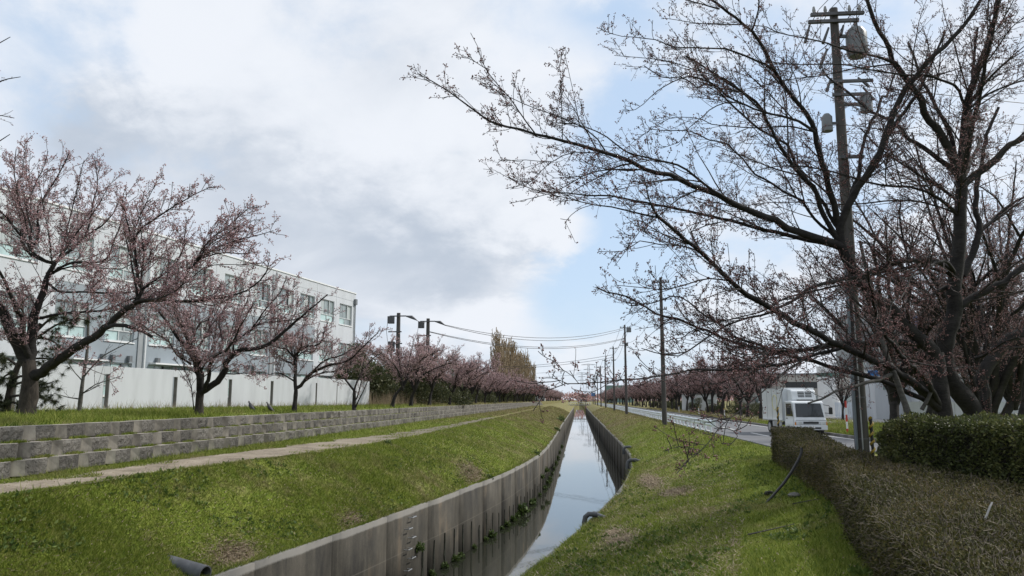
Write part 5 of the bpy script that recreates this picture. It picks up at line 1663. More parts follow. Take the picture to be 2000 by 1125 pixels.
# ------------------------------------------------------------------ leaves, hedges, bushes, grass
def leaf_faces(g, pos, nrm, size, aspect=0.5):
    """one kite-shaped leaf (two triangles) per position"""
    M_ = len(pos)
    d = g.normal(size=(M_, 3)) + nrm * 0.9
    d /= np.linalg.norm(d, axis=1, keepdims=True) + 1e-9
    s = np.cross(d, g.normal(size=(M_, 3)))
    s /= np.linalg.norm(s, axis=1, keepdims=True) + 1e-9
    n = np.cross(d, s)
    L = size[:, None]
    V = np.empty((M_, 4, 3))
    V[:, 0] = pos
    V[:, 1] = pos + d * L * .5 + s * L * aspect * .5 + n * L * .08
    V[:, 2] = pos + d * L
    V[:, 3] = pos + d * L * .5 - s * L * aspect * .5 + n * L * .08
    i = (np.arange(M_) * 4)[:, None]
    F = np.concatenate([i + np.array([[0, 1, 2]]), i + np.array([[0, 2, 3]])])
    return V.reshape(-1, 3), F


def blades(g, pos, h, w, lean=0.5):
    M_ = len(pos)
    a = g.uniform(0, 6.28, M_)
    side = np.stack([np.cos(a), np.sin(a), np.zeros(M_)], 1)
    ln = g.normal(size=(M_, 2)) * lean
    tip = pos + np.stack([ln[:, 0] * h, ln[:, 1] * h, h * (0.75 + .25 * g.random(M_))], 1)
    V = np.empty((M_, 3, 3))
    V[:, 0] = pos - side * w[:, None] * .5
    V[:, 1] = pos + side * w[:, None] * .5
    V[:, 2] = tip
    return V.reshape(-1, 3), np.arange(M_ * 3).reshape(-1, 3)


PATCHES = []        # worn, strawy spots in the turf: x, y, half-length along y, half-width


PATCHES += [(-6.82, 15.12, 0.90, 0.50), (-7.12, 10.81, 0.80, 0.50), (-5.78, 19.65, 0.70, 0.45), (-4.23, 30.18, 1.50, 0.50), (-6.87, 15.43, 0.60, 0.30), (0.71, 16.97, 1.20, 0.25), (2.46, 27.90, 3.00, 0.30), (0.80, 15.53, 1.00, 0.30), (2.68, 22.37, 1.00, 0.40), (-4.37, 16.85, 0.50, 0.30)]


def worn(x, y):
    m = np.zeros(len(x))
    for px, py, ry, rx in PATCHES:
        m = np.maximum(m, np.exp(-(((x - px) / rx) ** 2 + ((y - py) / ry) ** 2)))
    return m


def grass():
    g = np.random.default_rng(5)

    def field(name, n, xa, xb, y0, y1, zf, hmul=1.0, thin=None, label=None):
        """density falls with distance so that the blades stay dense where they are seen large"""
        u = g.random(n)
        y = 1.0 / (1.0 / y0 + u * (1.0 / y1 - 1.0 / y0))
        x = xa(y) + (xb(y) - xa(y)) * g.random(n)
        keep = g.random(n) > worn(x, y) * 1.1
        clump = wobble(x, y, 2.3)
        keep &= g.random(n) < 0.72 + 0.35 * clump
        if thin is not None:
            keep &= g.random(n) < thin(x, y)
        x, y = x[keep], y[keep]
        z = zf(x, y)
        D = np.hypot(x, y)
        h = (0.045 + 0.05 * g.random(len(x)) ** 2) * (1 + 0.35 * wobble(x, y, 1.1)) * hmul * (1 + .010 * D)
        tall = g.random(len(x)) < .025 + .10 * (wobble(x + 31, y, 1.7) > .55)
        h = np.where(tall, h * g.uniform(1.5, 2.6, len(x)), h)
        w = 0.0075 + 0.00062 * D
        V, F = blades(g, np.stack([x, y, z - .008], 1), h, w, 0.55)
        np_mesh(name, V, F, M['blade'], kind='stuff', attr=np.repeat(g.random(len(x)), 3))

    field("grass", 370000, lambda y: plo(y) - .15, lambda y: xl(y) - .12, 8.0, 190, left_z)
    field("grass", 265000, lambda y: xr(y) + .12, lambda y: np.where(y < 26, shoulder(y) + .5, 7.7), 6.0, 190, right_z)
    field("grass", 60000, lambda y: np.full_like(y, -10.6), lambda y: phi(y) + .2, 9.0, 170, left_z, 1.3)
    field("grass", 90000, lambda y: np.full_like(y, -19.0), lambda y: np.full_like(y, -11.5), 11.0, 170, left_z, 1.5)
    # tufts in the pockets of the block courses
    for k in (0, 1):
        n = 26000
        u = g.random(n)
        y = 1.0 / (1.0 / 11 + u * (1.0 / 60 - 1.0 / 11))
        x = TIER_X[k] - 0.12 - .17 * g.random(n)
        keep = np.abs(((y - 10.6 - (0.0 if k == 1 else BLOCK * .5)) / BLOCK + .5) % 1.0 - 0.5) < g.uniform(.10, .34, n)
        x, y = x[keep], y[keep]
        z = np.full(len(x), TIER_Z[k] + TIER_H - .02)
        h = (.022 + .045 * g.random(len(x)) ** 2) * (0.8 + .7 * (wobble(x * 0, y, 2.0) > -.1))
        V, F = blades(g, np.stack([x, y, z], 1), h, np.full(len(x), .016), .6)
        np_mesh("grass", V, F, M['blade'], kind='stuff', attr=np.repeat(g.random(len(x)), 3))
    # tufts sticking into the path
    n = 22000
    u = g.random(n); y = 1.0 / (1.0 / 10 + u * (1.0 / 60 - 1.0 / 10))
    x = phi(y) + (plo(y) - phi(y)) * g.random(n)
    keep = wobble(x, y, 2.0) > .30
    x, y = x[keep], y[keep]
    V, F = blades(g, np.stack([x, y, left_z(x, y) + .02], 1), .03 + .05 * g.random(len(x)), np.full(len(x), .02), .6)
    np_mesh("grass", V, F, M['blade'], kind='stuff', attr=np.repeat(g.random(len(x)), 3))
    # straw lying in the worn spots and strewn over both banks
    P = []
    for px, py, ry, rx in PATCHES:
        n = int(900 * ry * rx * 4)
        P.append(np.stack([px + g.normal(size=n) * rx * .6, py + g.normal(size=n) * ry * .6], 1))
    n = 26000
    u = g.random(n); y = 1.0 / (1.0 / 8 + u * (1.0 / 50 - 1.0 / 8))
    P.append(np.stack([np.where(g.random(n) < .5, xl(y) - 4.5 * g.random(n), xr(y) + 4.0 * g.random(n)), y], 1))
    P = np.vstack(P)
    x, y = P[:, 0], P[:, 1]
    ok = ((x < xl(y) - .14) & (x > plo(y) - .2)) | ((x > xr(y) + .14) & (x < shoulder(y) + .4))
    x, y = x[ok], y[ok]
    z = ground_z(x, y) + .02
    a = g.uniform(0, 6.28, len(x))
    L = g.uniform(.05, .16, len(x))
    p = np.stack([x, y, z], 1)
    w = (.006 + .0004 * y)
    side = np.stack([-np.sin(a), np.cos(a), np.zeros(len(x))], 1) * w[:, None]
    tip = p + np.stack([np.cos(a) * L, np.sin(a) * L, g.uniform(-.01, .05, len(x))], 1)
    V = np.stack([p - side, p + side, tip], 1).reshape(-1, 3)
    np_mesh("dry_grass", V, np.arange(len(V)).reshape(-1, 3), M['straw'], kind='stuff', attr=np.repeat(g.random(len(x)), 3))
    # broad-leaved weeds and fallen petals dotted through the turf
    n = 9000
    u = g.random(n); y = 1.0 / (1.0 / 8 + u * (1.0 / 40 - 1.0 / 8))
    lft = g.random(n) < .5
    x = np.where(lft, xl(y) - .2 + (plo(y) - xl(y)) * g.random(n), xr(y) + .2 + (shoulder(y) - xr(y)) * g.random(n))
    keep = wobble(x, y, 1.4) > .15
    x, y = x[keep], y[keep]
    c = np.repeat(np.stack([x, y, ground_z(x, y) + .02], 1), 5, axis=0)
    nn = g.normal(size=c.shape) * .5 + np.array([0, 0, .6])
    V, F = leaf_faces(g, c + g.normal(size=c.shape) * np.array([.03, .03, .008]), nn, g.uniform(.04, .10, len(c)), .55)
    np_mesh("weeds", V, F, M['leaf_turf'], kind='stuff', attr=np.repeat(g.random(len(c)), 4))
    n = 2600
    u = g.random(n); y = 1.0 / (1.0 / 8 + u * (1.0 / 40 - 1.0 / 8))
    x = np.where(g.random(n) < .5, xl(y) - .2 + (plo(y) - 1 - xl(y)) * g.random(n), xr(y) + .2 + (shoulder(y) - xr(y)) * g.random(n))
    c = np.stack([x, y, ground_z(x, y) + .055], 1)
    V, F = leaf_faces(g, c, g.normal(size=c.shape), g.uniform(.012, .028, n) * (1 + .012 * y), .7)
    np_mesh("fallen_petals", V, F, M['straw'], kind='stuff', attr=np.repeat(g.uniform(.6, 1, n), 4))
    # fringe hanging over the coping of both canal walls
    for f, sgn in ((xl, -1), (xr, 1)):
        n = 30000
        u = g.random(n); y = 1.0 / (1.0 / 10 + u * (1.0 / 90 - 1.0 / 10))
        x = f(y) + sgn * (.10 + .16 * g.random(n) ** 1.5)
        keep = g.random(n) < .35 + .5 * wobble(x, y, 2.6)
        x, y = x[keep], y[keep]
        V, F = blades(g, np.stack([x, y, np.full(len(x), WALL_Z + .03)], 1), (.05 + .09 * g.random(len(x)) ** 2) * (1 + .01 * y), .008 + .0007 * y, .8)
        np_mesh("grass", V, F, M['blade'], kind='stuff', attr=np.repeat(g.random(len(x)), 3))


grass()


def hedge_core_and_leaves(root, g, ys, left, right, top, base, n_leaf, n_twig, leaf_mat, size, depth=.10, lump=.06, twig_mat='twig_hedge', yweight=True, end_caps=True):
    """clipped hedge between two plan curves; leaves in a shell, a dark twiggy core inside"""
    ox, oy, oz = root.location
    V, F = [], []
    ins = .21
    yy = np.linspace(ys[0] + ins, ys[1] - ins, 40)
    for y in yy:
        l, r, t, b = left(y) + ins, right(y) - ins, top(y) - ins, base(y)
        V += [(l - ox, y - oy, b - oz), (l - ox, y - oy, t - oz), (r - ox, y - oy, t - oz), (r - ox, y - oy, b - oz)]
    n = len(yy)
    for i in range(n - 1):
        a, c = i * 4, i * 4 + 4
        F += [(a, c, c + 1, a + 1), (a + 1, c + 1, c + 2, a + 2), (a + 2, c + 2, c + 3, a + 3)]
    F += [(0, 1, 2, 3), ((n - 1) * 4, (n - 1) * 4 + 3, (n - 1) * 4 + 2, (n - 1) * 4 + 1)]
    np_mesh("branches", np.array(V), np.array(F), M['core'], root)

    def sample(m):
        if yweight:
            u = g.random(m); y = 1.0 / (1.0 / ys[0] + u * (1.0 / ys[1] - 1.0 / ys[0]))
        else:
            y = g.uniform(ys[0], ys[1], m)
        l, r, t, b = left(y), right(y), top(y), base(y)
        wdt, hgt = r - l, t - b
        per = 2 * hgt + wdt
        s = g.random(m) * (hgt + wdt + np.where(g.random(m) < .3, hgt, 0))
        x = np.where(s < hgt, l, np.where(s < hgt + wdt, l + (s - hgt), r))
        z = np.where(s < hgt, b + s, np.where(s < hgt + wdt, t, t - (s - hgt - wdt)))
        nr = np.stack([np.where(s < hgt, -1.0, np.where(s < hgt + wdt, 0, 1.0)), np.zeros(m), np.where((s >= hgt) & (s < hgt + wdt), 1.0, .12)], 1)
        # round the shoulders
        e = np.minimum(np.minimum(np.abs(s - hgt), np.abs(s - hgt - wdt)), .22)
        x = x + np.where(s < hgt + wdt * .5, 1, -1) * (.22 - e) * .28
        z = z - (.22 - e) * .28
        if end_caps:
            ce = g.random(m)
            k0 = ce < .05
            y = np.where(k0, ys[1] - .02, y)
            k1 = (ce > .05) & (ce < .08)
            y = np.where(k1, ys[0] + .02, y)
            kk = k0 | k1
            l2, r2, t2, b2 = left(y), right(y), top(y), base(y)
            x = np.where(kk, l2 + (r2 - l2) * g.random(m), x)
            z = np.where(kk, b2 + (t2 - b2) * g.random(m), z)
            nr[kk] = np.array([0, 1.0, .2])
            nr[k1] = np.array([0, -1.0, .2])
        lm = lump * (wobble(x * 2.0 + z * 3, y * 2.0, 2.2) + .5 * wobble(y * 3, x * 3 - z * 2, 3.0))
        p = np.stack([x, y, z], 1) + nr * (lm - depth * g.random(m) ** 1.2)[:, None]
        return p, nr
    p, nr = sample(n_leaf)
    D = np.hypot(p[:, 0], p[:, 1])
    V, F = leaf_faces(g, p - np.array([ox, oy, oz]), nr, size * g.uniform(.6, 1.35, n_leaf) * (1 + .02 * D), .5)
    np_mesh("foliage", V, F, M[leaf_mat], root, kind='stuff', attr=np.repeat(np.clip(g.random(n_leaf) * .8 + .25 * wobble(p[:, 0], p[:, 1], 1.5) + .1, 0, 1), 4))
    p, nr = sample(n_twig)
    d = g.normal(size=(n_twig, 3)) * .8 + nr
    d /= np.linalg.norm(d, axis=1, keepdims=True)
    L = g.uniform(.06, .2, n_twig)[:, None]
    P = np.stack([p - d * L * .6, p + d * L * .15 + g.normal(size=(n_twig, 3)) * .01, p + d * L * .55], 1) - np.array([ox, oy, oz])
    r = np.tile(np.array([[.0032, .0026, .0016]]), (n_twig, 1)) * (1 + .06 * np.hypot(p[:, 0], p[:, 1]))[:, None]
    V, F = tubes(P, r, 3)
    np_mesh("twigs", V, F, M[twig_mat], root, kind='stuff')


def hedges():
    g = np.random.default_rng(9)
    # brownish winter hedge running from the camera's side to the road
    root = empty("hedge", (4.5, 14.0, -.3))
    tag(root, "long low brownish hedge running from beside the camera along the bank to the road", "hedge")
    lf = lambda y: np.interp(y, [2, 4.5, 7.2, 9.2, 12.1, 15.2, 25.9], [1.9, 2.3, 2.88, 3.22, 3.9, 4.75, 6.2])
    rt = lambda y: np.interp(y, [2, 8, 10, 12.5, 15.5, 18, 25.9], [6.9, 6.9, 6.75, 6.35, 6.0, 6.25, 7.55])
    tp = lambda y: np.interp(y, [2, 8, 15, 22, 25.9], [.40, .43, .52, .66, .78])
    bs = lambda y: np.full_like(np.asarray(y, float), -.42)
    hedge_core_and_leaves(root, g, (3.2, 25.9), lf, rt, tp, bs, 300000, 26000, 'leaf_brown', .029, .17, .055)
    root = empty("hedge", (7.4, 12.0, -.2))
    tag(root, "clipped dark green hedge at the feet of the big cherry trees", "hedge")
    lf = lambda y: np.interp(y, [5, 7, 11, 15, 16.4], [6.9, 7.0, 6.6, 5.85, 6.0])
    rt = lambda y: np.interp(y, [5, 7, 11, 15, 16.4], [9.6, 9.6, 9.2, 8.3, 7.7])
    tp = lambda y: np.interp(y, [5, 9, 12, 15.2, 16.0, 16.4], [1.38, 1.38, 1.37, 1.32, 1.2, 1.0])
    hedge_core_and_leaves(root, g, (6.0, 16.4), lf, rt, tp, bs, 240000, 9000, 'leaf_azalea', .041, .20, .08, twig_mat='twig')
    # evergreen bushes under the far trees, dark behind the trunks
    protos = []
    for i in range(3):
        root = empty("evergreen_bush", (0, 0, 0))
        tag(root, "dark evergreen bush in the undergrowth behind the cherry row along the dirt path", "bush", "evergreen bushes behind the cherry row along the dirt path")
        n = 9000
        cs = g.normal(size=(14, 3)) * np.array([1.0, 1.2, .75]) + np.array([0, 0, 1.4])
        c = cs[g.integers(0, 14, n)]
        d = g.normal(size=(n, 3)); d /= np.linalg.norm(d, axis=1, keepdims=True)
        p = c + d * (g.uniform(.45, .85, n))[:, None]
        p[:, 2] = np.abs(p[:, 2])
        V, F = leaf_faces(g, p, d, g.uniform(.09, .2, n), .6)
        np_mesh("foliage", V, F, M['leaf_dark'], root, kind='stuff', attr=np.repeat(g.random(n), 4))
        stems = [[(g.normal() * .1, g.normal() * .1, -.1), tuple(cs[j] * np.array([.5, .5, .5])), tuple(cs[j])] for j in range(6)]
        P = np.array(stems); r = np.tile(np.array([[.05, .035, .02]]), (6, 1))
        V, F = tubes(P, r, 5)
        np_mesh("stems", V, F, M['bark'], root)
        protos.append(root)
    k = 0
    for y in np.arange(59, 240, 5.4):
        for rowx in (-16.2, -19.5):
            x = rowx + g.normal(0, .8)
            if y < 64 and x > -16.0:
                x = -17.2
            s = g.uniform(.8, 1.35) * (1.15 if y < 75 else 1.0)
            z = float(left_z(x, y))
            if k < 3:
                o = protos[k]; o.location = (x, y, z); o.scale = (s, s, s)
            else:
                o = copy_tree(protos[k % 3], (x, y + g.normal(0, .8), z), g.uniform(0, 6.28), s)
            k += 1
    # low brown-green undergrowth across the road
    for i, y in enumerate(np.arange(78, 200, 5.0)):
        x = 19.2 + g.normal(0, .6)
        o = copy_tree(protos[i % 3], (x, y, -.2), g.uniform(0, 6.28), g.uniform(.35, .6))
        o['label'] = "low evergreen bush under the cherry row across the road"
        o['group'] = "low bushes under the cherry row across the road"
    # tall tan reeds and dead stalks by the end of the wall
    n = 5200
    y = g.uniform(56.5, 80, n)
    x = -15.6 + g.normal(0, 1.0, n) - np.where(y < 60, .4, 0)
    ok = (x < -13.0)
    x, y = x[ok], y[ok]
    V, F = blades(g, np.stack([x, y, left_z(x, y)], 1), g.uniform(.4, 1.5, len(x)) * np.where(y < 66, 1, .6), np.full(len(x), .035), .16)
    np_mesh("dry_reeds", V, F, M['straw'], kind='stuff', attr=np.repeat(g.random(len(x)), 3))
    # thin dead stalks at the foot of the white wall
    n = 1500
    s = g.uniform(0, 34, n)
    x = -15.9 + UX * s + .986 * g.uniform(.1, 1.0, n); y = 55.83 + UY * s - .165 * .4
    V, F = blades(g, np.stack([x, y, left_z(x, y)], 1), g.uniform(.15, .55, n), np.full(n, .018), .3)
    np_mesh("dry_grass", V, F, M['straw'], kind='stuff', attr=np.repeat(g.random(n), 3))
    # the far wood closing the view along the canal
    n = 16000
    x = g.uniform(-420, 420, n); y = g.uniform(760, 900, n)
    top = 7.5 + 3.0 * wobble(x * .05, y * .05, 2.0)
    z = top * g.random(n) ** .7
    V, F = leaf_faces(g, np.stack([x, y, z], 1), np.tile(np.array([[0, 0, .5]]), (n, 1)), g.uniform(1.2, 3.2, n), .7)
    np_mesh("distant_wood", V, F, M['bud_brown'], kind='stuff', attr=np.repeat(g.random(n) * .7, 4))
    # rough verge across the road
    n = 30000
    u = g.random(n); y = 1.0 / (1.0 / 38 + u * (1.0 / 160 - 1.0 / 38))
    x = 13.7 + 9 * g.random(n) ** 1.5
    V, F = blades(g, np.stack([x, y, right_z(x, y)], 1), g.uniform(.08, .3, n), .02 + .0006 * y, .5)
    np_mesh("grass", V, F, M['blade'], kind='stuff', attr=np.repeat(g.random(n), 3))


hedges()


def pine():
    g = np.random.default_rng(77)
    root = empty("pine_tree", (-15.7, 22.3, 1.2))
    tag(root, "drooping dark pine half hidden behind the thick split cherry trunk", "tree")
    b = np.array(LIMBS_PINE[0][0][:3])
    for li, poly in enumerate(LIMBS_PINE):
        q = [(p[0] - b[0], p[1] - b[1], p[2] - b[2], p[3]) for p in poly]
        P, r = spline(q, 12)
        v, f = tubes(P[None], r[None], 8)
        np_mesh("trunk" if li == 0 else "limb", v, f, M['bark_old'], root, smooth_shade=True)
    root.location = tuple(b)
    tips = []
    for poly in LIMBS_PINE[1:]:
        P, r = spline([(p[0] - b[0], p[1] - b[1], p[2] - b[2], p[3]) for p in poly], 14)
        for j in range(5, 14):
            for k in range(3):
                tips.append(P[j] + g.normal(size=3) * .14 + np.array([0, 0, -.06]))
    tips = np.array(tips)
    n = 60
    c = np.repeat(tips, n, axis=0)
    d = g.normal(size=(len(c), 3)); d[:, 2] -= .8
    d /= np.linalg.norm(d, axis=1, keepdims=True)
    L = g.uniform(.10, .22, len(c))[:, None]
    s = np.cross(d, g.normal(size=d.shape)); s /= np.linalg.norm(s, axis=1, keepdims=True)
    V = np.stack([c - s * .006, c + s * .006, c + d * L], 1).reshape(-1, 3)
    np_mesh("needles", V, np.arange(len(V)).reshape(-1, 3), M['needle'], root, kind='stuff', attr=np.repeat(g.random(len(c)), 3))


pine()


def weeds():
    g = np.random.default_rng(15)
    protos = []
    for i in range(3):
        n = 260
        d = g.normal(size=(n, 3)); d[:, 2] = np.abs(d[:, 2]); d /= np.linalg.norm(d, axis=1, keepdims=True)
        p = d * g.uniform(.03, .22, n)[:, None] * np.array([1, 1, 1.1])
        V, F = leaf_faces(g, p, d, g.uniform(.06, .15, n), .45)
        o = np_mesh("weed_clump", V, F, M['leaf_weed'], attr=np.repeat(g.random(n), 4))
        tag(o, "small green weed clump rooted at the waterline of the canal wall", "weed", "weed clumps along the canal wall")
        protos.append(o)
    k = 0
    spots = []
    for y in (24.2, 25.3, 26.4, 27.0, 28.6, 30.2, 31.0, 32.8, 33.6, 35.0, 36.1, 37.4, 40.5, 42.0, 44.4, 47.5, 50.5, 53, 57, 61, 66, 72, 80, 90):
        spots.append((float(xl(y)) + .08, y, WATER_Z + .02, g.uniform(.5, 1.1)))
    spots += [(float(xl(37.0)) + .12, 37.0, WATER_Z + .1, 1.7), (float(xl(46.0)) + .05, 46, WATER_Z + .8, .9), (float(xl(49.0)) + .05, 49, WATER_Z + .9, 1.1), (float(xl(23.2)) + .04, 23.2, -2.75, .8),
              (float(xl(31.5)) - .15, 31.5, WALL_Z + .02, .8), (float(xl(45)) - .2, 45, WALL_Z + .02, 1.2), (float(xl(80)) - .2, 80, WALL_Z + .02, 1.6), (float(xl(110)) - .5, 110, WALL_Z + .1, 2.4),
              (float(xl(122)) - .7, 122, WALL_Z + .1, 2.6), (-6.9, 27.5, .05, .7)]
    labs = {24: "large leafy weed growing out of the canal wall foot midway along", 27: "dark weed sprouting from a crack in the canal wall below the step irons", 33: "dark weed tuft on the bank next to the dirt path"}
    for k, (x, y, z, s) in enumerate(spots):
        if k < 3:
            o = protos[k]
        else:
            o = protos[k % 3].copy(); COL.objects.link(o)
        o.location = (x, y, z); o.scale = (s, s, s); o.rotation_euler = (0, 0, g.uniform(0, 6.28))
        if k in labs:
            o['label'] = labs[k]; del o['group']
        elif k in (28, 29, 30, 31, 32):
            o['label'] = "green weed clump growing on the coping of the canal wall"; o['group'] = "weed clumps on the wall coping"


weeds()


# ------------------------------------------------------------------ utility poles and wires
def insulator(mb, x, y, z, h=.16):
    mb.tube([(x, y, z), (x, y, z + h * .4), (x, y, z + h)], [.035, .055, .03], 6)


def street_pole(loc, top, label, group=None, transformer=False, far=False):
    root = empty("utility_pole", loc)
    tag(root, label, "utility pole", group)
    h = top - loc[2]
    MB().tube([(0, 0, -.3), (0, 0, h * .5), (0, 0, h)], [.20, .16, .11], 12).build("shaft", M['pole'], root, smooth_angle=40)
    for z, w in ((h - .45, 1.3), (h - 2.6, .8)):
        MB().box(-w / 2, w / 2, -.20, -.115, z, z + .09).build("crossarm", M['steel'], root)
        if not far or z > h - 1:
            for s in (-.46, -.15, .3, .47):
                mb = MB()
                insulator(mb, s * w, -.158, z + .09)
                mb.build("insulator", M['porcelain'], root)
    mb = MB()
    for k in range(6 if far else 9):
        z = h - 3.2 - k * .45
        mb.tube([(-.28 if k % 2 else 0.0, 0, z), (0.0 if k % 2 else .28, 0, z)], .012, 5)
    mb.build("climbing_pegs", M['galv'], root)
    if transformer:
        MB().box(.22, .85, -.3, .3, h - 1.0, h - .35).build("transformer", M['drum'], root, bevel=.03)
        MB().box(.10, .4, -.10, .10, h - 2.9, h - 2.5).build("junction_box", M['drum'], root, bevel=.02)
    return root


def wire(a, b, sag, label, group=None, r=.014, n=14):
    a, b = Vector(a), Vector(b)
    root_pts = []
    for i in range(n + 1):
        t = i / n
        p = a.lerp(b, t)
        p.z -= sag * 4 * t * (1 - t)
        root_pts.append(p)
    d = (b - a).length
    o = MB().tube(root_pts, [r * (1 + .0) for _ in root_pts], 4).build("overhead_wire", M['wire'])
    tag(o, label, "wire", group)
    return o


def poles():
    ys = [60.5, 105.0, 142.0, 186.0, 222.0, 264.0, 306.0, 348.0]
    xs = [6.55, 6.35, 6.4, 6.35, 6.25, 6.3, 6.3, 6.3]
    tops = [11.25, 11.8, 11.4, 11.4, 11.4, 11.4, 11.4, 11.4]
    labs = ["nearest tall utility pole on the grass bank beside the guardrail", "second roadside utility pole, with a square transformer box at its top", "third roadside utility pole, plain with one crossarm"]
    grp = "utility poles receding along the road"
    for i, (x, y, t) in enumerate(zip(xs, ys, tops)):
        street_pole((x, y, -.32), t, labs[i] if i < 3 else "distant roadside utility pole in the line of poles", grp, i == 1, i > 2)
    for i in range(len(ys) - 1):
        for k, (dx, dz, sg) in enumerate(((-.6, -.30, .7), (.4, -.30, .75), (.6, -.30, .8), (-.2, -2.45, .9))):
            wire((xs[i] + dx, ys[i] - .16, tops[i] + dz), (xs[i + 1] + dx, ys[i + 1] - .16, tops[i + 1] + dz), sg,
                 "thin wire sagging between two of the roadside utility poles", "wires between the roadside poles", .012 + .00006 * ys[i])

    # big concrete pole among the branches
    root = empty("utility_pole", (7.58, 21.7, -.3))
    tag(root, "tall concrete utility pole among the cherry branches, with crossarms and a drum transformer", "utility pole")
    h = 13.3
    MB().tube([(0, 0, -.2), (0, 0, h * .5), (0, 0, h)], [.19, .15, .115], 16).build("shaft", M['pole'], root, smooth_angle=40)
    for z, y0, w0, w1 in ((h - .30, -.24, -.72, .78), (h - .52, -.24, -.80, .62)):
        MB().box(w0, w1, y0, y0 + .1, z, z + .09).build("crossarm", M['steel'], root)
    for s in (-.62, -.3, .38, .66):
        mb = MB()
        insulator(mb, s, -.19, h - .21, .2)
        mb.build("insulator", M['porcelain'], root)
    mb = MB()
    mb.tube([(.55, -.1, h - 1.55), (.55, -.1, h - 1.45), (.55, -.1, h - .85), (.55, -.1, h - .70)], [.24, .29, .29, .20], 14)
    mb.tube([(.55, -.1, h - .70), (.55, -.1, h - .5)], [.07, .05], 8)
    d = mb.build("drum_transformer", M['drum'], root, smooth_angle=40)
    MB().box(.10, .34, -.14, -.06, h - 1.3, h - 1.22).box(.10, .34, -.14, -.06, h - .95, h - .87).build("bracket", M['steel'], d)
    for x, z, r, hh in ((-.40, h - 3.75, .15, .42), (.72, h - 3.2, .17, .44)):
        mb = MB().tube([(x, -.05, z), (x, -.05, z + hh), (x, -.05, z + hh + .1)], [r, r, r * .5], 12)
        c = mb.build("junction_drum", M['drum'], root, smooth_angle=40)
        MB().box(min(x, 0), max(x, 0), -.08, -.02, z + .2, z + .27).build("bracket", M['steel'], c)
    # hanging cutouts and fuse tubes
    for x0, z0, x1, z1 in ((-.22, -.65, -.42, -1.15), (-.30, -1.3, -.55, -1.9), (-.75, -.55, -.92, -1.1), (.2, -.6, .1, -.9), (.5, -2.2, .78, -2.5), (.62, -2.5, .9, -2.9), (-.25, -2.2, -.4, -2.6)):
        MB().tube([(x0, -.15, h + z0), (x1, -.18, h + z1)], [.03, .045], 6).build("cutout", M['steel'], root)
    for z, w in ((h - 2.35, .9), (h - 4.6, .5), (h - 2.75, .8)):
        MB().box(-w * .3, w, -.21, -.13, z, z + .08).build("crossarm", M['steel'], root)
    MB().tube([(-.185, -.14, -.2), (-.175, -.13, 3.0), (-.165, -.12, 6.0)], .045, 8).build("conduit", M['conduit'], root)
    MB().tube([(-.05, -.215, -.2), (-.05, -.2, 2.6), (-.05, -.19, 4.6)], .018, 6).build("conduit", M['galv'], root)
    mb = MB()
    for z in (.9, 2.0, 3.1, 4.2):
        mb.tube([(0, 0, z), (0, 0, z + .04)], .197 - z * .006, 16)
    mb.build("steel_band", M['steel'], root)
    for k, (dx, dz, s) in enumerate(((-.62, -.1, .5), (-.3, -.1, .55), (.66, -.1, .5), (.38, -.1, .6))):
        wire((7.72 + dx, 21.55, -.3 + h + dz), (6.55 + dx * .9, 60.3, 11.25 - .32), s, "wire running from the tall concrete pole to the nearest roadside pole", "wires from the concrete pole", .012)
        wire((7.72 + dx, 21.5, -.3 + h + dz), (12.0 + dx, -14.0, 12.6), s, "wire running from the tall concrete pole overhead past the camera", "wires passing overhead", .012)
    for k in range(5):
        z = 11.9 - k * .62
        wire((7.9, 21.7, z), (42, 27 + k, z - .4 + .1 * k), .5, "wire running from the tall concrete pole into the park", "wires from the concrete pole into the park", .011)

    # paired equipment poles on the path side
    for i, (x, y, top, lab) in enumerate(((-16.0, 66.8, 9.35, "first of the paired equipment poles, rising behind the pink cherry nearest the white wall"),
                                          (-14.75, 74.0, 9.6, "second of the paired utility poles, with its foot in plain view between cherry trunks"))):
        z0 = 1.15
        root = empty("utility_pole", (x, y, z0))
        tag(root, lab, "utility pole")
        h = top - z0
        MB().tube([(0, 0, -.3), (0, 0, h)], [.24, .17], 12).build("shaft", M['pole'], root, smooth_angle=40)
        for z, a, b in ((h - .35, -.75, .75), (h - 1.75, -.85, .35), (h - 2.8, -.25, .42), (h - 3.7, -.3, .45)):
            MB().box(a, b, -.28, -.18, z, z + .10).build("crossarm", M['steel'], root)
        MB().box(-.95, -.38, -.3, .15, h - .95, h - .30).build("switch_box", M['steel'], root, bevel=.04)
        MB().box(-.85, -.30, -.3, .15, h - 3.5, h - 2.55).build("transformer", M['steel'], root, bevel=.05)
        MB().tube([(-.95, -.1, h - .8), (-1.05, -.1, h - 1.6), (-.95, -.1, h - 2.4), (-.8, -.1, h - 3.0)], .02, 5).build("cable", M['wire'], root)
        MB().tube([(.65, -.23, h - .30), (1.25, -.3, h - .42), (1.7, -.35, h - .68)], [.04, .16, .05], 7).build("cable_end", M['steel'], root)
        mb = MB()
        for k in range(8):
            mb.tube([(-.3 if k % 2 else 0, 0, h - 4.2 - k * .4), (0 if k % 2 else .3, 0, h - 4.2 - k * .4)], .014, 5)
        mb.build("climbing_pegs", M['galv'], root)
    g2 = "wires crossing the canal"
    for dz, ex in ((-.68, 0), (-.72, .25)):
        wire((-14.3, 66.5, 9.35 + dz), (-15.2 + ex, 73.7, 9.6 - .45), .05, "short wire joining the paired utility poles", "wires joining the paired poles", .022)
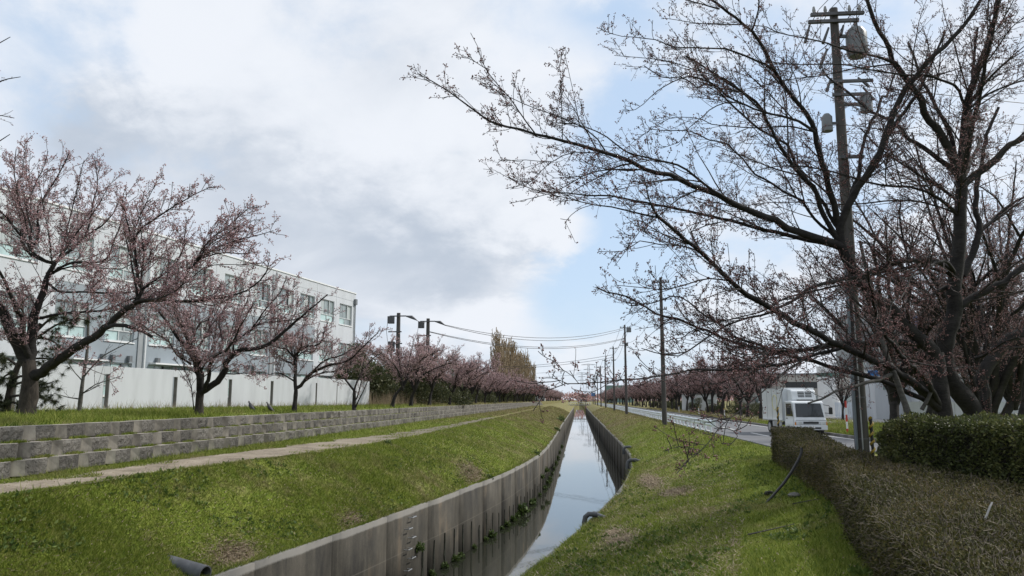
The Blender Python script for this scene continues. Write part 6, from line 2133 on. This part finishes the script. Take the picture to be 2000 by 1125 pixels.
    for a, b, s in (((-13.1, 73.7, 8.95), (6.3, 105.0, 11.4), 1.35), ((-13.1, 73.7, 8.9), (6.35, 104.9, 11.2), 1.55), ((-14.6, 73.7, 8.3), (6.35, 104.9, 10.0), 1.4), ((-14.6, 73.7, 8.25), (6.35, 104.9, 9.9), 1.5)):
        wire(a, b, s, "black wire sagging across the canal from the paired poles to the roadside poles", g2, .026)
    for a, b, s in (((-17, 150, 8.0), (6.35, 142.0, 9.9), .5), ((-17, 150, 7.7), (6.35, 142.0, 9.4), .5), ((6.35, 142.0, 9.9), (6.4, 105.0, 11.2), .6)):
        wire(a, b, s, "wire crossing the canal farther off, above the pink trees", "farther wires crossing the canal", .032)


poles()


# ------------------------------------------------------------------ guardrail
def guardrail():
    root = empty("guardrail", (7.72, 46.0, -.27))
    tag(root, "pale blue-white steel guardrail along the road edge above the grass bank", "guardrail")
    prof = [(0, .38), (-.045, .42), (-.045, .49), (0, .53), (0, .57), (-.045, .61), (-.045, .68), (0, .72), (.012, .72), (.012, .38)]
    y = 0.0
    k = 0
    while y < 270:
        ln = 4.0 if y < 100 else 12.0
        MB().prism_axis(prof, y + .004, y + ln - .004, 'y').build("beam", M['rail'], root)
        n = 2 if y < 100 else 4
        for j in range(n):
            yy = y + (j + .5) * ln / n
            MB().tube([(.07, yy, -.1), (.07, yy, .74)], .065, 8).build("post", M['rail'], root)
        y += ln
    pts = [(.006, 0.0), (.006, -.12), (.05, -.22), (.14, -.26)]
    mb = MB()
    vs, fs = [], []
    for x, yy in pts:
        vs += [(x, yy, .36), (x, yy, .74)]
    for i in range(3):
        fs.append((i * 2, i * 2 + 1, i * 2 + 3, i * 2 + 2))
    e = mb.add(vs, fs).build("end_wing", M['rail'], root)
    s = e.modifiers.new("thick", 'SOLIDIFY'); s.thickness = .012


guardrail()


# ------------------------------------------------------------------ refrigerated truck
def truck():
    root = empty("truck", (12.32, 42.6, -.245), R(4.0))
    tag(root, "white refrigerated box truck facing the camera behind the brown hedge", "truck")
    W = .90
    # box body: faces -y; y grows to the rear
    MB().box(-W, W, 1.72, 5.4, .72, 2.56).build("cargo_box", M['truck'], root, bevel=.035)
    mb = MB()
    for z in (.73, 2.52):
        mb.box(-W - .012, -W - .002, 1.75, 5.38, z, z + .05)
        mb.box(W + .002, W + .012, 1.75, 5.38, z, z + .05)
    mb.box(-W - .012, -W - .002, 1.70, 1.76, .78, 2.52).box(W + .002, W + .012, 1.70, 1.76, .78, 2.52)
    mb.build("corner_trim", M['galv'], root)
    # refrigeration unit over the cab
    u = MB().prism_axis([(1.70, 1.78), (.98, 1.80), (.90, 1.92), (1.02, 2.36), (1.16, 2.46), (1.70, 2.48)], -.62, .70, 'x')
    fr = u.build("cooling_unit", M['truck'], root, bevel=.04)
    mb = MB()
    for r in range(4):
        z = 2.04 + r * .085
        y = .93 + (z - 1.92) * .27
        for c in (-.30, .10):
            mb.box(c + .02, c + .37, y - .03, y + .03, z, z + .055)
    mb.box(-.36, .52, .875, .93, 1.865, 1.90)
    mb.build("cooling_grille", M['slit'], fr)
    # cab shell
    prof = [(0.0, .42), (-.03, .80), (.05, .93), (.34, 1.76), (.50, 1.84), (1.60, 1.84), (1.62, .42)]
    cab = MB().prism_axis(prof[::-1], -.84, .84, 'x').build("cab", M['truck'], root, bevel=.05)
    def on_slope(t):
        a, b = Vector((0, .05, .93)), Vector((0, .34, 1.76))
        return a.lerp(b, t)
    n = Vector((0, -.83, .29)).normalized()
    a, b = on_slope(.06), on_slope(.93)
    mb = MB()
    vs = [(-.74, a.y, a.z), (.74, a.y, a.z), (.68, b.y, b.z), (-.68, b.y, b.z)]
    vs2 = [(Vector(v) + n * .012)[:] for v in vs]
    mb.add(vs + vs2, [(4, 5, 6, 7), (0, 1, 5, 4), (1, 2, 6, 5), (2, 3, 7, 6), (3, 0, 4, 7)])
    mb.build("windscreen", M['screen'], root)
    for x0 in (-.35, .25):
        p0, p1 = Vector((x0, a.y, a.z)) + n * .03, Vector((x0 + .42, a.y + .05, a.z + .09)) + n * .03
        MB().tube([p0, p1], .012, 5).build("wiper", M['black'], root)
    for s in (-1, 1):
        x = s * .843
        mb = MB()
        quad = [(.26, 1.02), (1.30, 1.02), (1.30, 1.70), (.50, 1.70)]
        vs = [(x, p, q) for p, q in quad] + [(x + s * .012, p, q) for p, q in quad]
        fs = [(4, 5, 6, 7), (0, 1, 5, 4), (1, 2, 6, 5), (2, 3, 7, 6), (3, 0, 4, 7)]
        mb.add(vs, fs if s > 0 else [f[::-1] for f in fs])
        mb.build("side_window", M['screen'], root)
        d = MB().box(min(x, x + s * .01), max(x, x + s * .01), .24, 1.34, .50, .98).build("door", M['truck'], root)
        MB().box(min(x + s * .012, x + s * .04), max(x + s * .012, x + s * .04), 1.1, 1.26, .88, .92).build("handle", M['black'], d)
        # mirrors on arms
        arm = MB().tube([(s * .84, .30, 1.20), (s * 1.05, .12, 1.18), (s * 1.12, .08, 1.2)], .016, 6)
        arm.tube([(s * .84, .42, 1.64), (s * 1.06, .12, 1.58), (s * 1.12, .08, 1.5)], .016, 6)
        ar = arm.build("mirror", M['black'], root)
        MB().box(s * 1.12 - .10, s * 1.12 + .10, .04, .12, 1.13, 1.50).build("mirror_head", M['black'], ar, bevel=.03)
        # head lamps and indicators
        MB().box(s * .64 - .16, s * .64 + .16, -.055, .02, .56, .74).build("headlight", M['lamp'], root, bevel=.02)
        MB().box(s * .82 - .03, s * .82 + .035, -.05, .03, .56, .72).build("indicator", M['amber'], root)
        # wheels
        for y in (.75, 4.3):
            w = MB().tube([(s * .60, y, .36), (s * .84, y, .36)], .36, 20).build("wheel", M['tyre'], root, smooth_angle=40)
            MB().tube([(s * .835, y, .36), (s * .85, y, .36)], .22, 16).build("rim", M['galv'], w, smooth_angle=40)
    MB().box(-.40, .40, -.045, .0, .63, .74).build("grille", M['slit'], root)
    MB().box(-.86, .86, -.10, .12, .30, .55).build("bumper", M['truck'], root, bevel=.04)
    MB().box(-.5, .5, -.108, -.102, .36, .45).build("bumper_slot", M['slit'], root)
    MB().box(-.17, .17, -.125, -.111, .40, .52).build("number_plate", M['white'], root)
    mb = MB().box(-.45, -.30, .2, 5.3, .48, .62).box(.30, .45, .2, 5.3, .48, .62)
    mb.build("chassis", M['steel'], root)
    for s in (-.88, .86):
        MB().box(s, s + .02, 2.0, 3.6, .40, .70).build("side_guard", M['galv'], root)
    # panel seams of cab and box
    mb = MB().box(-.80, .80, -.034, -.026, .815, .827).box(-.845, -.840, .235, .245, .50, 1.72).box(-.845, -.840, 1.335, 1.345, .50, 1.72)
    mb.box(-.80, .80, -.02, -.008, .574, .586)
    mb.build("panel_seam", M['slit'], root)
    for y in (2.6, 3.5, 4.4):
        MB().box(-W - .010, -W - .001, y, y + .012, .80, 2.50).build("panel_seam", M['vent'], root)
    MB().box(-.12, .12, -.042, -.034, .70, .76).build("badge", M['galv'], root)
    # pale ring emblem on the box side
    pts = []
    for i in range(25):
        w = i / 24 * 2 * math.pi
        pts.append((-W - .008, 3.0 + .42 * math.cos(w), 1.75 + .42 * math.sin(w)))
    MB().tube(pts, .022, 5).build("ring_emblem", M['ring'], root)


truck()


# ------------------------------------------------------------------ markers, pipes, litter
def markers():
    root = empty("marker_post", (13.95, 41.9, -.2))
    tag(root, "red and white striped marker post on the verge next to the truck", "marker post")
    for k in range(5):
        MB().tube([(0, 0, k * .36), (0, 0, k * .36 + .36)], .05, 10).build("band", M['red'] if k % 2 == 0 else M['white'], root, smooth_angle=40)
    def striped(loc, h, label, tilt=0.0, r=.028):
        root = empty("stay_guard", loc)
        root.rotation_euler = (0, tilt, 0)
        tag(root, label, "stay guard")
        MB().tube([(0, 0, -.1), (0, 0, h)], r, 8).build("tube", M['black'], root)
        turns = h / .22
        pts = []
        m = int(turns * 12)
        for i in range(m + 1):
            w = i / 12 * 2 * math.pi
            pts.append((math.cos(w) * r, math.sin(w) * r, h * i / m))
        MB().tube(pts, r * .85, 4).build("yellow_spiral", M['yellow'], root)
        return root
    striped((6.55, 26.25, -.35), 1.75, "black and yellow spiral stay guard standing at the road end of the brown hedge")
    MB_ = MB().tube([(6.55, 26.25, 1.40), (7.62, 21.75, 8.6)], .008, 5).build("stay_wire", M['wire'])
    tag(MB_, "thin stay wire running up from the spiral guard to the concrete pole", "wire")
    striped((7.82, 21.6, -.3), 1.5, "yellow and black spiral guard right against the concrete utility pole", r=.04)
    # slim white delineators across the road
    for y, x in ((76.0, 13.95), (92.0, 13.95), (110.0, 13.95)):
        root = empty("delineator", (x, y, -.13))
        tag(root, "slim pale road delineator post on the far verge of the road", "marker post", "delineators on the far verge")
        MB().tube([(0, 0, 0), (0, 0, .85)], .045, 8).build("post", M['white'], root)
        MB().tube([(0, 0, .86), (0, 0, .98)], .048, 8).build("reflector", M['yellow'], root)

    # big grey drain pipe lying out of the bank
    root = empty("drain_pipe", (-6.68, 13.67, -1.43), 0)
    tag(root, "large grey drain pipe sticking out of the grass bank above the canal", "pipe")
    n, ro, ri = 28, .155, .132
    d = Vector((.93, -.36, -.05)).normalized()
    p0, p1 = Vector((-1.12, 0.35, 0.15)), Vector((0, 0, 0))
    s = d.cross(Vector((0, 0, 1))).normalized(); u = s.cross(d)
    vs = []
    ax = (p1 - p0).normalized()
    s = ax.cross(Vector((0, 0, 1))).normalized(); u = s.cross(ax)
    for p, r in ((p0, ro), (p1, ro), (p1, ri), (p0, ri)):
        for k in range(n):
            w = 2 * math.pi * k / n
            vs.append(p + s * math.cos(w) * r + u * math.sin(w) * r)
    fs = []
    for j in range(3):
        for k in range(n):
            k2 = (k + 1) % n
            fs.append((j * n + k, j * n + k2, (j + 1) * n + k2, (j + 1) * n + k))
    MB().add(vs, fs).build("pipe", M['pvc'], root, smooth_angle=40)
    MB().tube([p0 + ax * .1, p0 + ax * .12], ri, 20).build("dark_bore", M['black'], root)

    def elbow(y, label, s=1.0):
        d = Vector((float(xr(y + .2) - xr(y - .2)), .4, 0)).normalized()
        nrm = Vector((d.y, -d.x, 0))          # towards the bank
        c = Vector((float(xr(y)), y, WALL_Z))
        root = empty("elbow_pipe", c)
        tag(root, label, "pipe")
        pts = [nrm * .55 * s + Vector((0, 0, .10)), nrm * .2 * s + Vector((0, 0, .20)), nrm * -.02 * s + Vector((0, 0, .20)), nrm * -.13 * s + Vector((0, 0, .12)), nrm * -.17 * s + Vector((0, 0, -.02)), nrm * -.17 * s + Vector((0, 0, -.22))]
        MB().tube(pts, .085 * s, 14).build("pipe", M['pvc'], root, smooth_angle=50)
        MB().tube([pts[-2] + Vector((0, 0, -.12)), pts[-1] + Vector((0, 0, -.04))], .098 * s, 14).build("socket", M['pvc'], root, smooth_angle=50)
        MB().tube([pts[1] + nrm * .06, pts[1] - nrm * .06], .098 * s, 14).build("collar", M['pvc'], root, smooth_angle=50)
    elbow(21.0, "grey elbow pipe hanging over the canal coping nearest the camera", .8)
    elbow(39.6, "grey elbow pipe on the canal coping where the wall bends", 1.1)
    elbow(50.5, "small distant elbow pipe on the canal coping just past the bend", 1.0)
    # bent black hose standing out of the bank, stones and a stick beside it
    g = [(3.85, 16.95, -.55), (4.1, 17.15, -.36), (4.37, 17.34, -.14), (4.60, 17.5, .10), (4.78, 17.6, .34), (4.87, 17.68, .48), (4.89, 17.7, .60)]
    o = MB().tube(g, [.022, .026, .030, .030, .030, .030, .034], 8).build("bent_pipe", M['black'], None, smooth_angle=50)
    tag(o, "bent black pipe rising from the grass against the brown hedge", "pipe")
    rg = random.Random(4)
    for k, (x, y, sc, lab) in enumerate(((4.50, 17.1, .8, "pale grey stone lying in the grass below the bent black pipe"), 
                                         (4.2, 17.9, .8, "dark mossy stone beside the foot of the bent black pipe"))):
        vs, fs = [], []
        nn, mm = 8, 5
        for i in range(mm):
            a = i / (mm - 1) * math.pi
            for j in range(nn):
                b = j / nn * 2 * math.pi
                rr = rg.uniform(.8, 1.2)
                vs.append((math.sin(a) * math.cos(b) * .17 * sc * rr, math.sin(a) * math.sin(b) * .13 * sc * rr, math.cos(a) * .075 * sc * rr + .03))
        for i in range(mm - 1):
            for j in range(nn):
                fs.append((i * nn + j, i * nn + (j + 1) % nn, (i + 1) * nn + (j + 1) % nn, (i + 1) * nn + j))
        o = MB().add(vs, fs).build("stone", M['stone'] if k < 1 else M['moss'])
        o.location = (x, y, float(right_z(x, y)) + .02)
        tag(o, lab, "stone")
    # fallen sticks on the turf
    for k, (x, y, a, L, lab) in enumerate(((3.1, 13.2, .4, .9, "fallen twig on the grass near the foot of the hedge"), (4.45, 16.0, .3, .6, "fallen stick on the grass left of the pale stone"))):
        z = float(right_z(x, y)) + .04
        pts = [(x + math.cos(a) * L * (t - .5), y + math.sin(a) * L * (t - .5), float(right_z(x + math.cos(a) * L * (t - .5), y + math.sin(a) * L * (t - .5))) + .04) for t in (0, .3, .6, 1)]
        o = MB().tube(pts, [.014, .012, .01, .006], 5).build("stick", M['bark_grey'])
        tag(o, lab, "stick")
    o = MB().tube([(4.05, 8.3, .47), (4.13, 8.35, .58), (4.17, 8.38, .62)], [.010, .010, .008], 6).build("cut_stem", M['lot'])
    tag(o, "pale cut stem poking out of the brown hedge top", "stick")


markers()


# ------------------------------------------------------------------ birds on the lawn
def bird(loc, rz, label, s=1.0):
    """one continuous body: tail, belly, breast, neck, head, beak"""
    me = bpy.data.meshes.new("bird")
    ribs = [(-.30, .115, .012, .006), (-.20, .13, .022, .012), (-.12, .145, .045, .04), (-.03, .15, .068, .068), (.06, .165, .070, .075), (.12, .20, .052, .055),
            (.15, .245, .034, .036), (.165, .285, .036, .034), (.19, .30, .034, .030), (.222, .30, .014, .012), (.26, .292, .003, .003)]
    tilt = R(30)

    def up(x, z):
        # the trunk is carried head up, tail down
        if x > .13:
            x, z = x - .0, z
        u, v = x - .0, z - .13
        return u * math.cos(tilt) - v * math.sin(tilt), .13 + u * math.sin(tilt) + v * math.cos(tilt)
    mb = MB()
    n = 12
    vs, fs = [], []
    ribs = [(*(up(x, z) if x < .13 else (x * .62 + .0, z + .045)), ry * 1.3, rz_ * 1.35) for x, z, ry, rz_ in ribs]
    for x, z, ry, rz_ in ribs:
        for k in range(n):
            w = 2 * math.pi * k / n
            vs.append((x, ry * math.cos(w), z + rz_ * math.sin(w)))
    for i in range(len(ribs) - 1):
        for k in range(n):
            fs.append((i * n + k, i * n + (k + 1) % n, (i + 1) * n + (k + 1) % n, (i + 1) * n + k))
    fs.append(tuple(range(n - 1, -1, -1)))
    fs.append(tuple((len(ribs) - 1) * n + k for k in range(n)))
    mb.add(vs, fs)
    for sy in (-1, 1):
        mb.tube([(.02, sy * .03, .11), (.03, sy * .032, .05), (.015, sy * .032, .0)], [.014, .008, .007], 5)
        for a in (-.5, 0, .5):
            mb.tube([(.015, sy * .032, .004), (.015 + .045 * math.cos(a), sy * .032 + .045 * math.sin(a), .003)], [.006, .003], 4)
    o = mb.build("bird", M['bird'], None, smooth_angle=60)
    o.location = loc; o.rotation_euler = (0, 0, rz); o.scale = (s, s, s)
    tag(o, label, "bird")
    for sy in (-1, 1):
        wv = []
        for x, z, hgt in ((.09, .175, .035), (.0, .165, .05), (-.12, .15, .035), (-.24, .128, .010)):
            yy = {.09: .066, .0: .074, -.12: .055, -.24: .022}[x]
            for ww, zz in ((yy, z + hgt * .6), (yy + .012, z - hgt * .2), (yy * .8, z - hgt * .8)):
                px, pz = up(x, zz)
                wv.append((px, sy * ww * 1.32, pz))
        fs = []
        for i in range(3):
            a = i * 3
            fs += [(a, a + 1, a + 4, a + 3), (a + 1, a + 2, a + 5, a + 4)]
        MB().add(wv, fs).build("wing", M['bird'], o, smooth_angle=60)
    return o


bird((-13.12, 29.98, float(left_z(-13.12, 29.98))), R(165), "dark bird standing upright on the lawn, nearer the forked cherry trunk", 1.05)
bird((-12.38, 30.04, float(left_z(-12.38, 30.04))), R(178), "dark bird walking on the lawn, the one farther from the forked cherry trunk", 1.05)


# ------------------------------------------------------------------ far things
def background():
    # footbridge over the canal
    root = empty("footbridge", (.3, 345.0, -.35))
    tag(root, "small white footbridge crossing the canal in the far distance", "bridge")
    MB().box(-5.0, 5.0, -1.2, 1.2, -.45, -.05).build("deck", M['lot'], root)
    for y in (-1.15, 1.15):
        MB().box(-5.0, 5.0, y - .04, y + .04, .75, .9).build("handrail", M['trim'], root)
        mb = MB()
        for k in range(11):
            mb.box(-5.0 + k * .98, -4.85 + k * .98, y - .05, y + .05, -.05, .75)
        mb.build("balusters", M['trim'], root)
    # lattice pylons
    for (x, y, h, lab) in ((11.5, 900, 43, "taller grey lattice pylon on the horizon behind the roadside poles"), (4.6, 1150, 42, "fainter grey lattice pylon on the horizon, nearer the line of the canal")):
        root = empty("pylon", (x, y, 0))
        tag(root, lab, "pylon")
        mb = MB()
        b, t = 4.0, .8
        lv = np.linspace(0, 1, 9)
        cor = lambda u, i: ((b * (1 - u) ** 1.3 + t) * (1, 1, -1, -1)[i], (b * (1 - u) ** 1.3 + t) * (1, -1, -1, 1)[i], h * u)
        for i in range(4):
            mb.tube([cor(u, i) for u in lv], .22, 4)
            for a, c in zip(lv[:-1], lv[1:]):
                mb.tube([cor(a, i), cor(c, (i + 1) % 4)], .12, 3)
                mb.tube([cor(c, i), cor(a, (i + 1) % 4)], .12, 3)
        mb.build("tower", M['pylon'], root)
        for z, w in ((h * .72, 7.0), (h * .85, 6.0), (h * .98, 8.5)):
            mb = MB()
            mb.tube([(-w, 0, z), (0, 0, z + 1.2), (w, 0, z)], .2, 4).tube([(-w, 0, z), (w, 0, z)], .2, 4)
            mb.build("arm", M['pylon'], root)
    wire((3, 900, 36), (-420, 1000, 40), 8, "faint high voltage line running off from the pylons", "high voltage lines", .12)
    wire((3, 900, 31), (-420, 1000, 35), 8, "faint high voltage line running off from the pylons", "high voltage lines", .12)

    def block(name, loc, dims, wall, label, rz=0.0, windows=None, band=None, roof='roof'):
        root = empty(name, loc, rz)
        tag(root, label, "building")
        w, d, h = dims
        MB().box(-w / 2, w / 2, -d / 2, d / 2, -.2, h).build("wall", M[wall], root)
        MB().box(-w / 2 - .1, w / 2 + .1, -d / 2 - .1, d / 2 + .1, h + .003, h + .18).build("roof", M[roof], root)
        if windows:
            nx, rows, ww, wh = windows
            for z in rows:
                for i in range(nx):
                    x = -w / 2 + (i + .5) * w / nx
                    f = MB().box(x - ww / 2, x + ww / 2, -d / 2 - .05, -d / 2 - .004, z, z + wh).build("window", M['frame'], root)
                    MB().box(x - ww / 2 + .06, x + ww / 2 - .06, -d / 2 - .07, -d / 2 - .053, z + .06, z + wh - .06).build("pane", M['glass'], f)
        if band:
            for (x0, x1, z0, z1, mat) in band:
                MB().box(x0, x1, -d / 2 - .04, -d / 2 - .003, z0, z1).build("band", M[mat], root)
        return root
    block("shed", (28.5, 104, -.1), (14, 8, 4.9), 'shed', "low beige flat-roofed building behind the refrigerated truck", -.1, (4, (1.2,), 1.4, 1.1), [(-2, 3, 3.2, 4.0, 'slit')])
    root = empty("storage_tank", (26.3, 84, -.1))
    tag(root, "tall white cylindrical tank with a dark green band behind the truck's roof", "tank")
    MB().tube([(0, 0, -.2), (0, 0, 5.15)], 1.08, 32).build("shell", M['trim'], root, smooth_angle=40)
    MB().tube([(0, 0, 4.15), (0, 0, 4.55)], 1.095, 32, caps=False).build("band", M['green_band'], root, smooth_angle=40)
    MB().tube([(0, 0, 5.152), (0, 0, 5.28)], [1.14, 1.10], 32).build("rim", M['trim'], root, smooth_angle=40)
    block("shed", (38.5, 106, -.1), (13, 8, 5.2), 'shed_grey', "grey building behind the concrete utility pole and the slatted fence", -.1, (5, (3.2,), 1.2, .9))
    block("shed", (31.5, 76, -.1), (9, 9, 4.6), 'wall_white', "white shed glimpsed through the trunks of the big cherries", -.1, (4, (2.6,), 1.0, .9), [(-5, 5, 3.9, 4.4, 'blue')])
    block("shed", (35, 66, -.1), (13, 10, 5.2), 'wall_white', "pale shed at the edge of the picture behind the big cherries", -.2, (4, (2.6,), 1.2, 1.0))
    block("office_block", (50, 122, -.1), (18, 10, 14.4), 'shed_grey', "taller grey block with a blue sign seen between the cherry limbs", -.1, (7, (3, 6, 9), 1.3, 1.4), [(-4.5, .5, 12.4, 14.0, 'blue')])
    block("office_block", (27, 520, 0), (18, 14, 11), 'green_wall', "distant green-grey block at the end of the road", 0, (6, (3, 6.5), 1.6, 1.6))
    block("house", (19.5, 128, -.1), (5, 4, 2.6), 'wall_white', "small white hut under the russet cherry row across the road", 0, (2, (1.0,), .9, .9))
    block("house", (-19, 330, 1.0), (9, 7, 4), 'wall_white', "tiny white house at the far end of the path's cherry row", 0, (3, (1.5,), 1.2, 1.2))
    for x, w, h, lab in ((-60, 60, 9, "low pale building on the horizon far beyond the cherry row along the path"), (60, 50, 10, "low grey building on the horizon beyond the cherry row across the road"), (8, 22, 6.5, "far pale apartment block on the horizon at the end of the canal")):
        block("office_block", (x, 1000, 0), (w, 20, h), 'shed_grey', lab, 0, (10, (3, 6), 2, 2))
    # blue road sign far down the road
    root = empty("road_sign", (7.4, 400, -.3))
    tag(root, "tiny blue direction sign far down the road", "sign")
    MB().tube([(0, 0, 0), (0, 0, 5.6)], .08, 8).build("post", M['galv'], root)
    MB().box(-1.1, 1.1, -.14, -.085, 3.9, 5.5).build("board", M['blue'], root)
    # white slatted fence beyond the car park
    root = empty("slatted_fence", (28.4, 76.0, -.08), -.08)
    tag(root, "white vertical slat fence beyond the truck and the pole", "fence")
    for k in range(64):
        MB().box(-4.0 + k * .15, -4.0 + k * .15 + .11, -.02, .02, .06, 1.5).build("slat", M['rail'], root)
    for z in (.25, 1.3):
        MB().box(-4.05, 5.6, .022, .06, z, z + .07).build("crossrail", M['rail'], root)
    root = empty("white_fence", (30.5, 60.5, -.08), -.08)
    tag(root, "white solid panel fence behind the feet of the big cherries", "fence")
    for k in range(12):
        MB().box(-6.0 + k * 1.2, -6.0 + k * 1.2 + 1.18, -.03, .03, .05, 1.6).build("panel", M['fence_white'], root)
        MB().box(-6.03 + k * 1.2, -5.97 + k * 1.2, .032, .1, .0, 1.65).build("post", M['galv'], root)


background()
